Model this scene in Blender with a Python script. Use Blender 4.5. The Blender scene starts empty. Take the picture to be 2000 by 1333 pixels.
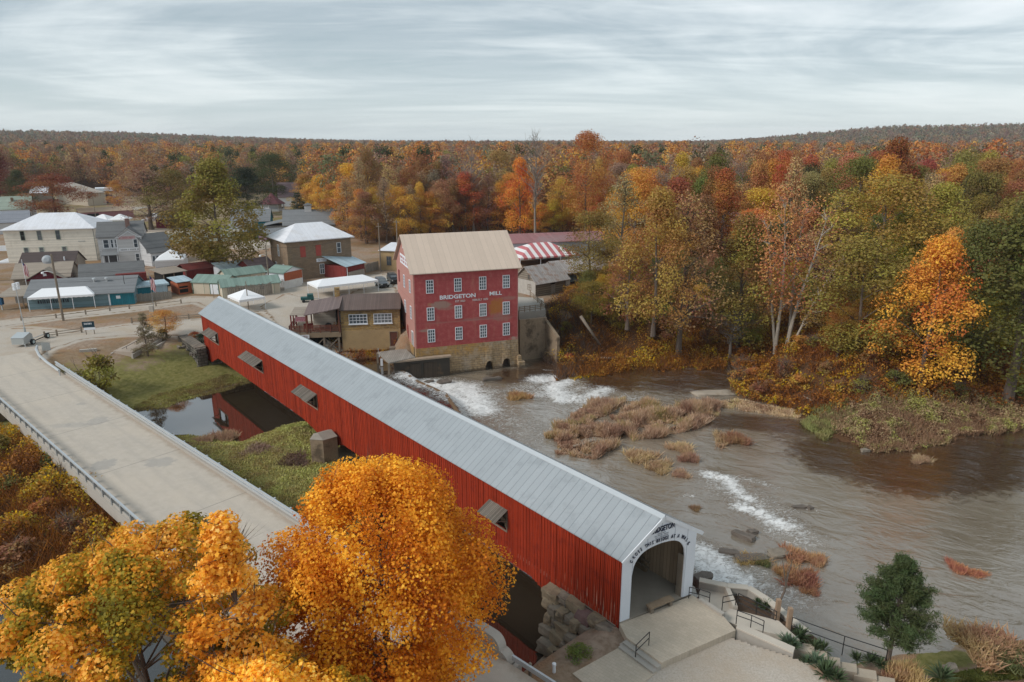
import bpy, math, random
import numpy as np
from mathutils import Vector, Matrix
sc = bpy.context.scene
COL = sc.collection
random.seed(7)
RNG = np.random.default_rng(11)
# ------------------------------------------------------------------ camera
H = 28.6
F = 1333.0
PITCH = math.atan((666.5 - 284.0) / F)
cd = bpy.data.cameras.new('camera'); cam = bpy.data.objects.new('camera', cd); COL.objects.link(cam)
cd.sensor_width = 36.0; cd.lens = F / 2000 * 36; cd.clip_start = 0.5; cd.clip_end = 12000
cam.location = (0, 0, H); cam.rotation_euler = (math.pi / 2 - PITCH, 0, 0)
sc.camera = cam
sc.render.resolution_x = 1024; sc.render.resolution_y = 682
# ------------------------------------------------------------------ exposure
sc.view_settings.view_transform = 'Standard'; sc.view_settings.look = 'None'
sc.view_settings.exposure = 0.84; sc.view_settings.gamma = 1.0
# ------------------------------------------------------------------ node helpers
class NT:
    def __init__(s, tree): s.t = tree
    def __call__(s, typ, ins=None, out=0, **kw):
        n = s.t.nodes.new(typ)
        for k, v in kw.items(): setattr(n, k, v)
        for k, v in (ins or {}).items():
            i = n.inputs[k]
            if isinstance(v, bpy.types.NodeSocket): s.t.links.new(v, i)
            else: i.default_value = v
        return n.outputs[out] if out is not None else n
    def math(s, op, a, b=0.0, c=None, clamp=False):
        d = {0: a, 1: b}
        if c is not None: d[2] = c
        return s('ShaderNodeMath', d, operation=op, use_clamp=clamp)
    def mix(s, f, a, b, blend='MIX'):
        return s('ShaderNodeMix', {0: f, 6: a, 7: b}, out=2, data_type='RGBA', blend_type=blend)
    def ramp(s, f, stops, interp='LINEAR'):
        n = s('ShaderNodeValToRGB', {0: f}, out=None)
        n.color_ramp.interpolation = interp
        e = n.color_ramp.elements
        while len(e) < len(stops): e.new(0.5)
        for i, (p, c) in enumerate(stops):
            e[i].position = p; e[i].color = c if len(c) == 4 else (*c, 1)
        return n.outputs[0]
    def sstep(s, x, a, b):
        return s('ShaderNodeMapRange', {0: x, 1: a, 2: b, 3: 0.0, 4: 1.0}, interpolation_type='SMOOTHSTEP')
    def noise(s, vec, scale, detail=3, rough=.55, dist=0.0, out=0):
        d = {'Scale': scale, 'Detail': detail, 'Roughness': rough, 'Distortion': dist}
        if vec is not None: d['Vector'] = vec
        return s('ShaderNodeTexNoise', d, out=out)
    def xyz(s, v):
        n = s('ShaderNodeSeparateXYZ', {0: v}, out=None); return n.outputs[0], n.outputs[1], n.outputs[2]
    def comb(s, x, y, z): return s('ShaderNodeCombineXYZ', {0: x, 1: y, 2: z})
def C4(c): return (c[0], c[1], c[2], 1.0)
# ------------------------------------------------------------------ world: overcast sky over a sky texture
SUN_EL, SUN_AZ = math.radians(38), math.radians(-116)      # azimuth from +Y towards +X
w = bpy.data.worlds.new('World'); sc.world = w; w.use_nodes = True
nt = w.node_tree; nt.nodes.clear(); n = NT(nt)
sky = n('ShaderNodeTexSky', {}, sky_type='NISHITA', sun_disc=False, sun_elevation=SUN_EL, sun_rotation=SUN_AZ)
dirv = n('ShaderNodeTexCoord', {}, out=0)
dx, dy, dz = n.xyz(dirv)
den = n.math('ADD', n.math('MAXIMUM', dz, 0.0), 0.085)
px = n.math('DIVIDE', dx, den); py = n.math('DIVIDE', dy, den)
v1 = n.comb(n.math('MULTIPLY_ADD', px, 0.62, n.math('MULTIPLY', py, 0.10)), n.math('MULTIPLY', py, .95), 0.3)
c1 = n.noise(v1, 0.36, 8, .58, .9)
v2 = n.comb(n.math('MULTIPLY_ADD', px, .5, 7.3), n.math('MULTIPLY', py, 1.5), 4.0)
c2 = n.noise(v2, 1.3, 5, .6, .8)
cl = n.math('MULTIPLY_ADD', c2, 0.25, n.math('MULTIPLY', c1, 0.85))
# lighter to the east (right), darker band low on the left
cl = n.math('ADD', cl, n.math('MULTIPLY_ADD', dx, 0.10, n.math('MULTIPLY_ADD', dz, -.12, .02)))
cloud = n.ramp(cl, [(0.42, (1.5, 1.95, 2.15)), (0.51, (2.25, 2.6, 2.8)), (0.585, (3.4, 3.7, 3.8)), (0.67, (4.5, 4.65, 4.7))])
hz = n.sstep(dz, 0.0, 0.16)
cloud = n.mix(n.math('MULTIPLY', n.math('SUBTRACT', 1.0, hz), 0.75), cloud, (3.6, 4.0, 4.15, 1))
colr = n.mix(0.90, sky, cloud)
bg = n('ShaderNodeBackground', {0: colr, 1: 0.12})
nt.links.new(bg, n('ShaderNodeOutputWorld', {}, out=None).inputs[0])
# ------------------------------------------------------------------ sun through cloud: weak and very soft
sl = bpy.data.lights.new('sun', 'SUN'); sl.energy = 1.5; sl.angle = math.radians(18); sl.color = (1, .965, .92)
so = bpy.data.objects.new('sun', sl); COL.objects.link(so)
sd = Vector((math.sin(SUN_AZ) * math.cos(SUN_EL), math.cos(SUN_AZ) * math.cos(SUN_EL), math.sin(SUN_EL)))
so.rotation_euler = (-sd).to_track_quat('-Z', 'Y').to_euler(); so.location = (0, 0, 80)
sc.cycles.use_denoising = True
try:
    sc.cycles.max_bounces = 6; sc.cycles.diffuse_bounces = 4; sc.cycles.glossy_bounces = 2
    sc.cycles.transmission_bounces = 2; sc.cycles.transparent_max_bounces = 6; sc.cycles.volume_bounces = 0
except Exception: pass
# ------------------------------------------------------------------ survey helper: sight line of the photograph -> point at a known level
_c, _s = math.cos(PITCH), math.sin(PITCH)
def ray(u, v):
    x = (u - 1000) / F; q = -(v - 666.5) / F
    return x, _c + q * _s, -_s + q * _c
def A(u, v, z=0.0):
    r = ray(u, v); t = (z - H) / r[2]
    return Vector((r[0] * t, r[1] * t, z))
def ZY(u, v, y):
    r = ray(u, v); return H + r[2] * y / r[1]
def XY(u, v, y):
    r = ray(u, v); t = y / r[1]; return Vector((r[0] * t, y, H + r[2] * t))
# ------------------------------------------------------------------ objects
def tag(o, label=None, cat=None, group=None, kind=None):
    if label: o['label'] = label
    if cat: o['category'] = cat
    if group: o['group'] = group
    if kind: o['kind'] = kind
    return o
def thing(name, label, cat, loc=(0, 0, 0), rz=0.0, group=None):
    o = bpy.data.objects.new(name, None); COL.objects.link(o); o.empty_display_size = .3
    o.location = loc; o.rotation_euler = (0, 0, rz)
    return tag(o, label, cat, group)
def copy_tree(o, parent=None):
    c = o.copy(); COL.objects.link(c); c.parent = parent
    for ch in list(o.children): copy_tree(ch, c)
    return c
class MB:
    def __init__(s): s.v = []; s.f = []
    def poly(s, pts):
        i = len(s.v); s.v += [tuple(p) for p in pts]; s.f.append(tuple(range(i, i + len(pts)))); return s
    def hexa(s, p):      # p: 4 bottom ccw + 4 top
        i = len(s.v); s.v += [tuple(q) for q in p]
        for a in ((3, 2, 1, 0), (4, 5, 6, 7), (0, 1, 5, 4), (1, 2, 6, 5), (2, 3, 7, 6), (3, 0, 4, 7)):
            s.f.append(tuple(i + k for k in a))
        return s
    def box(s, x0, x1, y0, y1, z0, z1):
        return s.hexa([(x0, y0, z0), (x1, y0, z0), (x1, y1, z0), (x0, y1, z0), (x0, y0, z1), (x1, y0, z1), (x1, y1, z1), (x0, y1, z1)])
    def fbox(s, fc, u0, u1, z0, z1, d0, d1):   # box on a facade: face=(origin,udir,normal)
        o, ud, nm = fc
        P = lambda u, d, z: tuple(o[k] + ud[k] * u + nm[k] * d + (z if k == 2 else 0) for k in range(3))
        return s.hexa([P(u0, d1, z0), P(u1, d1, z0), P(u1, d0, z0), P(u0, d0, z0), P(u0, d1, z1), P(u1, d1, z1), P(u1, d0, z1), P(u0, d0, z1)])
    def bar(s, p, q, w, h=None):
        h = h or w; p = Vector(p); q = Vector(q); d = (q - p).normalized()
        up = Vector((0, 0, 1)) if abs(d.z) < .95 else Vector((0, 1, 0))
        a = d.cross(up).normalized() * (w / 2); b = a.cross(d).normalized() * (h / 2)
        return s.hexa([p - a - b, p + a - b, q + a - b, q - a - b, p - a + b, p + a + b, q + a + b, q - a + b])
    def tube(s, pts, rad, n=7, cap=True):
        pts = [Vector(p) for p in pts]; i0 = len(s.v)
        if not hasattr(rad, '__len__'): rad = [rad] * len(pts)
        for k, p in enumerate(pts):
            d = (pts[min(k + 1, len(pts) - 1)] - pts[max(k - 1, 0)])
            d = d.normalized() if d.length > 1e-6 else Vector((0, 0, 1))
            up = Vector((0, 0, 1)) if abs(d.z) < .9 else Vector((1, 0, 0))
            a = d.cross(up).normalized(); b = a.cross(d)
            for j in range(n):
                t = 2 * math.pi * j / n
                s.v.append(tuple(p + (a * math.cos(t) + b * math.sin(t)) * rad[k]))
        for k in range(len(pts) - 1):
            for j in range(n):
                a0 = i0 + k * n + j; a1 = i0 + k * n + (j + 1) % n
                s.f.append((a0, a0 + n, a1 + n, a1))
        if cap:
            s.f.append(tuple(i0 + j for j in range(n))); e = i0 + (len(pts) - 1) * n
            s.f.append(tuple(e + n - 1 - j for j in range(n)))
        return s
    def prism(s, poly, z0, z1):     # horizontal polygon ccw
        i = len(s.v); n_ = len(poly)
        g = lambda z, k: z(poly[k]) if callable(z) else z
        s.v += [(p[0], p[1], g(z0, k)) for k, p in enumerate(poly)] + [(p[0], p[1], g(z1, k)) for k, p in enumerate(poly)]
        s.f.append(tuple(i + n_ - 1 - k for k in range(n_))); s.f.append(tuple(i + n_ + k for k in range(n_)))
        for k in range(n_): s.f.append((i + k, i + (k + 1) % n_, i + n_ + (k + 1) % n_, i + n_ + k))
        return s
    def strip(s, P, x, lo, hi, d0, d1):   # solid between lower and upper curves; P(x,d,z)->point
        for k in range(len(x) - 1):
            if hi[k] - lo[k] < 1e-4 and hi[k + 1] - lo[k + 1] < 1e-4: continue
            s.hexa([P(x[k], d0, lo[k]), P(x[k + 1], d0, lo[k + 1]), P(x[k + 1], d1, lo[k + 1]), P(x[k], d1, lo[k]),
                    P(x[k], d0, hi[k]), P(x[k + 1], d0, hi[k + 1]), P(x[k + 1], d1, hi[k + 1]), P(x[k], d1, hi[k])])
        return s
    def gable(s, x0, x1, y0, y1, ze, zr, t=.12, ov=.3, ovx=.3):   # ridge along x, chevron slab
        ym = (y0 + y1) / 2; sl_ = (zr - ze) / (ym - y0)
        a0, a1 = x0 - ovx, x1 + ovx
        for sg, ya in ((1, y0), (-1, y1)):
            yo = ya - sg * ov; zo = ze - sl_ * ov
            p = [(a0, yo, zo), (a1, yo, zo), (a1, ym, zr), (a0, ym, zr)]
            if sg < 0: p = [(a1, yo, zo), (a0, yo, zo), (a0, ym, zr), (a1, ym, zr)]
            s.hexa(p + [(q[0], q[1], q[2] + t) for q in p])
        return s
    def hip(s, x0, x1, y0, y1, ze, zr, t=.2, ov=.5, rl=None):
        x0 -= ov; x1 += ov; y0 -= ov; y1 += ov; ym = (y0 + y1) / 2
        i = (y1 - y0) / 2 if rl is None else rl
        if x1 - x0 < 2 * i: i = (x1 - x0) / 2 - .01
        b = [(x0, y0), (x1, y0), (x1, y1), (x0, y1)]
        s.prism(b, ze, ze + t)
        a = [(q[0], q[1], ze + t + .002) for q in b]; r0 = (x0 + i, ym, zr); r1 = (x1 - i, ym, zr)
        s.poly([a[0], a[1], r1, r0]).poly([a[1], a[2], r1]).poly([a[2], a[3], r0, r1]).poly([a[3], a[0], r0])
        return s
    def lathe(s, c, prof, n=12):
        s.tube([(c[0], c[1], c[2] + z) for r, z in prof], [r for r, z in prof], n); return s
    def build(s, name, mat, parent=None, smooth=False):
        me = bpy.data.meshes.new(name); me.from_pydata(s.v, [], s.f); me.update()
        o = bpy.data.objects.new(name, me); COL.objects.link(o)
        for m in (mat if isinstance(mat, (list, tuple)) else [mat]): me.materials.append(m)
        if smooth: me.polygons.foreach_set('use_smooth', [True] * len(me.polygons))
        if parent: o.parent = parent
        return o
def npmesh(name, V, k, mat, parent=None, attrs=None, smooth=False, extra=None):
    """V: (n,k,3) loose k-gons"""
    V = np.asarray(V, np.float32).reshape(-1, k, 3); nf = len(V)
    me = bpy.data.meshes.new(name)
    me.vertices.add(nf * k); me.vertices.foreach_set('co', V.ravel())
    me.loops.add(nf * k); me.loops.foreach_set('vertex_index', np.arange(nf * k, dtype=np.int32))
    me.polygons.add(nf); me.polygons.foreach_set('loop_start', np.arange(0, nf * k, k, dtype=np.int32))
    me.polygons.foreach_set('loop_total', np.full(nf, k, np.int32))
    me.update(calc_edges=True)
    for an, av in (attrs or {}).items():
        at = me.attributes.new(an, 'FLOAT', 'FACE'); at.data.foreach_set('value', np.asarray(av, np.float32))
    me.materials.append(mat)
    o = bpy.data.objects.new(name, me); COL.objects.link(o)
    if parent: o.parent = parent
    return o
# ------------------------------------------------------------------ materials
MATS = {}
def newmat(name):
    m = bpy.data.materials.new(name); m.use_nodes = True; m.node_tree.nodes.clear(); MATS[name] = m
    return m, NT(m.node_tree)
def finish(m, n, col, rough=.7, bump=None, bstr=.3, spec=.3, metal=0.0, bdist=.05):
    d = {'Base Color': col, 'Roughness': rough, 'Specular IOR Level': spec, 'Metallic': metal}
    if bump is not None: d['Normal'] = n('ShaderNodeBump', {'Height': bump, 'Strength': bstr, 'Distance': bdist})
    b = n('ShaderNodeBsdfPrincipled', d)
    m.node_tree.links.new(b, n('ShaderNodeOutputMaterial', {}, out=None).inputs[0]); return m
def objco(n): return n('ShaderNodeTexCoord', {}, out=3)
def worldco(n): return n('ShaderNodeNewGeometry', {}, out=0)
def plain(name, c, rough=.7, var=.18, scale=1.5, spec=.3, metal=0., bstr=.15, grime=None):
    """painted / plain surface with mottling at two scales"""
    m, n = newmat(name); v = objco(n)
    f = n.noise(v, scale, 5, .6); g = n.noise(v, scale * 9, 3, .6)
    k = n.math('MULTIPLY_ADD', n.math('SUBTRACT', f, .5), var * 2.6, n.math('MULTIPLY_ADD', n.math('SUBTRACT', g, .5), var * 1.2, 1.0))
    col = n.mix(1.0, C4(c), n.comb(k, k, k), 'MULTIPLY')
    if grime:
        t = n.sstep(n.noise(v, scale * .5, 6, .7), .52, .68)
        col = n.mix(n.math('MULTIPLY', t, grime[1]), col, C4(grime[0]))
    return finish(m, n, col, rough, g, bstr, spec, metal)
def lined(name, c, dark, axis='h', pitch=.3, width=.1, rough=.7, var=.2, spec=.25, metal=0., grime=None, bstr=.5, boardvar=.12):
    """boards, clapboards, shingles or metal ribs: axis v=vertical lines, h=horizontal, x / y = along one object axis"""
    m, n = newmat(name); v = objco(n); x, y, z = n.xyz(v)
    t = {'v': n.math('ADD', x, y), 'h': z, 'x': x, 'y': y}[axis]
    q = n.math('DIVIDE', t, pitch); fr = n.math('FRACT', q); fl = n.math('FLOOR', q)
    edge = n.math('LESS_THAN', fr, width)
    bv = n('ShaderNodeTexWhiteNoise', {'W': fl}, out=0, noise_dimensions='1D')
    f = n.noise(v, .7, 5, .6); g = n.noise(v, 9, 3, .6)
    k = n.math('MULTIPLY_ADD', n.math('SUBTRACT', f, .5), var * 2.2, n.math('MULTIPLY_ADD', n.math('SUBTRACT', g, .5), var, 1.0))
    k = n.math('MULTIPLY_ADD', n.math('SUBTRACT', bv, .5), boardvar * 2, k)
    col = n.mix(1.0, C4(c), n.comb(k, k, k), 'MULTIPLY')
    if grime:
        tt = n.sstep(n.noise(v, grime[2] if len(grime) > 2 else .5, 6, .7), .5, .66)
        col = n.mix(n.math('MULTIPLY', tt, grime[1]), col, C4(grime[0]))
    col = n.mix(edge, col, C4(dark))
    return finish(m, n, col, rough, n.math('ADD', n.math('MULTIPLY', edge, -1.0), n.math('MULTIPLY', g, .3)), bstr, spec, metal, .03)
def masonry(name, c1, c2, mortar, bw=.6, bh=.25, var=.3, grime=None, bstr=.6, msize=.025):
    m, n = newmat(name); v = objco(n); x, y, z = n.xyz(v)
    vv = n.comb(n.math('ADD', x, y), z, 0.0)
    wob = n.noise(v, 2.0, 3, out=1)
    vv = n('ShaderNodeVectorMath', {0: vv, 1: n('ShaderNodeVectorMath', {0: wob, 3: .06}, operation='SCALE')}, operation='ADD')
    br = n('ShaderNodeTexBrick', {'Vector': vv, 'Color1': C4(c1), 'Color2': C4(c2), 'Mortar': C4(mortar), 'Scale': 1.0,
           'Mortar Size': msize, 'Mortar Smooth': .3, 'Brick Width': bw, 'Row Height': bh}, out=None)
    f = n.noise(v, .5, 6, .65); g = n.noise(v, 5, 4, .6)
    k = n.math('MULTIPLY_ADD', n.math('SUBTRACT', f, .5), var * 2.6, n.math('MULTIPLY_ADD', n.math('SUBTRACT', g, .5), var * 1.6, 1.0))
    col = n.mix(1.0, br.outputs[0], n.comb(k, k, k), 'MULTIPLY')
    if grime:
        tt = n.sstep(n.noise(v, grime[2] if len(grime) > 2 else .4, 6, .7), .48, .62)
        col = n.mix(n.math('MULTIPLY', tt, grime[1]), col, C4(grime[0]))
    return finish(m, n, col, .85, n.math('MULTIPLY_ADD', br.outputs[1], -1.0, g), bstr, .2)
def leafmat(name, cols=None, var=.45, trans=.25, hue=.035, sat=.96, gain=1.44):
    """foliage; colour from obj.color unless a ramp is given; per-leaf and per-clump face values vary it"""
    m, n = newmat(name)
    c = n('ShaderNodeAttribute', {}, out=2, attribute_name='c'); r = n('ShaderNodeAttribute', {}, out=2, attribute_name='r')
    oi = n('ShaderNodeObjectInfo', {}, out=None)
    if cols is None: base = oi.outputs[1]
    else:
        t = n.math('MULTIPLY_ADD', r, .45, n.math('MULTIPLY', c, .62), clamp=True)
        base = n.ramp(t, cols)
    t2 = n.math('MULTIPLY_ADD', n.math('SUBTRACT', r, .5), var * .5, n.math('MULTIPLY_ADD', n.math('SUBTRACT', c, .5), var * .9, gain))
    t2 = n.math('MULTIPLY_ADD', n.math('SUBTRACT', oi.outputs[5], .5), .25, t2)
    hh = n.math('MULTIPLY_ADD', n.math('SUBTRACT', c, .5), hue * 1.6, n.math('MULTIPLY_ADD', n.math('SUBTRACT', r, .5), hue * .6, .5))
    hh = n.math('MULTIPLY_ADD', n.math('SUBTRACT', oi.outputs[5], .5), hue, hh)
    col = n('ShaderNodeHueSaturation', {0: hh, 1: sat, 2: t2, 3: 1.0, 4: base})
    d = n('ShaderNodeBsdfPrincipled', {'Base Color': col, 'Roughness': .6, 'Specular IOR Level': .2})
    tr = n('ShaderNodeBsdfTranslucent', {0: n.mix(1.0, col, (1.0, .95, .8, 1), 'MULTIPLY')})
    mx = n('ShaderNodeMixShader', {0: trans + .08, 1: d, 2: tr})
    m.node_tree.links.new(mx, n('ShaderNodeOutputMaterial', {}, out=None).inputs[0]); return m
def glassy(name, c=(.035, .045, .055), rough=.12):
    m, n = newmat(name); v = objco(n)
    rnd_ = n.math('POWER', n('ShaderNodeObjectInfo', {}, out=5), 2.5)
    col = n.mix(n.noise(v, 1.2, 2), C4(c), C4(tuple(k * 2.4 for k in c))); col = n.mix(n.math('MULTIPLY', rnd_, .55), col, (.30, .31, .31, 1))  # random panes greyer: reflections and curtains put into the glass colour
    return finish(m, n, col, rough, None, 0, .6)
# ------------------------------------------------------------------ bridge axis (s along, t across) used by banks and walls
BW = np.array([6.68, 36.11]); BA = np.array([-0.64563, 0.76365]); BN = np.array([0.76365, 0.64563])
def SN(s, t, z=0.0): return Vector((BW[0] + s * BA[0] + t * BN[0], BW[1] + s * BA[1] + t * BN[1], z))
UP, DN = -4.2, -5.8            # water level above / below the mill dam
def P2(*px, z=0.0): return np.array([A(u, v, z)[:2] for u, v in px])
def polydist(P, poly):
    P = np.asarray(P, float); poly = np.asarray(poly, float)
    d = np.full(len(P), 1e18); ins = np.zeros(len(P), bool)
    for i in range(len(poly)):
        a = poly[i]; b = poly[(i + 1) % len(poly)]; ab = b - a
        t = np.clip(((P - a) @ ab) / max(ab @ ab, 1e-9), 0, 1)
        q = P - (a + t[:, None] * ab); d = np.minimum(d, (q * q).sum(1))
        c = (a[1] > P[:, 1]) != (b[1] > P[:, 1])
        with np.errstate(divide='ignore', invalid='ignore'):
            xi = (b[0] - a[0]) * (P[:, 1] - a[1]) / (b[1] - a[1]) + a[0]
        ins ^= c & (P[:, 0] < xi)
    d = np.sqrt(d); return np.where(ins, -d, d)
def linedist(P, L):
    P = np.asarray(P, float); d = np.full(len(P), 1e18)
    for a, b in zip(L[:-1], L[1:]):
        ab = b - a; t = np.clip(((P - a) @ ab) / max(ab @ ab, 1e-9), 0, 1)
        q = P - (a + t[:, None] * ab); d = np.minimum(d, (q * q).sum(1))
    return np.sqrt(d)
def ss(x, a=0.0, b=1.0):
    t = np.clip((x - a) / (b - a), 0, 1); return t * t * (3 - 2 * t)
_lat = np.random.default_rng(3).random((64, 64))
def vnoise(x, y):
    xi = np.floor(x).astype(int); yi = np.floor(y).astype(int); fx = x - xi; fy = y - yi
    fx = fx * fx * (3 - 2 * fx); fy = fy * fy * (3 - 2 * fy); g = lambda a, b: _lat[a % 64, b % 64]
    return (g(xi, yi) * (1 - fx) + g(xi + 1, yi) * fx) * (1 - fy) + (g(xi, yi + 1) * (1 - fx) + g(xi + 1, yi + 1) * fx) * fy
def fbm(x, y, o=4):
    return sum(vnoise(x * 2 ** k + 17 * k, y * 2 ** k + 5 * k) * .5 ** k for k in range(o)) / (2 - .5 ** (o - 1))
DAM = np.array([A(757, 706, UP)[:2], A(815, 745, UP)[:2], A(870, 770, UP)[:2], SN(30, 13.2)[:2], SN(14, 9.4)[:2], SN(3, 8.0)[:2]])
UPREG = np.vstack([[[-60, 190]], DAM, [[40, 10], [40, -200], [-400, -200], [-400, 190]]])
MILL_A = np.array(A(812, 682, -1.3)[:2]); MILL_B = MILL_A + 16.6 * np.array([math.cos(.34), math.sin(.34)])
WATER = np.vstack([
    [[-260, -60], [-170, 5], [-110, 42], [-75, 66]],
    P2((290, 797), (370, 774), (450, 754), (520, 738), (600, 716), (660, 704), (740, 698), (762, 712), z=UP),
    [MILL_A + [-.3, 1.0], MILL_A + [.6, 2.4], MILL_B + [-.6, 2.4]], [(A(1014, 704, DN) + Vector((0, 1.6, 0)))[:2], (A(1066, 697, DN) + Vector((-.4, 1.6, 0)))[:2], (A(1068, 697, DN) + Vector((.6, .3, 0)))[:2], (A(1093, 712, DN) + Vector((.5, .5, 0)))[:2]],
    P2((1140, 708), (1250, 697), (1340, 694), (1420, 690), (1436, 715), (1428, 745), (1452, 762), (1560, 812), (1620, 855), (1720, 884), (1800, 874), (1900, 850), (2000, 830), z=DN),
    [[110, 92], [260, 140], [260, 30], [110, 42], [60, 41]],
    P2((2000, 1248), (1900, 1258), (1800, 1280), (1690, 1290), z=DN),
    [A(1580, 1238, -.8)[:2], A(1500, 1172, -.55)[:2], A(1462, 1148, -.4)[:2], A(1420, 1144, -.4)[:2], A(1366, 1133, -.4)[:2], SN(3, 6.6)[:2], SN(5.2, 5.6)[:2], SN(5.2, 0.2)[:2]],
    P2((1088, 1262), (1060, 1290), z=UP),
    [[-1, 34.6], [-12, 36.0], [-24, 34.5], [-36, 22], [-60, 0], [-120, -60], [-200, -160]]])
ISLE = np.vstack([P2((250, 850), (345, 846), (420, 862), (480, 860), (545, 832), (600, 822), (640, 832), (720, 905), (790, 985), (660, 1060), (480, 1120), (300, 1160), (110, 1178), (40, 1165), (-160, 1165), (-400, 1000), (-300, 900), z=UP)])
REEDI = [P2((1052, 868), (1085, 838), (1150, 792), (1225, 782), (1300, 800), (1395, 784), (1405, 806), (1372, 836), (1300, 852), (1205, 872), (1165, 898), (1095, 890), z=DN),
         P2((1385, 790), (1420, 778), (1570, 806), (1560, 818), (1460, 806), z=DN)]
SUNK = np.array([A(u, v, z)[:2] for u, v, z in ((1356, 1161, 0), (1413, 1203, 0), (1437, 1229, 0), (1552, 1272, -.25), (1640, 1322, -.8), (1760, 1330, -2), (1728, 1302, -2.2), (1580, 1238, -.8), (1500, 1172, -.55), (1420, 1144, -.4), (1366, 1133, -.4))])
def zwater(P):
    u = polydist(P, UPREG)
    return UP + (DN - UP) * ss(u, 0.0, 2.4)
def hills(P):
    x, y = P[:, 0], P[:, 1]; r = np.hypot(x, y); az = np.degrees(np.arctan2(x, y))
    h = 9 * ss(r, 350, 1500)
    h += 40 * ss(az, 14, 30) * ss(r, 1150, 2300) * (.75 + .5 * fbm(x / 500, y / 500))
    h += 25 * ss(-az, 8, 34) * ss(r, 1000, 2200) * (.8 + .4 * fbm(x / 420 + 9, y / 420))
    h += 10 * ss(r, 1500, 3000)
    return h
def terr(P, parts=False):
    P = np.atleast_2d(np.asarray(P, float)); x, y = P[:, 0], P[:, 1]
    d = polydist(P, WATER); zw = zwater(P)
    top = hills(P)
    sunk = polydist(P, SUNK); top = np.where((y < 52) & (x > -6), -.45 - 2.5 * ss(x, 18, 25), top); top = np.where((sunk < .3), np.minimum(top, -2.3), top)
    ds = (x - BW[0]) * BA[0] + (y - BW[1]) * BA[1]; dt = (x - BW[0]) * BN[0] + (y - BW[1]) * BN[1]
    top = np.where((ds > .6) & (ds < 9) & (dt < 1) & (dt > -7.5), np.minimum(top, -.75 - 2.2 * ss(ds, .9, 4.0)), top)
    wd = np.full(len(P), 6.0)
    wd = np.where((x < -30) & (y > 66), 22.0, wd); wd = np.where((x > 24) & (y > 60), 20.0, wd)
    wd = np.where((y < 48) & (x > -6) & (x < 24), 2.5, wd); wd = np.where((x >= 24) & (y < 60), 8.0, wd)
    wd = np.where((x > -19) & (x < 5) & (y > 96), 5.0, np.where((x >= 5) & (x < 24) & (y > 96), 9.0, wd))
    rag = (fbm(x / 3.1, y / 3.1) - .5) * 1.4
    h = zw + .12 + (top - zw - .12) * ss(d + rag * .4, 0, 1) * 0
    h = zw + .12 + (top - zw - .12) * ss((d + rag) / wd)
    h = np.where(d < 0, zw - 1.3 * ss(-d / 1.6) + .12 * (1 - ss(-d / .6)), h)
    di = polydist(P, ISLE); hi = UP + .1 + 1.35 * ss((-di + rag) / 5.0) + .35 * (fbm(x / 2.2, y / 2.2) - .5)
    h = np.where(di < 0, np.maximum(h, hi), h)
    dr = np.minimum(polydist(P, REEDI[0]), polydist(P, REEDI[1]))
    h = np.where((dr < 0), np.maximum(h, DN - .42 + 1.05 * fbm(x / 2.3 + 3, y / 2.3, 3) * ss(-dr / 1.2)), h)
    bank = np.exp(-np.maximum(d, 0) / 14.) * (d > 0)
    h = h + bank * (fbm(x / 2.5, y / 2.5) - .5) * .35 * (y > 55)
    if parts: return h, d, di, dr, zw
    return h
def T(p): return float(terr(np.array([[p[0], p[1]]]))[0])
def AT(u, v, z=-1.0):
    for _ in range(6): z = T(A(u, v, z))
    return A(u, v, z)
# ------------------------------------------------------------------ ground material (position-based, driven by three masks)
def ground_material():
    m, n = newmat('ground'); g = worldco(n)
    at = n('ShaderNodeAttribute', {}, out=0, attribute_name='m'); r, gr, li = n.xyz(at)
    a = n.noise(g, .22, 6, .65); b = n.noise(g, 1.9, 5, .65); c = n.noise(g, 9.0, 3, .6); s = n.noise(g, .055, 5, .6)
    dry = n.ramp(b, [(.3, (.20, .135, .09)), (.5, (.30, .22, .16)), (.7, (.38, .29, .22))])
    dry = n.mix(n.sstep(s, .45, .62), dry, (.21, .14, .075, 1))
    leafy = n.ramp(c, [(.35, (.19, .095, .05)), (.5, (.35, .185, .105)), (.68, (.42, .26, .16))])
    dry = n.mix(n.math('MULTIPLY', n.sstep(a, .46, .62), .6), dry, leafy)
    grass = n.ramp(b, [(.28, (.10, .10, .026)), (.5, (.18, .166, .054)), (.72, (.26, .22, .09))])
    wob = n.math('MULTIPLY_ADD', n.math('SUBTRACT', a, .5), 1.5, n.math('MULTIPLY', n.math('SUBTRACT', b, .5), .9))
    col = n.mix(n.sstep(n.math('ADD', gr, n.math('MULTIPLY', wob, .7)), .35, .62), dry, grass)
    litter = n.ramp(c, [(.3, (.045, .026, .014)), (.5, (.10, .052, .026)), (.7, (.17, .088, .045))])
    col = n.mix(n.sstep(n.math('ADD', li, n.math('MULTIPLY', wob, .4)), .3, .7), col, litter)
    grav = n.ramp(c, [(.3, (.38, .33, .275)), (.5, (.45, .395, .335)), (.7, (.52, .465, .405))])
    grav = n.mix(n.math('MULTIPLY', n.sstep(a, .40, .66), .6), grav, (.41, .325, .24, 1))
    grav = n.mix(n.math('MULTIPLY', n.sstep(s, .52, .66), .4), grav, (.54, .50, .455, 1))
    col = n.mix(n.sstep(n.math('ADD', r, n.math('MULTIPLY', wob, .30)), .30, .72), col, grav)
    return finish(m, n, col, .95, n.math('MULTIPLY_ADD', c, .5, b), .5, .12, 0, .12)
GM = ground_material()
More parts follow.
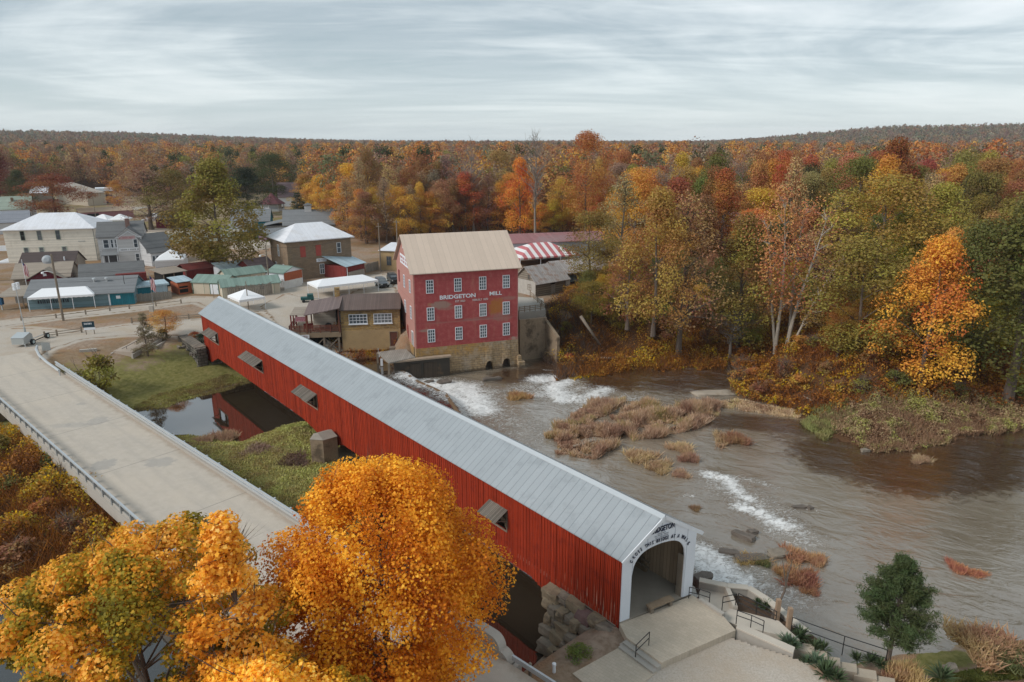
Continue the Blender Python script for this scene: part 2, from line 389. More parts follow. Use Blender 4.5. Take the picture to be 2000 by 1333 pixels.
CLEAR = np.vstack([P2((-900, 900), (-700, 415), (0, 384), (170, 372), (300, 390), (400, 398), (500, 376), (580, 376), (600, 412), (650, 452), (720, 476), (790, 470), (1000, 451), (1130, 452), (1215, 470), (1190, 540), (1120, 600), (1100, 640)), [[8, 100], [-20, 90], [-60, 60], [-100, 30], [-300, 0]]])
LOTS = [('gravel_road', P2((-260, 760), (-120, 668), (0, 642), (60, 640), (150, 648), (262, 632), (420, 622), (560, 628), (640, 640), (560, 662), (405, 664), (385, 652), (250, 656), (160, 664), (100, 684), (74, 700), (-50, 760))),
        ('gravel_lane', P2((-200, 660), (0, 628), (120, 613), (215, 603), (260, 598), (330, 588), (375, 580), (455, 583), (560, 560), (640, 545), (700, 540), (760, 535), (775, 560), (775, 590), (700, 582), (620, 600), (560, 606), (480, 612), (400, 600), (380, 592), (265, 608), (120, 624), (0, 640))),
        ('gravel_lot', P2((500, 600), (560, 572), (640, 590), (700, 566), (775, 560), (780, 600), (700, 640), (640, 652), (560, 640))),
        ('gravel_yard', P2((455, 486), (470, 466), (560, 462), (570, 470), (530, 482), (500, 490))),
        ('back_lane', P2((280, 452), (300, 447), (470, 446), (520, 462), (500, 470), (380, 462)))]
# gravel lot at the near end of the bridge
NEARLOT = P2((1262, 1290), (1340, 1230), (1450, 1208), (1500, 1232), (1575, 1268), (1650, 1345), (1600, 1480), (1250, 1480), (1200, 1360), z=-.43)
def build_terrain():
    def axis(lo, hi, step, outs):
        c = list(np.arange(lo, hi + .01, step))
        st = step
        x = hi
        while x < outs[1]: st *= 1.13; x += st; c.append(x)
        st = step; x = lo
        while x > outs[0]: st *= 1.13; x -= st; c.insert(0, x)
        return np.array(c)
    X = axis(-118, 98, 1.0, (-4200, 4200)); Y = axis(22, 190, 1.0, (-160, 4600))
    gx, gy = np.meshgrid(X, Y); P = np.stack([gx.ravel(), gy.ravel()], 1)
    h, d, di, dr, zw = terr(P, True)
    nx, ny = len(X), len(Y)
    idx = np.arange(nx * ny).reshape(ny, nx)
    q = np.stack([idx[:-1, :-1], idx[:-1, 1:], idx[1:, 1:], idx[1:, :-1]], -1).reshape(-1, 4)
    me = bpy.data.meshes.new('ground'); V = np.column_stack([P, h]).astype(np.float32)
    me.vertices.add(len(V)); me.vertices.foreach_set('co', V.ravel())
    me.loops.add(q.size); me.loops.foreach_set('vertex_index', q.ravel().astype(np.int32))
    me.polygons.add(len(q)); me.polygons.foreach_set('loop_start', np.arange(0, q.size, 4, dtype=np.int32)); me.polygons.foreach_set('loop_total', np.full(len(q), 4, np.int32))
    me.update(calc_edges=True); me.polygons.foreach_set('use_smooth', np.ones(len(q), bool))
    x, y = P[:, 0], P[:, 1]; r = np.hypot(x, y)
    dc = polydist(P, CLEAR)
    grav = np.zeros(len(P))
    for _, pl in LOTS: grav = np.maximum(grav, ss(polydist(P, pl), 2.4, -1.0))
    grav = np.maximum(grav, .9 * ss(polydist(P, NEARLOT), 1.0, -1.5))
    lawn = (x < -28) & (y > 66) & (di > 0)
    green = np.where(lawn & (d > 0), .30 + .6 * ss(d, 20, 3), 0)
    green = np.where(di < 0, .95, green)
    tip = P2((1570, 822), (1600, 800), (1640, 802), (1690, 812), (1640, 830), (1610, 848), z=-5.5)
    green = np.maximum(green, ss(polydist(P, tip), 2, -2)); se = (x > 22) & (y < 46) & (d > 0)
    green = np.where(se, np.maximum(green, ss(d, 4.0, .5) * (.25 + 1.1 * fbm(x / 1.1, y / 1.1, 3))), green)
    green = np.maximum(green, np.where((y > 240) & (dc < 0), .45, 0)); green = np.maximum(green, np.where((y > 125) & (y < 240) & (dc < 0), .12, 0))
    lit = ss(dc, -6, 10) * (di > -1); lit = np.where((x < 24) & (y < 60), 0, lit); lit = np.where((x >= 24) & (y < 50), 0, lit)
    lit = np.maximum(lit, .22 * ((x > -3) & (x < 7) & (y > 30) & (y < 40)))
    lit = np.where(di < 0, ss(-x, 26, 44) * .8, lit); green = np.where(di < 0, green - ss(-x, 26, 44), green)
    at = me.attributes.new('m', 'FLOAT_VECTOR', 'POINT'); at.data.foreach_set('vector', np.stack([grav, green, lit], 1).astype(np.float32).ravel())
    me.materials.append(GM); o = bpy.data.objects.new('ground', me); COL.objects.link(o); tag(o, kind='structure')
    tag(o, 'brown leaf strewn ground with grassy banks running out to wooded hills', 'ground')
build_terrain()
def sheet(name, poly, dz, label, res=.7, soft=1.6):
    lo = poly.min(0); hi = poly.max(0); lo = np.maximum(lo, [-260, -20]); hi = np.minimum(hi, [120, 420])
    X = np.arange(lo[0], hi[0] + res, res); Y = np.arange(lo[1], hi[1] + res, res); gx, gy = np.meshgrid(X, Y)
    P = np.stack([gx.ravel(), gy.ravel()], 1); d = -polydist(P, poly) + (fbm(P[:, 0] / 2., P[:, 1] / 2.) - .5) * 1.2
    h = terr(P) + dz; idx = np.arange(len(P)).reshape(gx.shape)
    q = np.stack([idx[:-1, :-1], idx[:-1, 1:], idx[1:, 1:], idx[1:, :-1]], -1).reshape(-1, 4)
    q = q[(d[q] > 0).all(1)]; us, inv = np.unique(q, return_inverse=True); q = inv.reshape(q.shape)
    me = bpy.data.meshes.new(name); me.from_pydata(np.column_stack([P[us], h[us]]).tolist(), [], q.tolist())
    at = me.attributes.new('m', 'FLOAT_VECTOR', 'POINT')
    at.data.foreach_set('vector', np.column_stack([.12 + ss(d[us], 0, soft), np.zeros(len(us)), np.zeros(len(us))]).astype(np.float32).ravel())
    me.materials.append(GM); o = bpy.data.objects.new(name, me); COL.objects.link(o)
    return tag(o, label, name.split('_')[-1], kind='structure')
for (nm, pl), lb, dz in zip(LOTS, ['pale gravel road along the top of the lawn', 'pale gravel lane past the long blue building', 'gravel lot between the bridge and the mill deck', 'gravel yard before the teal barns', 'gravel lane behind the grey house'], (.02, .03, .04, .02, .02)):
    sheet(nm, pl, dz, lb)
sheet('gravel_lot', NEARLOT, .02, 'whitish gravel lot in front of the bridge portal', .16, 1.2)
# ------------------------------------------------------------------ river
FOAM = [([(803, 752), (850, 752), (905, 757), (925, 775), (940, 800)], 2.8, DN, 1.0), ([(820, 756), (880, 775), (900, 790)], 3.2, DN, 1.0), ([(850, 745), (930, 748)], 1.2, DN, .6),
        ([(1050, 742), (1110, 738), (1080, 760), (1100, 780)], 2.0, DN, 1.0), ([(1095, 765), (1135, 782), (1180, 762)], 1.7, DN, .9), ([(1020, 775), (1070, 770)], 1.3, DN, .8), ([(1125, 802), (1180, 772)], .9, DN, .7), ([(960, 780), (1020, 778)], .8, DN, .55),
        ([(1378, 926), (1420, 935), (1440, 960), (1460, 975)], .9, DN, .95), ([(1400, 928), (1480, 940), (1520, 955)], .6, DN, .6), ([(1445, 990), (1480, 1000), (1510, 1020), (1540, 1030)], .95, DN, 1.0), ([(1495, 1035), (1560, 1030)], .5, DN, .7), ([(1490, 1000), (1560, 1000)], .6, DN, .5),
        ([(1362, 1075), (1390, 1090), (1420, 1120)], 1.5, DN, 1.0), ([(1365, 1095), (1400, 1130), (1450, 1135)], 1.4, DN, .95), ([(1440, 1130), (1500, 1150), (1560, 1160)], .5, DN, .6), ([(1335, 968), (1352, 970)], .45, DN, .8), ([(1440, 1045), (1470, 1050)], .4, DN, .7),
        ([(1575, 992), (1590, 996)], .3, DN, .9), ([(1430, 1160), (1520, 1165), (1640, 1180)], .35, DN, .45), ([(1060, 722), (1100, 726)], .5, DN, .5), ([(930, 780), (985, 815), (1040, 850)], 4.0, DN, .5), ([(1120, 770), (1190, 790), (1240, 780)], 3.0, DN, .55), ([(1020, 760), (1130, 760)], 3.0, DN, .6), ([(1410, 950), (1480, 985), (1560, 1050)], 2.6, DN, .55), ([(1370, 1090), (1450, 1120), (1540, 1165)], 2.6, DN, .55), ([(880, 750), (960, 770)], 3.0, DN, .6)]
def build_water():
    res = .6; X = np.arange(-125, 150, res); Y = np.arange(-10, 128, res); gx, gy = np.meshgrid(X, Y)
    P = np.stack([gx.ravel(), gy.ravel()], 1); zw = zwater(P); d = polydist(P, WATER)
    fo = np.zeros(len(P))
    for pts, wd, z, k in FOAM:
        L = P2(*pts, z=z); fo = np.maximum(fo, k * ss(linedist(P, L), wd * 2.1, wd * .1))
    u = polydist(P, UPREG); dmask = ((u > -.3) & (u < 2.6)) * 1.0
    fo = np.maximum(fo, dmask * .75 * ss(u, -.1, .9) * ss(u, 2.6, 1.8))
    down = ss(u, 1.0, 3.0)
    z = zw + fo * (fbm(P[:, 0] / .9, P[:, 1] / .9, 3) - .35) * .55 + down * (fbm(P[:, 0] / 1.6 + P[:, 1] / 5, P[:, 1] / 1.1, 3) - .5) * .10
    idx = np.arange(len(P)).reshape(gx.shape)
    q = np.stack([idx[:-1, :-1], idx[:-1, 1:], idx[1:, 1:], idx[1:, :-1]], -1).reshape(-1, 4); q = q[(d[q] < 3.5).any(1)]
    us, inv = np.unique(q, return_inverse=True); q = inv.reshape(q.shape)
    tree_reflect = np.zeros(len(P))  # dark brown zones: tree reflections painted into the water's body colour
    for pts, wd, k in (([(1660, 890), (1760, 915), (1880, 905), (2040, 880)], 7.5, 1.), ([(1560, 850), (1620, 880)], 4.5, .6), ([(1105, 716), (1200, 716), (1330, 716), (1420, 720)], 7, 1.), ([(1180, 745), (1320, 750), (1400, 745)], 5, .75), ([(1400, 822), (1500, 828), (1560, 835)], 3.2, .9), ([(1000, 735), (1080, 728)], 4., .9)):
        tree_reflect = np.maximum(tree_reflect, k * ss(linedist(P, P2(*pts, z=DN)), wd * 1.5, wd * .25))
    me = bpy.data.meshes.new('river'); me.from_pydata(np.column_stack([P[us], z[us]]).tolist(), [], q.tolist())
    a1 = me.attributes.new('foam', 'FLOAT', 'POINT'); a1.data.foreach_set('value', fo[us].astype(np.float32))
    a2 = me.attributes.new('flow', 'FLOAT', 'POINT'); a2.data.foreach_set('value', down[us].astype(np.float32))
    a3 = me.attributes.new('tree_reflect', 'FLOAT', 'POINT'); a3.data.foreach_set('value', tree_reflect[us].astype(np.float32))
    me.polygons.foreach_set('use_smooth', np.ones(len(q), bool))
    m, n = newmat('river_water'); g = worldco(n); x, y, zz = n.xyz(g)
    foam = n('ShaderNodeAttribute', {}, out=2, attribute_name='foam'); flow = n('ShaderNodeAttribute', {}, out=2, attribute_name='flow')
    vv = n.comb(n.math('MULTIPLY_ADD', x, .8, n.math('MULTIPLY', y, .35)), n.math('MULTIPLY_ADD', y, 1.2, n.math('MULTIPLY', x, -.45)), 0.0)
    vf = n.comb(n.math('MULTIPLY_ADD', x, .42, n.math('MULTIPLY', y, -.30)), n.math('MULTIPLY_ADD', y, .95, n.math('MULTIPLY', x, .55)), 0.0)
    w1 = n.noise(vf, .55, 5, .55, .9); w2 = n.noise(vf, 1.9, 3, .5, .8); w3 = n.noise(g, .12, 4, .6, .4)
    hgt = n.math('MULTIPLY_ADD', w2, .22, w1)
    hgt = n.math('MULTIPLY', hgt, n.math('MULTIPLY_ADD', flow, .985, .012))
    fn = n.noise(vv, 1.5, 6, .72, 1.6); fn2 = n.noise(g, 4.5, 4, .7, 1.0)
    fm = n.math('MULTIPLY_ADD', fn, 1.7, n.math('MULTIPLY', fn2, .6))
    fm = n.sstep(n.math('ADD', fm, n.math('MULTIPLY', foam, .80)), 1.42, 2.02)
    fm = n.math('MULTIPLY', fm, n.sstep(foam, .02, .35))
    streak = n.math('MULTIPLY', n.sstep(n.noise(n.comb(n.math('MULTIPLY', x, .35), n.math('MULTIPLY', y, 1.3), 3.0), 1.3, 6, .7, 1.2), .64, .80), n.math('MULTIPLY', flow, .20))
    fm = n.math('MAXIMUM', fm, streak)
    body = n.mix(flow, (.032, .022, .014, 1), n.mix(n.sstep(n.math('MULTIPLY_ADD', n.math('SUBTRACT', n.noise(vv, .5, 6, .7, 1.2), .5), 1.3, n('ShaderNodeAttribute', {}, out=2, attribute_name='tree_reflect')), .2, .75), n.ramp(w3, [(.3, (.175, .138, .100)), (.6, (.225, .188, .145))]), (.060, .032, .018, 1)))
    col = n.mix(fm, body, (.78, .77, .75, 1))
    bp = n('ShaderNodeBump', {'Height': n.math('MULTIPLY_ADD', fm, .5, hgt), 'Strength': .7, 'Distance': .22})
    b = n('ShaderNodeBsdfPrincipled', {'Base Color': col, 'Roughness': n.math('MULTIPLY_ADD', fm, .6, n.math('MULTIPLY_ADD', flow, .05, .04)), 'Specular IOR Level': .9, 'IOR': 1.5, 'Normal': bp, 'Coat Weight': n.math('MULTIPLY', n.math('SUBTRACT', 1.0, fm), n.math('MULTIPLY_ADD', flow, -.25, 1.0)), 'Coat Roughness': .03, 'Coat IOR': 1.65, 'Coat Normal': bp})
    m.node_tree.links.new(b, n('ShaderNodeOutputMaterial', {}, out=None).inputs[0])
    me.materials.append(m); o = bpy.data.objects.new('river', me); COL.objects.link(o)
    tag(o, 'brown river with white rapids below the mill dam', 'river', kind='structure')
build_water()
# ------------------------------------------------------------------ shared materials
M = {}
M['red_board'] = lined('red_boards', (.315, .032, .010), (.065, .007, .004), 'x', .305, .09, .75, .22, .2, boardvar=.17, grime=((.18, .018, .009), .6, 1.1))
M['red_back'] = plain('red_backing', (.06, .008, .006), .9)
M['worn_red'] = plain('worn_red_boards', (.46, .17, .11), .85, .3, 2.5, grime=((.5, .4, .33), .8))
M['steel_roof'] = lined('ribbed_steel', (.35, .375, .392), (.235, .255, .27), 'x', .62, .07, .42, .06, .4, .15, bstr=.6, boardvar=.03, grime=((.27, .29, .305), .6, .5))
M['white'] = plain('white_paint', (.74, .76, .79), .6, .07, .8)
M['whiteboard'] = lined('white_boards', (.72, .75, .80), (.50, .53, .58), 'x', .22, .06, .6, .06, boardvar=.04)
M['wood'] = plain('grey_timber', (.21, .17, .13), .85, .3, 1.2)
M['wood_in'] = lined('inside_boards', (.33, .24, .16), (.10, .07, .045), 'x', .28, .08, .8, .25)
M['shingle'] = lined('weathered_shingles', (.155, .135, .112), (.06, .05, .042), 'x', .16, .16, .9, .35, boardvar=.3)
M['black'] = plain('black_iron', (.018, .017, .017), .5, .2, 3, .4)
M['navy'] = plain('navy_letters', (.018, .022, .05), .6, .1)
M['conc'] = plain('concrete', (.40, .365, .32), .9, .12, .7, grime=((.27, .24, .20), .5))
M['conc_pale'] = plain('pale_concrete', (.52, .46, .385), .9, .07, .5, grime=((.44, .385, .31), .6))
M['conc_dark'] = plain('stained_concrete', (.27, .20, .135), .92, .35, .6, grime=((.085, .062, .042), .9))
M['galv'] = plain('galvanised_steel', (.50, .52, .53), .4, .1, 1, .4, .3)
M['glass'] = glassy('window_glass')
M['rubble'] = masonry('rubble_stone', (.27, .225, .175), (.19, .16, .13), (.09, .075, .06), .9, .42, .3, ((.12, .10, .085), .55, .7), 1.0, .05)
M['ashlar'] = masonry('block_stone', (.22, .195, .16), (.15, .135, .115), (.045, .04, .035), .8, .42, .3, ((.07, .065, .055), .6, .6), .9, .05)
DIG = math.atan2(BA[1], BA[0])
# ------------------------------------------------------------------ text helper (built-in font turned into mesh)
def glyphs(text, size, bold=0.0, sx=1.0):
    cu = bpy.data.curves.new('lettering', 'FONT'); cu.body = text; cu.size = size; cu.offset = bold; cu.extrude = .012; cu.align_x = 'CENTER'
    cu.resolution_u = 3
    o = bpy.data.objects.new('lettering', cu); COL.objects.link(o)
    me = bpy.data.meshes.new_from_object(o.evaluated_get(bpy.context.evaluated_depsgraph_get()))
    V = [(v.co.x * sx, v.co.y, v.co.z) for v in me.vertices]; Fc = [tuple(p.vertices) for p in me.polygons]
    bpy.data.objects.remove(o); bpy.data.curves.remove(cu); bpy.data.meshes.remove(me)
    return V, Fc
def facetext(mb, fc, items, sx=1.0):
    """items: (text,size,u,z,rot,bold) on a face"""
    o, ud, nm = fc
    for t, size, u, z, rot, bold in items:
        V, Fc = glyphs(t, size, bold, sx); i = len(mb.v); c, s_ = math.cos(rot), math.sin(rot)
        for vx, vy, vz in V:
            a = u + vx * c - vy * s_; b = z + vx * s_ + vy * c
            mb.v.append(tuple(o[k] + ud[k] * a + nm[k] * (.03 + vz) + (b if k == 2 else 0) for k in range(3)))
        mb.f += [tuple(i + k for k in f) for f in Fc]
    return mb
# ------------------------------------------------------------------ covered bridge (local x = along s, local y: + is the far/right side -> use y=-t)
def covered_bridge():
    L, W = 82.0, 5.8
    br = thing('covered_bridge', 'long red covered bridge with grey metal roof and white portal', 'covered bridge', (BW[0], BW[1], 0), DIG)
    # local: x=s, y=-t   (rotating +x onto the axis puts +y to its left = camera side)
    zt = 4.42
    def zb(s):
        if s > 79.6: return -2.45
        if s > 76.1: return -2.45 + (79.6 - s) / 3.5 * 1.45
        if s > 47.4: return -1.06 - .1 * (76.1 - s) / 29
        if s > 40.4: k = (47.4 - s) / 7.; return -1.16 - .55 * k - .75 * k * k
        if s > 37.2: return -2.46 + (40.4 - s) / 3.2 * 1.5
        if s > 8.5: return -.96 - .15 * (37.2 - s) / 29
        if s > 5.3: k = (8.5 - s) / 3.2; return -1.12 - 1.2 * k ** 1.6
        return -2.3
    wins = [(75.0, 78.8, 1.3, 2.9), (58.2, 63.6, 1.42, 2.9), (42.75, 46.7, 1.27, 2.88), (10.9, 12.8, 1.38, 2.98)]
    rnd = random.Random(5)
    for side in (0, 1):
        y0 = 0.0 if side == 0 else -W
        sg = 1 if side == 0 else -1
        mb = MB(); bk = MB(); worn = MB(); s = -.14 if side == 0 else -1.16; k = 0
        while s < L - .05:
            wd = .30 + rnd.uniform(-.02, .02); e = min(s + wd, L); s0 = max(s, -.02) if side == 0 else s
            d = .05 + rnd.uniform(-.012, .012); low = zb((s + e) / 2) + rnd.uniform(-.03, .03)
            segs = [(low, zt)]
            for a, b, z0, z1 in (wins if side == 0 else []):
                if a < (s + e) / 2 < b: segs = [(low, z0), (z1, zt)]
            for z0, z1 in segs:
                tgt = mb
                tgt.box(s0, e - .045, *sorted((y0 + sg * .012, y0 + sg * d)), z0, z1)
            s = e + .006; k += 1
        for a, b in zip(np.arange(.05 if side == 0 else -1.0, L, 1.0)[:-1], np.arange(.05 if side == 0 else -1.0, L, 1.0)[1:]):
            lo = max(zb(a), zb(b)) + .06
            cut = [w_ for w_ in wins if side == 0 and w_[0] < b and w_[1] > a]
            zs = [(lo, zt)] if not cut else [(lo, cut[0][2] + .0), (cut[0][3], zt)]
            for z0, z1 in zs: bk.box(a, b, *sorted((y0 - sg * .06, y0 + sg * .01)), z0, z1)
        wl = mb.build('siding', M['red_board'], br)
        bk.build('backing_boards', M['wood_in'] if side else M['red_back'], br)
        if side == 0:
            for (a, b, z0, z1) in wins:
                fr = MB(); fr.box(a - .1, b + .1, .0, .1, z0 - .14, z0 - .01)
                fr.box(a - .1, a - .005, .0, .09, z0, z1); fr.box(b + .005, b + .1, .0, .09, z0, z1)
                wf = fr.build('window_opening', M['wood'], br)
                aw = MB(); lz = z1 + .06; out = 1.22; dz = -.62
                aw.hexa([(a - .12, .03, lz), (b + .12, .03, lz), (b + .12, out, lz + dz), (a - .12, out, lz + dz), (a - .12, .03, lz + .06), (b + .12, .03, lz + .06), (b + .12, out, lz + dz + .06), (a - .12, out, lz + dz + .06)])
                aw.build('shingled_awning', M['shingle'], wf)
                for q in (a - .06, b + .06): MB().bar((q, .05, z1 - .8), (q, out - .15, lz + dz * .88), .06).build('awning_bracket', M['wood'], wf)
    # roof: two slopes, ridge cap, rake and fascia boards
    ze, zr, t0, t1, tr = 4.5, 6.62, -.32, 6.42, 2.95
    ns = lambda t: -.32 - .15 * t      # skewed near edge
    sl_ = (zr - ze) / (tr - t0)
    for ta, tb, za, zb_ in ((t0, tr, ze, zr), (tr, t1, zr, zr - sl_ * (t1 - tr))):
        rf = MB(); s0a, s0b = ns(ta), ns(tb)
        p = [(s0a, -ta, za), (L + .35, -ta, za), (L + .35, -tb, zb_), (s0b, -tb, zb_)]
        rf.hexa([(q[0], q[1], q[2]) for q in p] + [(q[0], q[1], q[2] + .07) for q in p])
        rf.build('roof', M['steel_roof'], br)
    rc = MB(); a0 = ns(tr) - .03
    for sg in (-1, 1):
        p = [(a0, -tr, zr + .1), (L + .36, -tr, zr + .1), (L + .36, -tr + sg * .28, zr + .1 - .28 * sl_), (a0, -tr + sg * .28, zr + .1 - .28 * sl_)]
        rc.hexa([(q[0], q[1], q[2] - .02) for q in p] + [(q[0], q[1], q[2] + .015) for q in p])
    rc.build('ridge_cap', plain('ridge_cap_metal', (.45, .48, .50), .4, .05), br)
    fs = MB()
    for ta, tb, za, zb_ in ((t0, tr, ze, zr), (tr, t1, zr, zr - sl_ * (t1 - tr))):
        fs.bar((ns(ta) - .03, -ta, za - .05), (ns(tb) - .03, -tb, zb_ - .05), .06, .24)
    fs.build('rake_board', M['white'], br)
    so_ = MB()
    so_.hexa([(-.1, -t1 + .05, 4.36), (-.9 - .1, -t1 + .05, 4.36), (-.3, -W, 4.40), (.2, -W, 4.40), (-.1, -t1 + .05, 4.40), (-1., -t1 + .05, 4.40), (-.3, -W, 4.44), (.2, -W, 4.44)])
    # portal face, skewed; P(t,d,z)
    def P(t, d, z): return (-.06 - .205 * t - d, -t, z)
    ts = sorted(set(list(np.linspace(0, .74, 3)) + list(np.linspace(.74, 4.98, 41)) + list(np.linspace(4.98, W, 4)) + [tr]))
    def arch(t):
        c, hw = 2.86, 2.12; q = abs(t - c) / hw
        if q >= 1: return 0.0
        z = 3.05 + 1.55 * math.sqrt(max(0, 1 - q ** 3.4))
        return z + .12 * (1 - q)
    top = lambda t: (ze + (t - t0) * sl_ if t < tr else zr - (t - tr) * sl_) - .1
    def low(t, k): return 0.0
    po = MB(); tl = []
    for a, b in zip(ts[:-1], ts[1:]):
        mid = (a + b) / 2; inn = .74 < mid < 4.98
        la, lb = (arch(a), arch(b)) if inn else (0, 0)
        if inn and la == 0: la = 3.05
        if inn and lb == 0: lb = 3.05
        po.hexa([P(a, 0, la), P(a, -.1, la), P(b, -.1, lb), P(b, 0, lb), P(a, 0, top(a)), P(a, -.1, top(a)), P(b, -.1, top(b)), P(b, 0, top(b))])
    pf = po.build('portal_face', M['whiteboard'], br)
    for t in (.72, 5.0):
        jb = MB()
        e = .0 if t < 1 else .05
        p0, p1 = P(t - .05, -.1, 0), P(t + .05, -.1, 0)
        jb.hexa([(p0[0] + .0, p0[1], 0), (p0[0] + .42, p0[1], 0), (p1[0] + .42, p1[1], 0), (p1[0], p1[1], 0), (p0[0], p0[1], 3.1), (p0[0] + .42, p0[1], 3.1), (p1[0] + .42, p1[1], 3.1), (p1[0], p1[1], 3.1)])
        jb.build('door_jamb', M['wood'], br)
    un = math.hypot(.205, 1); fc = (P(0, .015, 0), (-.205 / un, -1 / un, 0), (-1 / un, .205 / un, 0))
    tx = MB(); items = [('BRIDGETON', .52, 2.98, 5.60, 0, .010)]
    word = 'CROSS THIS BRIDGE AT A WALK'; m_ = len(word)
    for i, ch in enumerate(word):
        if ch == ' ': continue
        u = .62 + (i + .5) / m_ * 4.62; q = min(1, abs(u - 2.9) / 2.35)
        z = 3.52 + 1.42 * math.sqrt(max(0, 1 - q ** 3.0)) - .05; z2 = 3.52 + 1.42 * math.sqrt(max(0, 1 - min(1, abs(u + .04 - 2.9) / 2.35) ** 3.0)) - .05
        rot = max(-.85, min(.85, math.atan2(z2 - z, .04)))
        items.append((ch, .34, u, z, rot, .006))
    facetext(tx, fc, items, .66); tx.build('lettering', M['navy'], pf)
    t2 = MB()      # four small lines of lettering, too small to read in the photo: rows of letter-sized strokes
    rr = random.Random(4)
    for k, wl_ in enumerate((.62, 1.05, 1.15, 1.2)):
        u = 2.9 - wl_ / 2
        while u < 2.9 + wl_ / 2:
            if rr.random() < .84: t2.fbox(fc, u, u + .028, 5.44 - k * .125, 5.44 - k * .125 + .075, .03, .036)
            u += .055
    t2.build('small_lettering', plain('faded_letters', (.25, .26, .29), .7), pf)
    # floor, trusses, braces, inside rails
    fl = MB()
    fl.hexa([(-.15, 0.02, -.3), (-1.2, -W + .02, -.3), (L, -W, -.3), (L, 0, -.3), (-.15, .02, .02), (-1.2, -W + .02, .02), (L, -W, .02), (L, 0, .02)])
    fl.build('floor', plain('plank_floor', (.34, .29, .235), .9, .15, .9), br)
    lm_ = MB(); lm_.box(6.2, L - 4, -.5, -.15, -1.0, -.32); lm_.box(6.2, L - 4, -W + .15, -W + .5, -1.0, -.32)
    lm_.build('bottom_chord', M['wood'], br)
    cw = plain('truss_timber', (.20, .145, .095), .8, .2)
    for y in (-.42, -W + .42):
        tm = MB(); tm.box(1.5, L - 1, y - .12, y + .12, 3.9, 4.2); tm.box(2.2, L - 1, y - .1, y + .1, .05, .35)
        for s in np.arange(2.4, L - 1, 3.0): tm.box(s - .12, s + .12, y - .13, y + .13, .05, 4.2)
        for s0, s1 in ((4, 38.5), (38.9, 79)):
            xs = np.linspace(s0, s1, 25); yy = y + (.16 if y > -2 else -.16)
            for a, b in zip(xs[:-1], xs[1:]):
                f = lambda q: -1.6 + 5.0 * (1 - ((q - (s0 + s1) / 2) / ((s1 - s0) / 2)) ** 2)
                tm.bar((a, yy, f(a)), (b, yy, f(b)), .1, .42)
        tm.build('truss', cw, br)
    tb_ = MB()
    for s in np.arange(2.4, L - 1, 3.0): tb_.box(s - .1, s + .1, -W + .5, -.5, 4.0, 4.2)
    for s in np.arange(1.0, L, 1.5):
        tb_.bar((s, -.05, 4.44), (s, -2.9, 6.5), .09, .14); tb_.bar((s, -W + .05, 4.44), (s, -2.95, 6.5), .09, .14)
    tb_.build('roof_frame', cw, br)
    ir = MB()
    for z in (.25, .5, .75, 1.0): ir.box(4.6, 7.4, -1.62, -1.56, z, z + .15); ir.box(4.55, 4.62, -2.4, -1.56, z, z + .15)
    for s in (4.6, 6., 7.4): ir.box(s - .06, s + .06, -1.72, -1.6, .02, 1.25)
    for z in (.55, 1.0): ir.box(1.8, L - 1, -W + .62, -W + .68, z, z + .12)
    ir.build('inside_rail', M['wood'], br)
    return br
covered_bridge()
# weathered patch of boards by the near corner belongs to the siding: pale worn streaks are separate thin boards under the bridge thing
def worn():
    br = bpy.data.objects['covered_bridge']; mb = MB(); r = random.Random(9)
    for k in range(16):
        s = .35 + k * .292 + r.uniform(-.05, .05); a = r.uniform(.03, .1)
        h = r.uniform(.5, 2.4) * (1.15 - k / 17); z0 = r.uniform(-.9, .7)
        i = len(mb.v); y = .071
        mb.v += [(s, y, z0), (s + a * .5, y, z0 - .3), (s + a, y, z0 + .1), (s + a * .9, y, z0 + h * .7), (s + a * .4, y, z0 + h), (s + a * .1, y, z0 + h * .6)]
        mb.f.append(tuple(range(i, i + 6)))
    mb.build('peeled_paint', M['worn_red'], br)
worn()
# far-end stone abutment with pavers, plants and tub
def stone_heap(name, label, cat, blocks, mat, seed, smooth=False):
    r = random.Random(seed); mb = MB()
    for (c, size, rz) in blocks:
        sx, sy, sz = size; pts = []
        for dz in (-.5, .5):
            for ddx, ddy in ((-.5, -.5), (.5, -.5), (.5, .5), (-.5, .5)):
                x = ddx * sx * r.uniform(.75, 1.05); y = ddy * sy * r.uniform(.75, 1.05); z = dz * sz * r.uniform(.8, 1.05)
                pts.append((c[0] + x * math.cos(rz) - y * math.sin(rz), c[1] + x * math.sin(rz) + y * math.cos(rz), c[2] + z))
        mb.hexa(pts)
    o = mb.build(name, mat); return tag(o, label, cat)
def wall_run(mb, pts, z0, z1, w):
    for a, b in zip(pts[:-1], pts[1:]):
        d = Vector((b[0] - a[0], b[1] - a[1], 0)).normalized(); nn = Vector((-d.y, d.x, 0)) * (w / 2)
        za0, za1 = (z0(a), z1(a)) if callable(z0) else (z0, z1); zb0, zb1 = (z0(b), z1(b)) if callable(z0) else (z0, z1)
        q = [Vector((a[0], a[1], 0)) - nn, Vector((b[0], b[1], 0)) - nn, Vector((b[0], b[1], 0)) + nn, Vector((a[0], a[1], 0)) + nn]
        mb.hexa([(q[0].x, q[0].y, za0), (q[1].x, q[1].y, zb0), (q[2].x, q[2].y, zb0), (q[3].x, q[3].y, za0), (q[0].x, q[0].y, za1), (q[1].x, q[1].y, zb1), (q[2].x, q[2].y, zb1), (q[3].x, q[3].y, za1)])
    return mb
ab = thing('stone_abutment', 'dark stone block abutment wall under the far end of the red bridge', 'abutment', tuple(SN(80.2, -.3)), DIG)
mb = MB()
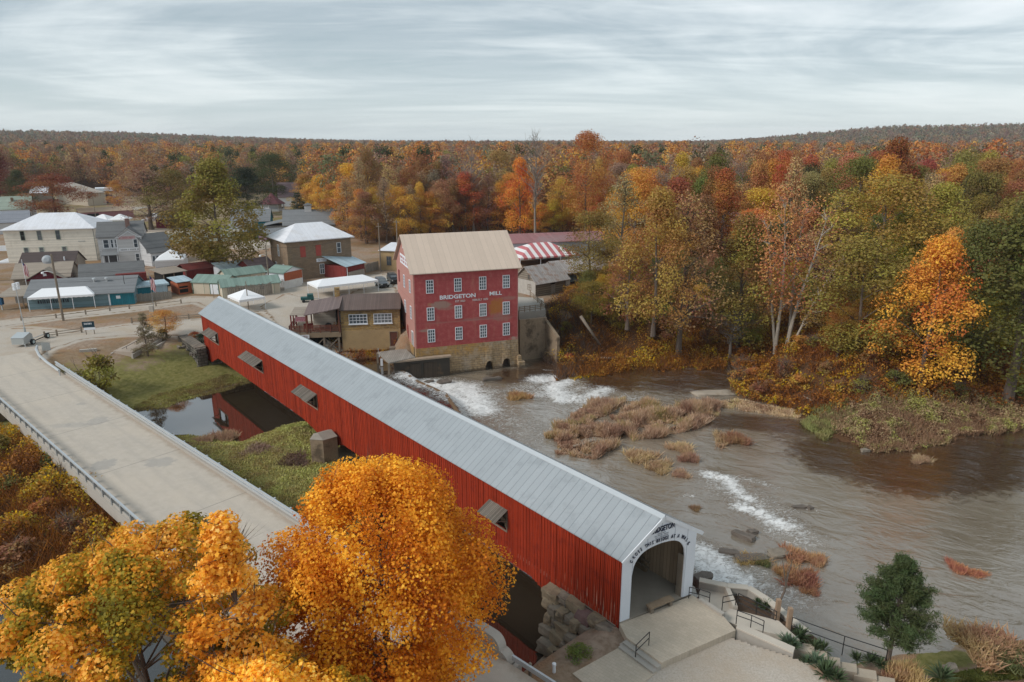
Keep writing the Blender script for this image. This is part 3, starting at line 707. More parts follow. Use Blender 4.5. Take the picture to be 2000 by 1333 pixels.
for k in range(7):      # stepped courses of blocks
    z = -3.3 + k * .44; r = random.Random(k)
    xs = -.2; 
    while xs < 8.5:
        l_ = r.uniform(.7, 1.3); j = r.uniform(-.06, .06)
        mb.box(xs, xs + l_ - .03, .1 + j, 1.5 + j + (.25 if k == 0 else 0), z + (.0), z + .42); xs += l_
mb.box(-.3, 8.4, .18, 1.36, -4.2, -.4)
mb.build('stone_courses', M['ashlar'], ab)
cp = MB(); cp.box(.3, 8.2, .0, 1.6, -.24, -.12); cp.build('coping', M['rubble'], ab)
mb = MB(); mb.box(-.6, 3.0, -6.2, -.35, -4.6, -.34); mb.build('bridge_seat', M['ashlar'], ab)
# loose stones by the abutment
for k, (u, v) in enumerate(((352, 668), (360, 676), (368, 684), (350, 680), (374, 694))):
    p = AT(u, v); o = stone_heap('loose_stone', 'loose pale stone lying in the grass beside the far abutment', 'stone', [((p.x + dx_ * .6, p.y + dy_, p.z + .08), (.6, .45, .28), rz) for dx_, dy_, rz in ((0, 0, .4 * k), (.8, .3, 1.), (-.6, .5, 2.))], M['rubble'], k)
    o['group'] = 'loose stones by the far abutment'
# piers
def hexpier():
    c = A(624, 905, -3.0); pr = thing('bridge_pier', 'weathered concrete pier with pointed cutwater under the red bridge', 'pier', (c.x, c.y, 0), DIG)
    # profile in local x(along bridge), y(+ to camera side)
    w2 = 1.05
    base = [(-w2, -1.66), (w2, -1.66), (w2, -.1), (0, .8), (-w2, -.1)]
    mb = MB(); mb.prism(base, -4.8, -.1); mb.box(-w2 - .2, w2 + .2, -8.6, -1.67, -4.8, -2.5)
    mb.build('pier_shaft', M['conc_dark'], pr)
    cb = MB(); i = len(cb.v)
    cb.v += [(x * 1.06, y * 1.02 + (.02 if y > 0 else 0), -.095) for x, y in base] + [(0, -1.6, .32), (0, -.1, .34)]
    cb.f += [(0, 1, 2, 3, 4), (1, 2, 6, 5), (2, 3, 6), (3, 4, 6), (4, 0, 5, 6), (0, 1, 5)]
    cb.build('pier_cap', plain('pier_grey', (.275, .245, .205), .92, .2), pr)
hexpier()
# ------------------------------------------------------------------ windows, doors and simple buildings
def window(par, fc, u, z, w_, h_, nx, ny, frame, glass=None, fr=.09, d=.09, sill=False, name='window'):
    mb = MB(); a, b, z0, z1 = u - w_ / 2, u + w_ / 2, z - h_ / 2, z + h_ / 2
    mb.fbox(fc, a, a + fr, z0, z1, 0, d); mb.fbox(fc, b - fr, b, z0, z1, 0, d)
    mb.fbox(fc, a + fr, b - fr, z1 - fr, z1, 0, d); mb.fbox(fc, a + fr, b - fr, z0, z0 + fr, 0, d)
    iw, ih = w_ - 2 * fr, h_ - 2 * fr; mt = .035
    for i in range(1, nx): q = a + fr + iw * i / nx; mb.fbox(fc, q - mt, q + mt, z0 + fr, z1 - fr, .0, d * .72)
    for j in range(1, ny): q = z0 + fr + ih * j / ny; mb.fbox(fc, a + fr, b - fr, q - mt, q + mt, .0, d * .66)
    o = mb.build(name, frame, par)
    g = MB(); g.fbox(fc, a + fr * .5, b - fr * .5, z0 + fr * .5, z1 - fr * .5, -.02, .028); g.build('pane', glass or M['glass'], o)
    if sill:
        s = MB(); s.fbox(fc, a - .08, b + .08, z0 - .12, z0 - .004, 0, d + .06); s.build('sill', frame, o)
    return o
def door(par, fc, u, z0, w_, h_, mat, frame=None, hd=True):
    mb = MB(); mb.fbox(fc, u - w_ / 2, u + w_ / 2, z0, z0 + h_, 0, .06); o = mb.build('door', mat, par)
    if frame:
        f = MB(); f.fbox(fc, u - w_ / 2 - .1, u - w_ / 2 - .004, z0, z0 + h_ + .1, 0, .1); f.fbox(fc, u + w_ / 2 + .004, u + w_ / 2 + .1, z0, z0 + h_ + .1, 0, .1); f.fbox(fc, u - w_ / 2, u + w_ / 2, z0 + h_ + .004, z0 + h_ + .1, 0, .1); f.build('door_frame', frame, o)
    if hd: k = MB(); k.fbox(fc, u + w_ * .36, u + w_ * .42, z0 + 1.0, z0 + 1.1, .06, .11); k.build('handle', M['black'], o)
    return o
class Bld:
    """local frame: x along the front from its left corner, y into depth"""
    def __init__(s, name, label, cat, pl, pr, depth, z0=0.0, group=None):
        pl = Vector(pl[:2]); pr = Vector(pr[:2]); s.W = (pr - pl).length; s.D = depth; s.z0 = z0
        s.rz = math.atan2(pr.y - pl.y, pr.x - pl.x); s.o = thing(name, label, cat, (pl.x, pl.y, z0), s.rz, group)
        s.front = ((0, 0, 0), (1, 0, 0), (0, -1, 0)); s.left = ((0, depth, 0), (0, -1, 0), (-1, 0, 0)); s.right = ((s.W, 0, 0), (0, 1, 0), (1, 0, 0))
    def walls(s, h, mat, z=-.4): MB().box(0, s.W, 0, s.D, z, h).build('wall', mat, s.o); s.h = h; return s
    def gablewalls(s, h, zr, mat, z=-.4, along='x'):
        mb = MB(); ins = .06
        if along == 'x': prof = [(0, z), (s.D, z), (s.D, h), (s.D / 2, zr), (0, h)]; mb.v = [(0, y, q) for y, q in prof] + [(s.W, y, q) for y, q in prof]
        else: prof = [(0, z), (s.W, z), (s.W, h), (s.W / 2, zr), (0, h)]; mb.v = [(x, 0, q) for x, q in prof] + [(x, s.D, q) for x, q in prof]
        mb.f = [(4, 3, 2, 1, 0), (5, 6, 7, 8, 9)] + [(k, (k + 1) % 5, 5 + (k + 1) % 5, 5 + k) for k in range(5)]
        mb.build('wall', mat, s.o); s.h = h; return s
    def gable(s, h, zr, mat, along='x', ov=.35, ovx=.3, t=.12):
        mb = MB()
        if along == 'x': mb.gable(0, s.W, 0, s.D, h + .02, zr + .02, t, ov, ovx)
        else:
            mb.gable(0, s.D, 0, s.W, h + .02, zr + .02, t, ov, ovx); mb.v = [(s.W - y, x, z) for x, y, z in mb.v]
        return mb.build('roof', mat, s.o)
    def hip(s, h, zr, mat, ov=.5, t=.2, rl=None): return MB().hip(0, s.W, 0, s.D, h, zr, t, ov, rl).build('roof', mat, s.o)
    def lean(s, zf, zb, mat, ov=.3, t=.1):
        p = [(-ov, -ov, zf - ov * (zb - zf) / s.D), (s.W + ov, -ov, zf - ov * (zb - zf) / s.D), (s.W + ov, s.D + ov, zb + ov * (zb - zf) / s.D), (-ov, s.D + ov, zb + ov * (zb - zf) / s.D)]
        return MB().hexa(p + [(a, b, c + t) for a, b, c in p]).build('roof', mat, s.o)
def board(par, fc, u, z, w_, h_, mat, text=None, tmat=None, size=.3, d=.06, name='sign'):
    o = MB().fbox(fc, u - w_ / 2, u + w_ / 2, z - h_ / 2, z + h_ / 2, 0, d).build(name, mat, par)
    if text:
        mb = MB(); f2 = (tuple(fc[0][k] + fc[2][k] * (d - .02) for k in range(3)), fc[1], fc[2])
        facetext(mb, f2, [(t, sz, u + du, z + dz_, 0, .004) for t, sz, du, dz_ in text]); mb.build('lettering', tmat, o)
    return o
def scribble(par, fc, u, z, w_, h_, rows, mat, d=.07, seed=1):
    """rows of letter-sized strokes for writing too small to read in the photo"""
    r = random.Random(seed); mb = MB()
    for k in range(rows):
        zz = z + h_ / 2 - (k + .5) * h_ / rows; x = u - w_ / 2
        while x < u + w_ / 2:
            s_ = h_ / rows * .5 * r.uniform(.5, .9)
            if r.random() < .85: mb.fbox(fc, x, x + s_ * .6, zz - h_ / rows * .32, zz + h_ / rows * .32, d, d + .01)
            x += s_ * 1.15
    return mb.build('lettering', mat, par)
# ------------------------------------------------------------------ the mill
MILL = Bld('grist_mill', 'tall red four storey mill with pale tan metal roof by the river', 'mill', A(812, 682, -1.3), A(812, 682, -1.3) + 16.6 * Vector((math.cos(.34), math.sin(.34), 0)), 13.5, 0.0)
ZM = lambda z: H - (H - z) * .9600
def red_stucco():
    m, n = newmat('red_stucco'); v = objco(n); x, y, z = n.xyz(v)
    a = n.noise(v, .32, 6, .65); b = n.noise(v, 1.6, 5, .65); c = n.noise(v, 10, 3, .6)
    col = n.ramp(b, [(.3, (.345, .066, .066)), (.5, (.395, .082, .080)), (.7, (.44, .12, .112))])
    st = n.noise(n.comb(n.math('MULTIPLY', x, 1.), n.math('MULTIPLY', y, 1.), n.math('MULTIPLY', z, .22)), .9, 5, .65)
    col = n.mix(n.math('MULTIPLY', n.sstep(st, .54, .70), .5), col, (.44, .17, .13, 1))
    # bare grey-brown patches and one ochre patch on the river front, worn by damp
    def blob(cx, cz, rx, rz, k):
        dx_ = n.math('DIVIDE', n.math('SUBTRACT', x, cx), rx); dz_ = n.math('DIVIDE', n.math('SUBTRACT', z, cz), rz)
        q = n.math('SQRT', n.math('ADD', n.math('MULTIPLY', dx_, dx_), n.math('MULTIPLY', dz_, dz_)))
        return n.math('MULTIPLY', n.sstep(n.math('MULTIPLY_ADD', n.math('SUBTRACT', a, .5), 2.2, n.math('MULTIPLY_ADD', n.math('SUBTRACT', b, .5), 1.6, q)), 1.15, .55), k)
    W_ = MILL.W
    front = n.math('LESS_THAN', y, .2)
    for cx, cz, rx, rz, k, cc in ((.245, 4.35, 1.6, .55, .8, (.33, .24, .19)), (.30, 3.7, 1.5, .3, .5, (.33, .20, .16)), (.785, 3.3, 1.6, 1.5, .7, (.40, .17, .03)), (.83, 1.6, 1.9, .8, .55, (.34, .20, .16)), (.62, 1.5, 2.6, .35, .45, (.36, .2, .17)), (.10, .35, 1.4, .25, .7, (.34, .25, .2)), (.14, 4.5, .35, .35, .6, (.42, .2, .12)), (.9, 4.6, 1.2, .4, .45, (.34, .22, .18)), (.5, 1.4, 8., .18, .3, (.34, .2, .17)), (.96, -2.3, .9, .35, .7, (.45, .38, .3))):
        col = n.mix(n.math('MULTIPLY', front, blob(cx * W_, ZM(cz), rx, rz, k)), col, C4(cc))
    side = n.math('LESS_THAN', x, .2)
    col = n.mix(n.math('MULTIPLY', side, .7), col, (.60, .215, .175, 1))  # left gable mixed paler pink: its brighter light put into the colour
    ed = n.math('MULTIPLY', n.sstep(n.math('MULTIPLY_ADD', b, .5, n.math('MINIMUM', n.math('ABSOLUTE', x), n.math('ABSOLUTE', n.math('SUBTRACT', W_, x)))), .5, .22), .6)
    col = n.mix(ed, col, (.36, .26, .22, 1))
    seam = n.math('MAXIMUM', n.math('LESS_THAN', n.math('FRACT', n.math('DIVIDE', n.math('ADD', x, 1.1), 3.05)), .012), n.math('LESS_THAN', n.math('FRACT', n.math('DIVIDE', n.math('ADD', z, .6), 3.2)), .014))
    col = n.mix(n.math('MULTIPLY', seam, .45), col, (.22, .04, .04, 1))
    return finish(m, n, col, .85, n.math('MULTIPLY_ADD', b, .6, c), .3, .2)
def mill_stone():
    m, n = newmat('mill_stone'); v = objco(n); x, y, z = n.xyz(v)
    br = n('ShaderNodeTexBrick', {'Vector': n.comb(n.math('ADD', x, y), z, 0.), 'Color1': (.40, .28, .155, 1), 'Color2': (.30, .21, .125, 1), 'Mortar': (.20, .15, .10, 1), 'Scale': 1., 'Mortar Size': .03, 'Brick Width': .85, 'Row Height': .36}, out=None)
    a = n.noise(v, .45, 6, .65); b = n.noise(v, 2.2, 5, .65)
    k = n.math('MULTIPLY_ADD', n.math('SUBTRACT', b, .5), 1.0, 1.0); col = n.mix(1., br.outputs[0], n.comb(k, k, k), 'MULTIPLY')
    oc = n.sstep(n.math('ADD', z, n.math('MULTIPLY', n.math('SUBTRACT', a, .5), 2.5)), -3.2, -2.6)
    col = n.mix(n.math('MULTIPLY', oc, n.math('MULTIPLY', n.sstep(x, 14.5, 9.), n.math('MULTIPLY', n.sstep(b, .30, .62), .75))), col, (.44, .235, .05, 1))
    gy = n.sstep(n.math('MULTIPLY_ADD', a, 1.0, n.math('MULTIPLY', b, .5)), .72, .92)
    col = n.mix(n.math('MULTIPLY', gy, .6), col, (.36, .31, .25, 1))
    dk = n.sstep(n.math('ADD', z, n.math('MULTIPLY', n.math('SUBTRACT', b, .5), 1.2)), -5.1, -5.7)
    col = n.mix(n.math('MULTIPLY', dk, .8), col, (.07, .05, .035, 1))
    return finish(m, n, col, .9, n.math('MULTIPLY_ADD', br.outputs[1], -.7, b), .7, .2)
def mill():
    b = MILL; W_, D_ = b.W, b.D; ze, zr, zb = ZM(9.75), ZM(14.6), -1.30
    b.gablewalls(ze, zr, red_stucco(), zb)
    b.gable(ze, zr, lined('tan_ribbed_roof', (.57, .455, .365), (.48, .385, .305), 'x', .92, .06, .5, .05, .3, boardvar=.04), 'x', .45, .5, .12)
    ff = b.front; wm = M['white']
    for ru, rz in ((7.35, 0), (2.95, 1), (-.62, 2)):
        for fu in (.150, .412, .650, .880): window(b.o, ff, fu * W_, ZM(ru), 1.15, 2.05, 3, 4, wm, sill=False)
    for y, z, h_ in ((6.9, 7.1, 2.0), (11.6, 7.1, 2.0), (6.9, 2.85, 2.0), (11.6, 2.85, 2.0)):      # on the left gable (u runs from the back)
        window(b.o, b.left, y * .955, ZM(z), 1.05, h_, 2, 4, wm)
    MB().fbox(b.left, 1.6, 2.6, 7.1, 9.0, 0, .08).build('shutter', plain('maroon_shutter', (.22, .045, .045), .8), b.o)
    door(b.o, b.left, 11.7, -1.25, 1.1, 2.2, plain('grey_door', (.30, .29, .27), .8), wm); door(b.o, b.left, 7.8, -1.0, 1.0, 2.1, plain('red_side_door', (.28, .06, .05), .8))
    sg = board(b.o, b.left, 7.2, ZM(10.6), 6.6, 1.5, wm); facetext
    scribble(sg, b.left, 7.2, ZM(10.6), 5.8, 1.1, 2, plain('rose_letters', (.5, .2, .2), .7), .065, 3)
    board(b.o, b.left, 6.75, ZM(13.0), .9, .9, wm, name='gable_vent')
    tx = MB(); facetext(tx, ff, [('BRIDGETON', .84, .410 * W_, ZM(5.18), 0, .022), ('MILL', .84, .775 * W_, ZM(5.25), 0, .016)], 1.22)
    # serifs: short foot and cap strokes under the upright letters
    tx.build('lettering', M['white'], b.o)
    t2 = MB(); facetext(t2, ff, [('EST 1823', .42, .432 * W_, ZM(4.55), 0, .006), ('REBUILT 1870', .42, .625 * W_, ZM(4.55), 0, .006)]); t2.build('small_lettering', plain('dull_white', (.62, .55, .53), .7), b.o)
    # stone basement with two arched tail-race openings (inset recesses) and battered foot
    st = mill_stone(); arches = [(.70 * W_, .62, -5.05, -4.3), (.873 * W_, .68, -5.05, -4.15)]
    xs = sorted(set([0, W_] + list(np.linspace(0, W_, 18)) + [q for c, r, _, _ in arches for q in np.linspace(c - r, c + r, 11)]))
    mb = MB()
    for x0, x1 in zip(xs[:-1], xs[1:]):
        lo = [-7.0, -7.0]
        for c, r, zs, zt in arches:
            if c - r - 1e-6 <= x0 and x1 <= c + r + 1e-6: lo = [zs + (zt - zs) * math.sqrt(max(0, 1 - ((q - c) / r) ** 2)) for q in (x0, x1)]
        dd = .55
        mb.hexa([(x0, -dd, lo[0]), (x1, -dd, lo[1]), (x1, .9, lo[1]), (x0, .9, lo[0]), (x0, -.06, -1.31), (x1, -.06, -1.31), (x1, .9, -1.31), (x0, .9, -1.31)])
    mb.box(0, W_, 1.6, D_, -7, -1.31); mb.box(W_ - .3, W_ + .75, -1.3, 1.2, -7, -4.75); mb.box(W_ - .3, W_ + .3, -.9, 1.2, -4.76, -3.9)
    mb.build('stone_basement', st, b.o)
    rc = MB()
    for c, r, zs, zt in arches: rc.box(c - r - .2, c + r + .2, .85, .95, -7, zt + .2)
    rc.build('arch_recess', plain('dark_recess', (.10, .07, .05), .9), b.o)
    # dark sluice wall at the left foot, sluice doors, wooden head-race platform
    sw = MB(); sw.box(-3.6, 5.0, -1.1, -.62, -7, -2.75); sw.build('sluice_wall', plain('wet_black_wall', (.05, .04, .03), .55, .4, .8, .4, grime=((.17, .10, .05), .7)), b.o)
    sd_ = MB(); sd_.box(-1.2, .5, -1.2, -1.1, -6.2, -3.3); sd_.box(.9, 3.0, -1.18, -1.1, -6.4, -3.3); sd_.build('sluice_door', lined('sluice_planks', (.075, .055, .04), (.02, .015, .012), 'v', .25, .12, .6), b.o)
    lg = MB(); lg.box(-3.4, 5.2, -1.5, -.5, -2.74, -2.5); lg.build('sluice_ledge', plain('flaking_ledge', (.34, .26, .19), .9, .3, 1.2, grime=((.16, .09, .055), .8)), b.o)
mill()
pf = thing('race_platform', 'grey plank platform over the race at the left foot of the mill', 'platform', (0, 0, 0))
q = [A(737, 688, -2.4), A(792, 681, -2.4), A(811, 698, -2.4), A(759, 709, -2.4)]
mb = MB(); mb.prism([(p.x, p.y) for p in (q[3], q[2], q[1], q[0])], -2.6, -2.4); mb.build('deck', lined('grey_planks', (.30, .27, .235), (.12, .11, .10), 'x', .3, .08, .9, .2), pf)
mb = MB()
for p in q[:1] + q[2:]: mb.box(p.x - .15, p.x + .15, p.y - .15, p.y + .15, -6, -2.61)
mb.build('platform_post', M['wood'], pf)
for (u, v) in ((740, 706), (746, 716)):
    p = A(u, v, UP); g = thing('gauge_post', 'white gauge box on a thin post in the race above the dam' if u == 740 else 'grey gauge panel on a thin post in the race above the dam', 'post', (p.x, p.y, UP))
    MB().tube([(0, 0, -1), (0, 0, 2.2 if u == 740 else 1.0)], .05).build('post', M['galv'], g); MB().box(-.18, .18, -.1, .1, .7 if u == 740 else .1, 1.2 if u == 740 else 1.2).build('box', M['white'], g)
dm = thing('mill_dam', 'low concrete mill dam with sloping crest running from the sluice wall', 'dam')
mb = MB()
for a, b_ in zip(DAM[:-1], DAM[1:]):
    d = Vector((b_[0] - a[0], b_[1] - a[1], 0)).normalized(); nn = Vector((-d.y, d.x, 0)) if (Vector((-d.y, d.x, 0)).x > 0) else Vector((d.y, -d.x, 0))
    A_, B_ = Vector((a[0], a[1], 0)), Vector((b_[0], b_[1], 0))
    f = lambda p, o, z: (p.x + nn.x * o, p.y + nn.y * o, z)
    mb.hexa([f(A_, -.2, -7), f(A_, 1.9, -7), f(B_, 1.9, -7), f(B_, -.2, -7), f(A_, -.2, UP + .07), f(A_, .25, UP + .05), f(B_, .25, UP + .05), f(B_, -.2, UP + .07)])
mb.build('dam_crest', plain('wet_concrete', (.19, .115, .06), .5, .25, .9, .5), dm)
# right-hand retaining walls of the mill
rw = thing('retaining_wall', 'tall stained concrete wall right of the mill holding up the deck yard', 'wall')
mb = MB(); pts = [A(1013, 700, -5.8), A(1052, 700, -5.8)]
e = [A(1014, 704, -5.8), A(1066, 697, -5.8), A(1090, 712, -5.8)]
wall_run(mb, [(e[0].x, e[0].y), (e[1].x, e[1].y)], -7, 1.1, .5); mb.build('wall_face', M['conc_dark'], rw)
mb = MB(); wall_run(mb, [(e[1].x, e[1].y), (e[2].x, e[2].y)], lambda p: -7, lambda p: (.6 if abs(p[0] - e[1].x) < .01 else -1.2), .5); mb.build('wing_wall', M['conc_dark'], rw)
# ------------------------------------------------------------------ village materials
V_ = {}
V_['white_roof'] = lined('white_metal_roof', (.72, .72, .75), (.60, .60, .62), 'x', .9, .05, .5, .08, .3, boardvar=.03, grime=((.60, .57, .55), .5, .3))
V_['cream'] = lined('cream_clapboard', (.72, .67, .58), (.58, .53, .45), 'h', .3, .07, .8, .1, grime=((.50, .45, .37), .5))
V_['greyclap'] = lined('pale_grey_clapboard', (.55, .55, .55), (.45, .45, .455), 'h', .2, .1, .7, .06)
V_['greyshing'] = lined('grey_shingles', (.155, .155, .155), (.10, .10, .10), 'y', .3, .1, .9, .18)
V_['darkshing'] = lined('brown_shingles', (.088, .066, .062), (.05, .04, .04), 'y', .3, .1, .9, .2)
V_['tanshing'] = lined('tan_shingles', (.32, .27, .22), (.24, .2, .165), 'y', .3, .1, .9, .15)
V_['midshing'] = lined('mid_grey_shingles', (.20, .205, .21), (.14, .145, .15), 'y', .3, .1, .9, .12)
V_['teal'] = lined('teal_boards', (.02, .17, .22), (.012, .09, .12), 'v', .3, .1, .75, .25)
V_['bluegrey'] = lined('blue_grey_siding', (.16, .245, .275), (.11, .17, .19), 'h', .25, .09, .75, .12)
V_['pale_blue_roof'] = lined('pale_blue_roof', (.40, .50, .55), (.3, .38, .42), 'x', .6, .07, .5, .08)
V_['green_roof'] = lined('faded_green_roof', (.20, .275, .235), (.15, .215, .185), 'x', .6, .07, .55, .1)
V_['creamshed'] = lined('cream_shed_panels', (.56, .49, .38), (.12, .2, .15), 'v', 2.4, .03, .75, .08)
V_['redshed'] = lined('dark_red_boards', (.20, .035, .03), (.10, .012, .012), 'v', .3, .1, .75, .2)
V_['maroon'] = lined('maroon_boards', (.13, .012, .025), (.07, .01, .015), 'v', .3, .1, .75, .2)
V_['orange'] = plain('orange_board', (.40, .11, .05), .75, .2)
V_['brick'] = masonry('tan_brick', (.28, .195, .125), (.215, .15, .10), (.185, .15, .115), .8, .28, .28, ((.20, .16, .125), .4, .5), .4)
V_['yellowstone'] = masonry('ochre_stone', (.47, .31, .12), (.22, .145, .07), (.33, .25, .15), .95, .34, .5, ((.34, .19, .06), .5, .6), .7, .04)
V_['ochre_render'] = plain('ochre_render', (.40, .28, .145), .9, .25, .7, grime=((.30, .21, .12), .7))
V_['brown_metal'] = lined('brown_metal_roof', (.135, .095, .08), (.08, .06, .05), 'x', .3, .12, .55, .2)
V_['rust_tin'] = lined('rusty_tin', (.38, .345, .325), (.22, .19, .17), 'x', .55, .07, .6, .3, grime=((.27, .14, .085), .75, .8))
V_['pink_roof'] = lined('dull_red_roof', (.30, .135, .135), (.22, .10, .10), 'x', .9, .05, .5, .12, grime=((.27, .19, .19), .7, .12))
V_['pale_grey_wall'] = plain('pale_grey_metal', (.36, .40, .42), .6, .07)
V_['log'] = lined('log_wall', (.24, .205, .165), (.09, .075, .06), 'h', .42, .2, .9, .25)
V_['greyboard'] = lined('grey_boards', (.27, .25, .225), (.12, .11, .10), 'v', .28, .1, .9, .25)
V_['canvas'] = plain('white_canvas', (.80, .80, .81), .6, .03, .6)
V_['darkin'] = plain('dark_interior', (.02, .018, .017), .9)
V_['red_trim'] = plain('oxblood_paint', (.20, .025, .025), .7)
V_['fence'] = lined('weathered_pickets', (.30, .265, .225), (.14, .12, .10), 'v', .16, .2, .9, .3)
white = M['white']
greyframe = plain('green_grey_trim', (.20, .25, .22), .7)
# ---- cream two-storey hall
b = Bld('village_hall', 'cream two storey clapboard building with white hipped roof', 'building', A(18, 515), A(192, 509), 15.0)
he = ZY(190, 447, A(192, 509).y); b.walls(he, V_['cream']); b.hip(he, he + 3.6, V_['white_roof'], .5, .2, 6.5)
for q, rw_ in ((.205, 0), (.39, 0), (.595, 0)): window(b.o, b.front, q * b.W, he - 1.35, 1.0, 2.3, 1, 2, greyframe, V_['darkin'] if q < .3 else None)
for q in (.215, .385, .64): window(b.o, b.front, q * b.W, he - 5.2, 1.15, 1.9, 1, 2, plain('sage_trim', (.36, .41, .36), .7), None, .16)
board(b.o, b.front, .85 * b.W, he - 3.1, 1.6, .28, plain('faded_board', (.42, .41, .38), .8))
pb = MB(); pb.box(-3.2, -.1, .5, 7, 3.1, 3.3); pb.box(-3.2, -3.0, .5, .7, -.3, 3.1); pb.box(-3.2, -.1, .5, 7, -.3, .3); pb.box(-3.1, -.1, .6, 1.0, 3.4, 4.4); pb.build('porch', white, b.o)
MB().box(-.09, -.02, .6, 6.5, .35, 3.0).build('porch_opening', V_['darkin'], b.o)
MB().tube([(b.W - .05, -.1, -.2), (b.W - .05, -.1, he)], .06).build('downpipe', plain('dark_pipe', (.12, .13, .13), .6), b.o)
MB().box(b.W + .1, b.W + 3.2, 4, 14, -.3, 4.5).build('side_wall', V_['cream'], b.o)
r_ = MB(); r_.hexa([(b.W, 3.6, 6.2), (b.W + 3.6, 3.6, 4.5), (b.W + 3.6, 14.4, 4.5), (b.W, 14.4, 6.2), (b.W, 3.6, 6.3), (b.W + 3.6, 3.6, 4.6), (b.W + 3.6, 14.4, 4.6), (b.W, 14.4, 6.3)]); r_.build('side_roof', plain('pink_brown_roof', (.36, .23, .18), .8), b.o)
# ---- grey gabled house
b = Bld('grey_house', 'pale grey two storey house with gabled front and brick chimney', 'house', A(199, 521), A(287, 516), 9.5)
yh = A(287, 516).y; hh = ZY(285, 460, yh); zr = ZY(240, 432, yh + 4)
b.gablewalls(hh, zr, V_['greyclap']); b.gable(hh, zr, V_['greyshing'])
gx0, gx1 = b.W * .42, b.W * .97; gw = gx1 - gx0; gz = ZY(252, 444, yh)
mb = MB(); mb.v = [(x, y, z) for y in (-1.4, .0) for x, z in ((gx0, -.3), (gx1, -.3), (gx1, hh), ((gx0 + gx1) / 2, gz), (gx0, hh))]; mb.f = [(4, 3, 2, 1, 0)[::-1], (5, 6, 7, 8, 9)[::-1]] + [(k, 5 + k, 5 + (k + 1) % 5, (k + 1) % 5) for k in range(5)]
mb.build('front_gable', V_['greyclap'], b.o)
mb = MB(); mb.gable(-1.6, 4.6, gx0, gx1, hh + .02, gz + .1, .12, .35, .15); mb.v = [(y, x, z) for x, y, z in mb.v]; mb.build('gable_roof', V_['greyshing'], b.o)
fg = ((0, -1.4, 0), (1, 0, 0), (0, -1, 0)); ft = MB()
cxm = (gx0 + gx1) / 2
for sgn in (-1, 1): ft.bar((cxm + sgn * (gw / 2 + .3), -1.6, hh - .25), (cxm, -1.6, gz + .08), .08, .22); ft.bar((cxm + sgn * (gw / 2 - .4), -1.47, hh - .25), (cxm, -1.47, gz - .75), .05, .14)
for x in (gx0 - .05, gx1 - .12): ft.box(x, x + .17, -1.46, -1.28, -.3, hh)
ft.box(gx0 - .3, gx0 + .5, -1.7, -1.3, hh - .2, hh - .02); ft.box(gx1 - .5, gx1 + .3, -1.7, -1.3, hh - .2, hh - .02)
ft.build('gable_trim', white, b.o)
for z in (hh - 1.7, 1.9): window(b.o, fg, gx1 - 1.35, z, 1.0, 2.2, 1, 2, white, None, .14)
s1 = board(b.o, fg, gx0 + gw * .43, hh - .25, 3.6, .8, plain('pink_board', (.52, .36, .36), .7)); scribble(s1, fg, gx0 + gw * .43, hh - .25, 3.2, .5, 1, plain('rose_text', (.42, .16, .17), .7), .07, 5)
s2 = board(b.o, fg, gx0 + gw * .46, 4.0, 4.4, .75, white); scribble(s2, fg, gx0 + gw * .46, 4.0, 4.0, .5, 1, plain('grey_text', (.2, .2, .2), .7), .07, 8)
for x, w_ in ((.17, 1.3), (.30, .7), (.38, .6)): window(b.o, b.front, x * b.W, hh - 1.7, w_, 2.2, 1, 2, white, None, .14)
for y in (3., 6.): window(b.o, b.left, y, hh - 1.7, .8, 2.1, 1, 2, white); window(b.o, b.left, y, 1.9, .8, 2.1, 1, 2, white)
pr_ = MB(); pr_.hexa([(.6, -2.6, 2.9), (gx0, -2.6, 2.9), (gx0, 0, 3.9), (.6, 0, 3.9), (.6, -2.6, 3.02), (gx0, -2.6, 3.02), (gx0, 0, 4.02), (.6, 0, 4.02)]); pr_.build('porch_roof', V_['midshing'], b.o)
pc = MB(); pc.box(.7, gx0 - .05, -2.5, -.05, -.3, .25)
for x in (.8, 2.0, gx0 - .25): pc.box(x, x + .16, -2.5, -2.34, .25, 2.9)
pc.build('porch_frame', white, b.o); MB().box(.9, gx0 - .1, -.06, -.02, .3, 2.7).build('porch_shadow_wall', plain('porch_shade', (.07, .065, .07), .8), b.o)  # near-black sheet on the wall paints the shade under the porch roof
ch = MB(); ch.box(b.W * .62, b.W * .71, 2.6, 3.5, zr - 1.6, zr + .85); ch.build('chimney', masonry('chimney_brick', (.28, .12, .09), (.22, .09, .07), (.25, .2, .18), .3, .12), b.o)
b2 = b
wg = Bld('house_wing', 'grey rear wing with dark shingle roof and row of porch windows', 'house', A(290, 520), A(343, 512), 7.0)
hw = ZY(330, 478, A(330, 512).y); wg.gablewalls(hw, hw + 2.9, V_['greyclap']); wg.gable(hw, hw + 2.9, V_['greyshing'])
mb = MB(); mb.hexa([(-.2, -1.9, 3.1), (wg.W * .72, -1.9, 3.1), (wg.W * .72, 0, 4.3), (-.2, 0, 4.3), (-.2, -1.9, 3.22), (wg.W * .72, -1.9, 3.22), (wg.W * .72, 0, 4.42), (-.2, 0, 4.42)]); mb.build('porch_roof', V_['greyshing'], wg.o)
MB().box(0, wg.W * .7, -1.7, -.02, -.3, 3.08).build('porch_wall', V_['greyclap'], wg.o)
fp = ((0, -1.7, 0), (1, 0, 0), (0, -1, 0))
for k in range(6): window(wg.o, fp, .6 + k * .98, 1.85, .82, 1.5, 1, 1, white, None, .09)
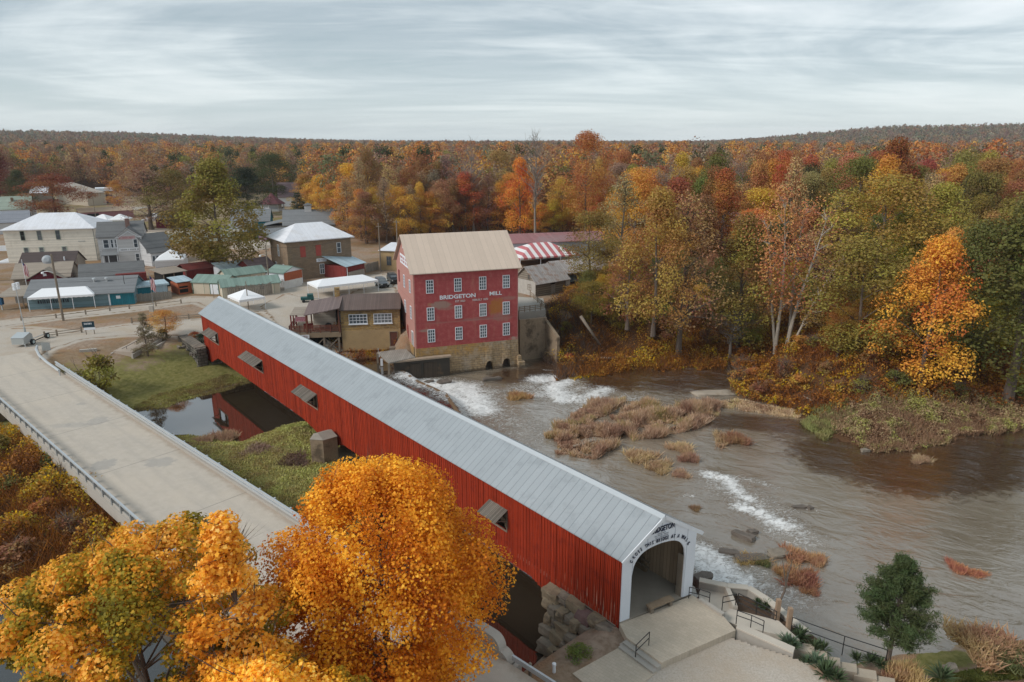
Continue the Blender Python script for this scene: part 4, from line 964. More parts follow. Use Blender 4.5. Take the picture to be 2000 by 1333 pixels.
# ---- long pale greenhouse / fence wall behind the wing
wl = Bld('pale_barrier', 'long low pale green fence wall behind the house wing', 'fence', A(288, 478), A(470, 472), .4); wl.walls(2.9, plain('pale_green_board', (.42, .46, .40), .8, .2)); MB().box(-.1, wl.W + .1, -.08, .5, 2.9, 3.5).build('top_band', plain('cream_band', (.62, .57, .46), .8), wl.o)
# ---- brown and tan roofed low buildings
b = Bld('brown_roof_shop', 'low shop with dark brown shingle roof in front of the cream building', 'building', A(40, 548), A(146, 543), 9.5); b.gablewalls(2.7, 5.3, V_['tanshing']); b.gable(2.7, 5.3, V_['darkshing'], ov=.5)
MB().tube([(b.W * .82, 1.8, 3.5), (b.W * .82, 1.8, 4.6)], .14).build('vent_pipe', white, b.o); board(b.o, b.right, 2.5, 1.6, 2.2, 1.8, V_['orange'], name='end_panel')
b = Bld('maroon_gable_shop', 'low shop with tan roof and maroon front gable', 'building', A(30, 568), A(140, 562), 7.5); b.gablewalls(2.6, 4.9, V_['tanshing']); b.gable(2.6, 4.9, V_['tanshing'], ov=.5)
cx_ = b.W * .6; mb = MB(); mb.v = [(cx_ - 3.6, -1.2, 2.0), (cx_ + 3.6, -1.2, 2.0), (cx_, -1.2, 4.1), (cx_ - 3.6, 1.5, 2.0), (cx_ + 3.6, 1.5, 2.0), (cx_, 1.5, 4.1)]; mb.f = [(0, 1, 2), (5, 4, 3), (0, 3, 4, 1), (1, 4, 5, 2), (2, 5, 3, 0)]; mb.build('front_gable', V_['maroon'], b.o)
mb = MB(); mb.gable(-1.5, 3.4, cx_ - 3.8, cx_ + 3.8, 2.05, 4.2, .1, .3, .1); mb.v = [(y, x, z) for x, y, z in mb.v]; mb.build('gable_roof', V_['tanshing'], b.o)
board(b.o, ((0, -1.2, 0), (1, 0, 0), (0, -1, 0)), cx_, 3.1, .6, .5, white, name='gable_vent')
dsh = MB(); dsh.lathe((b.W * .55, 3.7, 5.4), [(.05, -.6), (.06, .0)], 8); dsh.tube([(b.W * .55, 3.6, 5.5), (b.W * .55, 3.3, 5.6)], [1.0, .5], 14); dsh.build('dish', plain('dish_grey', (.34, .36, .38), .5), b.o)
b = Bld('dark_roof_shop', 'low shop with flat dark grey roof and a red end gable', 'building', A(160, 566), A(284, 556), 8.0); b.walls(2.6, V_['redshed']); b.gable(2.6, 4.5, V_['greyshing'], ov=.4)
MB().box(b.W - 5.2, b.W + .45, -1.5, .3, .0, 2.75).build('red_annex', V_['redshed'], b.o)
# ---- long blue building
b = Bld('long_blue_building', 'long low blue building with grey shingle roof beside the lane', 'building', A(56, 606), A(264, 594), 9.0)
b.gablewalls(2.5, 4.6, V_['bluegrey']); b.gable(2.5, 4.6, V_['midshing'], ov=.6)
MB().box(b.W * .77, b.W + .03, -.12, 0.02, -.2, 2.45).build('teal_wall', V_['teal'], b.o); MB().fbox(b.front, b.W * .755, b.W * .77, -.2, 2.45, .0, .15).build('corner_trim', white, b.o)
board(b.o, ((0, -.12, 0), (1, 0, 0), (0, -1, 0)), b.W * .85, 1.5, .7, .55, white, name='notice')
for x in (.60, .72): MB().lathe((b.W * x, 3.0, 3.8), [(.16, 0), (.16, .7), (.34, .75), (.3, .95), (.02, 1.0)], 10).build('roof_vent', M['galv'], b.o)
scribble(b.o, b.front, b.W * .24, 1.35, 5.0, .9, 1, plain('dark_text', (.03, .03, .04), .8), .03, 6)
MB().tube([(b.W * .9, 2.0, 3.2), (b.W * .9, 2., 5.2)], .05).build('vent_pipe', M['black'], b.o)
lc = Bld('lean_to', 'open tan shelter at the left end of the long blue building', 'shelter', A(2, 606), A(50, 604), 6.0); lc.lean(2.4, 3.1, V_['tanshing'])
for x in (.1, lc.W - .3):
    for y in (.1, 5.7): MB().box(x, x + .15, y, y + .15, -.1, 2.5).build('post', M['wood'], lc.o)
MB().box(0, lc.W, 5.6, 5.75, -.2, 3.0).build('back_wall', V_['greyboard'], lc.o)
b = Bld('flat_roof_shed', 'low teal shed with pale blue flat roof', 'shed', A(252, 589), A(330, 580), 4.5); b.walls(2.4, V_['teal']); MB().box(-.3, b.W + .3, -.4, 4.8, 2.4, 2.75).build('roof', V_['pale_blue_roof'], b.o); MB().fbox(b.front, b.W * .62, b.W - .1, .2, 2.3, 0, .05).build('pale_panel', V_['pale_blue_roof'], b.o)
# ---- fences
def picket(name, label, pts, h, w_, mat, gap=.05, group=None, step=3.0, ragged=.12, seed=1):
    o = thing(name, label, 'fence', group=group); r = random.Random(seed); mb = MB(); ps = MB()
    for a, c in zip(pts[:-1], pts[1:]):
        a = Vector(a[:2]); c = Vector(c[:2]); L = (c - a).length; d = (c - a) / L; nn = Vector((-d.y, d.x)); x = 0
        while x < L:
            hh_ = h + r.uniform(-ragged, ragged); p = a + d * x; q = a + d * min(x + w_, L); lean = r.uniform(-.05, .05)
            mb.hexa([(p.x, p.y, T(p) - .05), (q.x, q.y, T(p) - .05), (q.x + nn.x * .04, q.y + nn.y * .04, T(p) - .05), (p.x + nn.x * .04, p.y + nn.y * .04, T(p) - .05), (p.x + lean * d.x, p.y + lean * d.y, hh_), (q.x + lean * d.x, q.y + lean * d.y, hh_), (q.x + nn.x * .04, q.y + nn.y * .04, hh_), (p.x + nn.x * .04, p.y + nn.y * .04, hh_)])
            x += w_ + gap
        for z in (.35, h - .35): ps.bar((a.x + nn.x * .08, a.y + nn.y * .08, z), (c.x + nn.x * .08, c.y + nn.y * .08, z), .06, .1)
    mb.build('pickets', mat, o); ps.build('rails', M['wood'], o); return o
picket('picket_fence', 'grey board fence in front of the flat teal shed', [A(222, 596), A(258, 593)], 1.25, .17, V_['fence'], .02)
picket('picket_fence', 'grey board fence with flag pole at its end beside the lane', [A(259, 591), A(336, 584)], 1.5, .17, V_['fence'], .02, seed=2)
picket('picket_fence', 'tall weathered picket fence in front of the green roofed sheds', [A(446, 584), A(520, 578), A(556, 568)], 2.3, .2, V_['fence'], .12, seed=3, ragged=.25)
picket('picket_fence', 'grey picket fence between the red annex and the ochre shed', [A(715, 533), A(740, 527)], 2.0, .2, V_['fence'], .06, seed=4)
picket('panel_fence', 'white panel fence in front of the small orange shed', [A(556, 566), A(591, 558)], 1.7, .5, plain('white_panels', (.62, .60, .57), .8, .12), .02, seed=6, ragged=.02)
def cable_fence(label, pts, n_, h=.9, rails=(.35, .7), big=.18, group='low post and rail fences by the gravel road'):
    o = thing('post_fence', label, 'fence', group=group); ps = []
    for a, c in zip(pts[:-1], pts[1:]):
        for k in range(n_): ps.append(Vector(a[:2]).lerp(Vector(c[:2]), k / n_))
    ps.append(Vector(pts[-1][:2])); r = random.Random(len(ps))
    for p in ps:
        z = T(p); MB().box(p.x - big / 2, p.x + big / 2, p.y - big / 2, p.y + big / 2, z - .2, z + h + r.uniform(-.08, .08)).build('post', M['wood'], o)
    for z in rails:
        mb = MB()
        for a, c in zip(ps[:-1], ps[1:]): mb.bar((a.x, a.y, T(a) + z), (c.x, c.y, T(c) + z), .06, .09)
        mb.build('rail', M['wood'], o)
cable_fence('grey two rail fence behind the light tower trailer', [A(88, 660), A(112, 657), A(160, 650)], 1, 1.05)
cable_fence('two rail fence at the roadside left of the red bridge end', [A(258, 632), A(300, 629), A(345, 626), A(393, 622)], 2, 1.0)
cable_fence('sparse post fence between the two gravel roads', [A(42, 627), A(110, 622), A(168, 615), A(215, 608), A(253, 604), A(305, 599), A(354, 593)], 1, .85, (.5,))
# ---- tents
def tent(label, pl, pr, depth, he, hp, sides=False, legs=4, ridge=.35, name='canopy_tent', mat=None, val=.35, group=None):
    b = Bld(name, label, 'tent', pl, pr, depth, group=group); W_, D_ = b.W, b.D; mat = mat or V_['canvas']
    mb = MB(); i = D_ * ridge; i = min(i, W_ / 2 - .02); k = 0
    e = [(0, 0, he), (W_, 0, he), (W_, D_, he), (0, D_, he)]; r0 = (i, D_ / 2, hp); r1 = (W_ - i, D_ / 2, hp)
    mb.poly([e[0], e[1], r1, r0]).poly([e[1], e[2], r1]).poly([e[2], e[3], r0, r1]).poly([e[3], e[0], r0])
    for a, c in ((0, 1), (1, 2), (2, 3), (3, 0)):
        A_, B_ = Vector(e[a]), Vector(e[c]); n_ = max(2, int((B_ - A_).length / .8))
        for q in range(n_):
            p, s_ = A_.lerp(B_, q / n_), A_.lerp(B_, (q + 1) / n_); m_ = (p + s_) / 2
            mb.poly([p, s_, s_ - Vector((0, 0, val)), m_ - Vector((0, 0, val + .08)), p - Vector((0, 0, val))])
    mb.build('canopy', mat, b.o)
    for x in np.linspace(.05, W_ - .05, legs):
        for y in (.05, D_ - .05): MB().tube([(x, y, -.1), (x, y, he)], .05, 6).build('leg', M['white'], b.o)
    if sides:
        sd_ = MB(); sd_.box(.02, W_ - .02, .02, .05, 0, he - .02); sd_.box(.02, .05, .05, D_, 0, he - .02); sd_.box(W_ - .05, W_ - .02, .05, D_, 0, he - .02); sd_.build('side_curtain', plain('tent_curtain', (.66, .66, .68), .6, .04), b.o)
    return b
tent('long white open canopy tent in front of the long blue building', A(58, 609), A(187, 601), 5.0, 2.5, 3.6, legs=4)
tent('white walled marquee on the grass right of the grey house', A(305, 531), A(362, 528), 7.5, 2.6, 4.6, True, 2, .5)
tent('long white canopy tent in the gravel lot below the brick building', A(622, 585), A(740, 570), 6.0, 2.4, 3.3, legs=5)
tent('white canopy tent half hidden behind the far end of the red bridge', A(470, 612), A(520, 604), 5.5, 2.3, 3.6, legs=2, ridge=.5)
tent('left one of two white peaked tents behind the cream building', A(176, 446), A(212, 446), 7, 2.9, 4.6, False, 2, .42, group='pair of white peaked tents')
tent('right one of two white peaked tents behind the cream building', A(213, 446), A(251, 445), 7, 2.9, 4.6, False, 2, .42, group='pair of white peaked tents')
tent('worn white stall canopy beside the dark red stall', A(278, 447), A(330, 445), 8, 3.0, 5.0, False, 2, .5)
stp = lined('candy_stripe', (.50, .15, .16), (.74, .71, .70), 'x', 2.0, .48, .6, .06, boardvar=0., bstr=0)
tent('red and white striped marquee behind the mill', A(1016, 528), A(1133, 519), 12, 2.8, 5.4, False, 4, .48, mat=stp)
# ---- sheds in the middle
b = Bld('open_shelter', 'dark open timber shelter with brown lean roof beside the marquee', 'shelter', A(322, 563), A(366, 556), 5.0); b.lean(2.9, 3.3, V_['tanshing']); MB().box(.4, b.W, 1.2, 4.8, 0, 2.7).build('wall', V_['darkin'], b.o)
for x in (0, b.W * .45, b.W - .1): MB().box(x, x + .16, -.1, .06, -.1, 2.9).build('post', M['wood'], b.o)
b = Bld('red_row', 'long low dark red shed under the big green tree', 'shed', A(366, 547), A(450, 536), 5.0); b.walls(2.1, V_['redshed']); b.gable(2.1, 3.1, lined('red_shingles', (.17, .04, .035), (.10, .025, .02), 'y', .3, .1))
b = Bld('orange_stall', 'small orange stall with pale lean roof next to the cream shed', 'stall', A(350, 576), A(376, 572), 3.6); b.walls(2.2, V_['orange']); b.lean(2.5, 2.9, V_['pale_blue_roof'], .4); MB().fbox(b.front, .2, b.W * .7, .3, 1.6, -.0, .05).build('counter_opening', V_['darkin'], b.o); MB().fbox(b.front, .1, b.W * .8, 1.1, 1.25, .0, .3).build('counter', V_['orange'], b.o)
b = Bld('cream_shed', 'cream garden shed with green roof and double door', 'shed', A(378, 574), A(442, 576), 5.0); h1 = 2.3
b.gablewalls(h1, 3.4, V_['creamshed']); b.gable(h1, 3.4, V_['green_roof'], ov=.2); door(b.o, b.front, b.W * .66, .05, 1.7, 2.0, white, plain('green_trim', (.05, .13, .09), .7))
for q in (0, 1): MB().fbox(b.front, -.03 if q == 0 else b.W - .1, .1 if q == 0 else b.W + .03, -.1, h1, 0, .05).build('corner_trim', plain('green_corner', (.05, .13, .09), .7), b.o)
b = Bld('cream_shed', 'long cream shed with green roof behind the picket fence', 'shed', A(436, 584), A(548, 573), 5.0); b.gablewalls(2.2, 3.3, V_['creamshed']); b.gable(2.2, 3.3, V_['green_roof'], ov=.25)
for q in (.33, .70): window(b.o, b.front, q * b.W, 1.5, 1.1, .6, 2, 1, M['black'])
b = Bld('cream_shed', 'rear cream shed with green roof adjoining the long shed', 'shed', A(446, 563), A(520, 553), 4.5); b.gablewalls(2.4, 3.5, V_['creamshed']); b.gable(2.4, 3.5, V_['green_roof'], ov=.25)
b = Bld('tin_roof_shed', 'white shed with pale blue tin lean roof behind the green roofs', 'shed', A(434, 549), A(500, 541), 5.0); b.walls(2.5, white); b.lean(2.6, 3.2, V_['pale_blue_roof'], .3)
b = Bld('red_shop', 'long red shop building with brown porch roof beside the brick building', 'shop', A(494, 548), A(538, 540), 5.5); b.gablewalls(2.5, 4.2, V_['redshed']); b.gable(2.5, 4.2, lined('mauve_shingles', (.20, .15, .15), (.14, .1, .1), 'y', .3, .1)); MB().hexa([(-2, -1.6, 2.1), (3, -1.6, 2.1), (3, .2, 2.8), (-2, .2, 2.8), (-2, -1.6, 2.2), (3, -1.6, 2.2), (3, .2, 2.9), (-2, .2, 2.9)]).build('porch_roof', V_['tanshing'], b.o)
picket('panel_fence', 'white board fence below the red shop', [A(500, 556), A(540, 548)], 1.9, .6, white, .02, seed=8, ragged=.02)
b = Bld('orange_shed', 'small white and orange shed with green roof by the brick building', 'shed', A(556, 562), A(592, 553), 4.5); b.gablewalls(3.0, 4.0, white, along='y'); b.gable(3.0, 4.0, V_['green_roof'], 'y', .3); MB().fbox(b.front, .1, b.W - .1, 1.2, 3.0, .0, .05).build('orange_panel', V_['orange'], b.o)
# ---- brick building with white hipped roof
pl, pm, pr = A(537, 533), A(566, 549), A(689, 535)
b = Bld('brick_building', 'two storey tan brick building with white hipped roof and bricked red windows', 'building', pm, pr, 11.5)
he = ZY(566, 474, pm.y); b.walls(he, V_['brick']); b.hip(he, he + 3.3, V_['white_roof'], .7, .2, 5.0)
redw = plain('red_bricked_window', (.36, .075, .06), .8)
for q in (.235, .475): MB().fbox(b.front, q * b.W - .6, q * b.W + .6, he - 3.5, he - 1.1, 0, .05).build('blocked_window', redw, b.o)
window(b.o, b.front, .80 * b.W, he - 2.1, 1.0, 2.3, 1, 2, white); window(b.o, b.front, .51 * b.W, 1.9, 1.1, 2.3, 2, 2, white)
s1 = board(b.o, b.front, .51 * b.W, 3.9, 2.3, .75, white); scribble(s1, b.front, .51 * b.W, 3.9, 1.9, .5, 2, plain('blue_text', (.1, .12, .2), .7), .065, 2)
for z, y in ((he - 2.4, 5.7), (1.9, 3.2), (1.9, 8.3)): window(b.o, b.left, y, z, .9, 2.6, 1, 2, white)
door(b.o, b.left, 5.7, .0, 1.2, 2.6, V_['darkin'], None, False)
MB().lathe((.79 * b.W, -.5, .1), [(.5, 0), (.5, .06)], 12).build('planter', white, b.o)
a2 = Bld('red_annex', 'dark red annex with white lean roof against the brick building', 'annex', A(677, 546), A(713, 537), 9.0); a2.walls(2.8, V_['redshed']); a2.lean(2.85, 5.4, V_['pale_blue_roof'], .35); MB().fbox(a2.front, .5, a2.W - .7, -.1, 1.5, .02, .5).build('stone_ramp', plain('grey_ramp', (.30, .26, .22), .9), a2.o); MB().tube([(.1, -.25, 0), (.1, -.25, 2.6)], .06).build('downpipe', white, a2.o)
# ---- teal barns, grey barn with cupola
b = Bld('teal_barn', 'teal barn with long dark grey roof', 'barn', A(452, 451), A(528, 449), 12); hb = ZY(520, 432, A(528, 449).y); b.gablewalls(hb, hb + 3.6, V_['teal']); b.gable(hb, hb + 3.6, V_['midshing']); window(b.o, b.front, b.W * .88, hb - 1.6, 1.2, 1.8, 1, 2, V_['pale_blue_roof'])
b = Bld('teal_barn', 'smaller teal barn with gable end and big doors', 'barn', A(485, 468), A(521, 464), 13); hb = ZY(483, 452, A(485, 468).y); zr = ZY(505, 437, A(500, 466).y); b.gablewalls(hb, zr, V_['teal'], along='y'); b.gable(hb, zr, V_['midshing'], 'y'); MB().fbox(b.front, b.W * .45, b.W * .92, 0, hb - .2, 0, .06).build('barn_door', lined('teal_doors', (.04, .22, .26), (.02, .12, .15), 'v', .5, .08), b.o); MB().fbox(b.front, b.W * .25, b.W * .4, 1.4, 2.2, 0, .06).build('notice', white, b.o); MB().fbox(b.front, b.W * .42, b.W * .66, hb + .2, hb + 1.3, 0, .06).build('loft_door', V_['pale_blue_roof'], b.o)
b = Bld('grey_barn', 'long grey barn with shingle roof and small cupola', 'barn', A(555, 462), A(655, 459), 13); hb = ZY(556, 440, A(555, 462).y); zr = hb + 4.2; b.gablewalls(hb, zr, V_['greyboard']); b.gable(hb, zr, V_['midshing'], ov=.5); MB().box(-6.2, -.1, 2, 11, -.3, hb - .4).build('side_bay', V_['greyboard'], b.o); MB().hexa([(-6.5, 1.6, hb - .4), (0, 1.6, hb + .9), (0, 11.4, hb + .9), (-6.5, 11.4, hb - .4), (-6.5, 1.6, hb - .3), (0, 1.6, hb + 1.), (0, 11.4, hb + 1.), (-6.5, 11.4, hb - .3)]).build('side_roof', V_['midshing'], b.o)
cu = MB(); cu.box(b.W * .42, b.W * .42 + 2.2, 5.4, 7.6, zr - .6, zr + 1.5); cu.build('cupola', V_['greyclap'], b.o); MB().hip(b.W * .42, b.W * .42 + 2.2, 5.4, 7.6, zr + 1.5, zr + 2.3, .1, .3).build('cupola_roof', V_['greyshing'], b.o)
b = Bld('low_shed', 'low purple grey lean shed in front of the grey barn', 'shed', A(521, 473), A(575, 468), 6); b.walls(2.1, plain('purple_grey', (.16, .10, .13), .8)); b.lean(2.2, 3.2, V_['midshing'])
# ---- gazebo and white house on the far lawn
g = A(533, 412); gz_ = thing('gazebo', 'white gazebo with dark red roof on the far lawn', 'gazebo', (g.x, g.y, T(g)))
R_ = 5.2; mb = MB()
for k in range(8): a = k * math.pi / 4; mb.box(R_ * math.cos(a) - .15, R_ * math.cos(a) + .15, R_ * math.sin(a) - .15, R_ * math.sin(a) + .15, 0, 3.2)
mb.build('posts', white, gz_); MB().lathe((0, 0, 0), [(R_, 0), (R_, 1.2), (R_ - .1, 1.2), (R_ - .1, .2)], 8).build('balustrade', white, gz_); MB().lathe((0, 0, 0), [(R_ - 1.0, .3), (R_ - 1.0, 3.1)], 8).build('inner_wall', white, gz_)
MB().lathe((0, 0, 3.2), [(R_ + .8, 0), (R_ + .8, .15), (2.4, 2.6), (.2, 4.6), (.02, 4.7)], 8).build('roof', lined('wine_shingles', (.13, .045, .05), (.09, .03, .035), 'h', .4, .1), gz_)
b = Bld('white_house', 'white house with dull red roof behind the gazebo', 'house', A(545, 404), A(585, 403), 12); b.gablewalls(4.6, 11, white); b.gable(4.6, 11, lined('mauve_roof', (.22, .16, .17), (.17, .12, .13), 'y', .4, .08))
# ---- far left buildings
b = Bld('green_roof_house', 'white building with pale green roof at the far left edge', 'building', A(-60, 436), A(64, 431), 14); hb = ZY(60, 408, A(64, 431).y); b.gablewalls(hb, hb + 4.4, white); b.gable(hb, hb + 4.4, lined('sage_shingles', (.30, .35, .29), (.24, .28, .23), 'y', .3, .1)); MB().box(b.W * .68, b.W * .72, 4, 5, hb + 1, hb + 4.2).build('flue', V_['brick'], b.o)
b = Bld('grey_roof_house', 'building with long slate grey roof behind the cream building', 'building', A(-70, 462), A(62, 455), 11); hb = ZY(60, 433, A(62, 455).y); b.gablewalls(hb, hb + 3.2, V_['greyclap']); b.gable(hb, hb + 3.2, lined('slate_roof', (.25, .26, .29), (.2, .2, .23), 'y', .3, .1))
b = Bld('tan_barn', 'large plain tan barn behind the red trees', 'barn', A(112, 398), A(173, 403), 9); hb = ZY(172, 379, A(173, 403).y); zr = ZY(124, 360, A(120, 400).y); MB().hexa([(0, 0, -.5), (b.W, 0, -.5), (b.W, 9, -.5), (0, 9, -.5), (0, 0, zr), (b.W, 0, hb), (b.W, 9, hb), (0, 9, zr)]).build('wall', plain('tan_metal', (.44, .37, .29), .7, .06), b.o); MB().hexa([(-.2, -.2, zr), (b.W + .3, -.2, hb), (b.W + .3, 9, hb), (-.2, 9, zr), (-.2, -.2, zr + .3), (b.W + .3, -.2, hb + .3), (b.W + .3, 9, hb + .3), (-.2, 9, zr + .3)]).build('roof', plain('tan_roof', (.36, .31, .26), .7), b.o)
b = Bld('white_roof_house', 'small house with white roof half hidden by red trees', 'house', A(62, 395), A(96, 394), 12); b.gablewalls(4.5, 7.5, V_['tanshing']); b.gable(4.5, 7.5, V_['white_roof'])
b = Bld('pavilion', 'small pavilion with flat white roof on dark posts', 'pavilion', A(196, 398), A(222, 397), 8); MB().box(-1, b.W + 1, -1, 9, 6.2, 7.6).build('roof', white, b.o)
MB().box(b.W * .35, b.W, 1, 7, 0, 6.2).build('core', plain('plum_wall', (.08, .06, .09), .8), b.o); MB().box(.1, b.W * .3, .5, 1.5, 0, 4).build('white_panel', white, b.o)
b = Bld('pink_long_shed', 'long low pink walled shed with tan roof behind the white tents', 'shed', A(158, 431), A(262, 425), 8); b.walls(3.0, plain('pink_board_wall', (.32, .15, .16), .8)); b.lean(3.0, 4.0, plain('tan_flat_roof', (.40, .29, .2), .8)); MB().fbox(b.front, 2.5, 6.5, .8, 2.4, 0, .05).build('opening', V_['darkin'], b.o)
bp_ = Bld('paved_pad', 'pale concrete pad between the tan barn and pink shed', 'paving', A(160, 412), A(262, 411), 18); MB().box(0, bp_.W, 0, 18, -.1, .06).build('slab', M['conc_pale'], bp_.o)
b = Bld('red_stall', 'dark red stall with small white window across the yard', 'stall', A(306, 446), A(334, 446), 6); b.walls(3.2, V_['maroon']); b.gable(3.2, 4.3, V_['greyshing']); window(b.o, b.front, b.W * .68, 2.0, 1.2, 1.0, 2, 1, white)
b = Bld('dark_stalls', 'open dark stalls under the trees right of the red stall', 'stall', A(337, 446), A(378, 444), 6); b.lean(3.4, 3.9, lined('rust_roof', (.22, .1, .09), (.14, .07, .06), 'x', .5, .1)); MB().box(0, b.W, 2, 6, 0, 3.3).build('wall', V_['darkin'], b.o)
# ---- ochre shed, long grey building, log cabin, open shelter right of the mill
b = Bld('ochre_shed', 'small ochre building with white lean roof left of the mill', 'building', A(745, 528), A(790, 530), 7); b.walls(4.6, V_['ochre_render']); b.lean(4.7, 5.5, V_['white_roof'], .4); window(b.o, b.front, b.W * .35, 2.3, 1.2, 2.2, 2, 2, M['wood'])
b = Bld('long_grey_building', 'long pale grey metal building with dull red roof behind the mill', 'building', A(960, 512), A(1230, 500), 16); hb = ZY(1000, 477, A(1000, 511).y); zr = ZY(1000, 459, A(1000, 511).y + 8); b.gablewalls(hb, zr, V_['pale_grey_wall']); b.gable(hb, zr, V_['pink_roof'], ov=.3)
b = Bld('log_cabin', 'weathered log cabin with rusty tin roof right of the mill', 'cabin', A(1046, 580), A(1107, 569), 6.2); hb = ZY(1046, 551, A(1046, 580).y); zr = hb + 2.5; b.gablewalls(hb, zr, V_['log']); b.gable(hb, zr, V_['rust_tin'], ov=.7, ovx=.4)
MB().box(.02, b.W * .99, -.02, .02, -.5, hb).build('log_front', V_['log'], b.o)
MB().fbox(b.left, .05, b.D - .05, -.3, hb, .0, .03).build('whitewashed_gable', plain('whitewash', (.42, .39, .35), .9, .2), b.o); window(b.o, b.left, 4.4, 1.6, 1.0, 1.2, 2, 2, M['wood']); window(b.o, b.left, 4.2, hb + .7, .7, 1.0, 2, 2, M['wood'])
door(b.o, b.front, b.W * .55, -.2, 1.2, 2.1, V_['greyboard']); MB().fbox(b.front, b.W * .46, b.W * .6, 1.95, 2.6, .01, .05).build('loft_hole', V_['darkin'], b.o); MB().fbox(b.front, b.W * .94, b.W + .55, -.4, hb - .05, .02, .3).build('corner_post', plain('pale_post', (.45, .46, .46), .8), b.o)
b = Bld('tin_shelter', 'open shelter with long rusty tin roof behind the log cabin', 'shelter', A(1092, 562), A(1262, 540), 7.0); b.gable(3.0, 4.9, V_['rust_tin'], ov=.5); MB().box(1, b.W, 2, 6.8, 0, 2.9).build('back_wall', V_['darkin'], b.o); MB().box(1, b.W, 1.6, 1.9, 1.5, 3.2).build('tan_fascia', plain('tan_fascia', (.30, .23, .18), .8), b.o); MB().hexa([(1, -.6, 1.0), (b.W * .4, -.6, 1.0), (b.W * .4, 1.5, 1.8), (1, 1.5, 1.8), (1, -.6, 1.1), (b.W * .4, -.6, 1.1), (b.W * .4, 1.5, 1.9), (1, 1.5, 1.9)]).build('tarp', plain('grey_tarp', (.13, .16, .17), .7), b.o)
for x in np.linspace(.1, b.W - .3, 6): MB().box(x, x + .2, .1, .3, -.2, 3).build('post', M['wood'], b.o)
# ---- stone annex of the mill and the covered deck on posts
pa, pb_ = A(669, 671, -1.9), A(783, 667, -1.9)
b = Bld('stone_annex', 'ochre stone annex with brown metal roof against the mill', 'building', pa, pb_, 7.5)
ht = ZY(669, 606, pa.y); b.o.location.z = 0
MB().box(0, b.W, 0, 5.2, -3.2, .15).build('render_base', V_['ochre_render'], b.o); MB().box(.0, b.W, .02, 5.2, .15, ht).build('wall', V_['yellowstone'], b.o)
mb = MB(); mb.hexa([(-.3, -.5, ht - .05), (b.W + .2, -.5, ht - .05), (b.W + .2, 5.4, ht + 1.3), (-.3, 5.4, ht + 1.3), (-.3, -.5, ht + .07), (b.W + .2, -.5, ht + .07), (b.W + .2, 5.4, ht + 1.42), (-.3, 5.4, ht + 1.42)]); mb.build('roof', V_['brown_metal'], b.o)
for q in (.29, .71): window(b.o, b.front, q * b.W, ht - 1.55, 2.9, 1.6, 5, 3, white, None, .1, .1, True)
door(b.o, b.front, b.W * .88, -2.6, 1.1, 2.3, plain('brown_door', (.13, .05, .035), .8), M['wood']); MB().box(b.W * .8, b.W * .98, -1.1, -.02, -3.2, -2.62).build('door_step', M['wood'], b.o)
MB().box(-1.3, -.55, 4.8, 5.6, 1., ht + 2.6).build('chimney', V_['yellowstone'], b.o)
k = Bld('mill_deck', 'timber deck with brown lean roof and red railings on tall posts', 'deck', A(586, 655, -.6), A(667, 640, -.6) , 7.5)
k.rz = b.rz; k.o.rotation_euler.z = b.rz; dw = (Vector(pa[:2]) - Vector(A(590, 648, -.1)[:2])).length
u0 = Vector(pa[:2]) - Vector((math.cos(b.rz), math.sin(b.rz))) * 8.0; k.o.location = (u0.x, u0.y, 0); W_ = 7.9
dk = MB(); dk.box(0, W_, -.2, 7.5, -.12, .05); dk.build('deck_floor', lined('deck_planks', (.30, .24, .18), (.15, .12, .09), 'x', .2, .1, .9), k.o)
MB().box(0, W_, -.28, -.2, -.75, .02).build('deck_beam', plain('deck_timber', (.26, .19, .125), .85), k.o)
for x in (.5, 2.9, 5.2, 7.5): MB().box(x - .14, x + .14, -.2, .08, -3.6, -.75).build('post', M['wood'], k.o)
xb = MB(); 
for x in (.5, 2.9, 5.2): xb.bar((x, -.1, -3.2), (x + 2.3, -.1, -.9), .08, .16); xb.bar((x, -.02, -.9), (x + 2.3, -.02, -3.2), .08, .16)
xb.build('cross_brace', M['wood'], k.o); MB().box(.3, W_ - .2, 1.2, 1.3, -3.6, -.2).build('dark_undercroft', V_['darkin'], k.o)
rl_ = MB()
for z in (.25, .48, .71, .95, 1.15): rl_.box(0, W_, -.22, -.16, z, z + .11); rl_.box(-.04, .02, -.2, 7.4, z, z + .11)
for x in np.linspace(0, W_, 6): rl_.box(x - .06, x + .06, -.24, -.14, 0, 1.3)
rl_.build('railing', lined('red_brown_rail', (.19, .07, .045), (.10, .03, .025), 'x', 1.6, .05, .8), k.o)
ro = MB(); x0, x1 = 2.7, W_ + .1
ro.hexa([(x0 - .2, -1.0, 3.0), (x1, -1.0, 4.0), (x1, 5.2, 4.8), (x0 - .2, 5.2, 3.9), (x0 - .2, -1.0, 3.12), (x1, -1.0, 4.12), (x1, 5.2, 4.92), (x0 - .2, 5.2, 4.02)]); ro.build('roof', lined('red_brown_tin', (.17, .125, .115), (.12, .085, .08), 'x', .35, .08, .6), k.o)
for x in (x0, x1 - .3):
    for y in (-.2, 4.8): MB().box(x - .1, x + .1, y - .1, y + .1, 0, 3.2 if x < 4 else 4.0).build('roof_post', lined('rail_post', (.19, .08, .05), (.1, .04, .03), 'h', 3, .02), k.o)
MB().box(x0 + .3, x1 - 1.2, 4.7, 4.85, 0, 3.5).build('back_wall', V_['cream'], k.o); MB().box(x1 - 1.3, x1 - .1, 4.4, 4.9, 0, 3.5).build('doorway', V_['darkin'], k.o); MB().box(x1 - .95, x1 - .45, 4.32, 4.4, .1, 2.2).build('pale_door', V_['pale_grey_wall'], k.o)
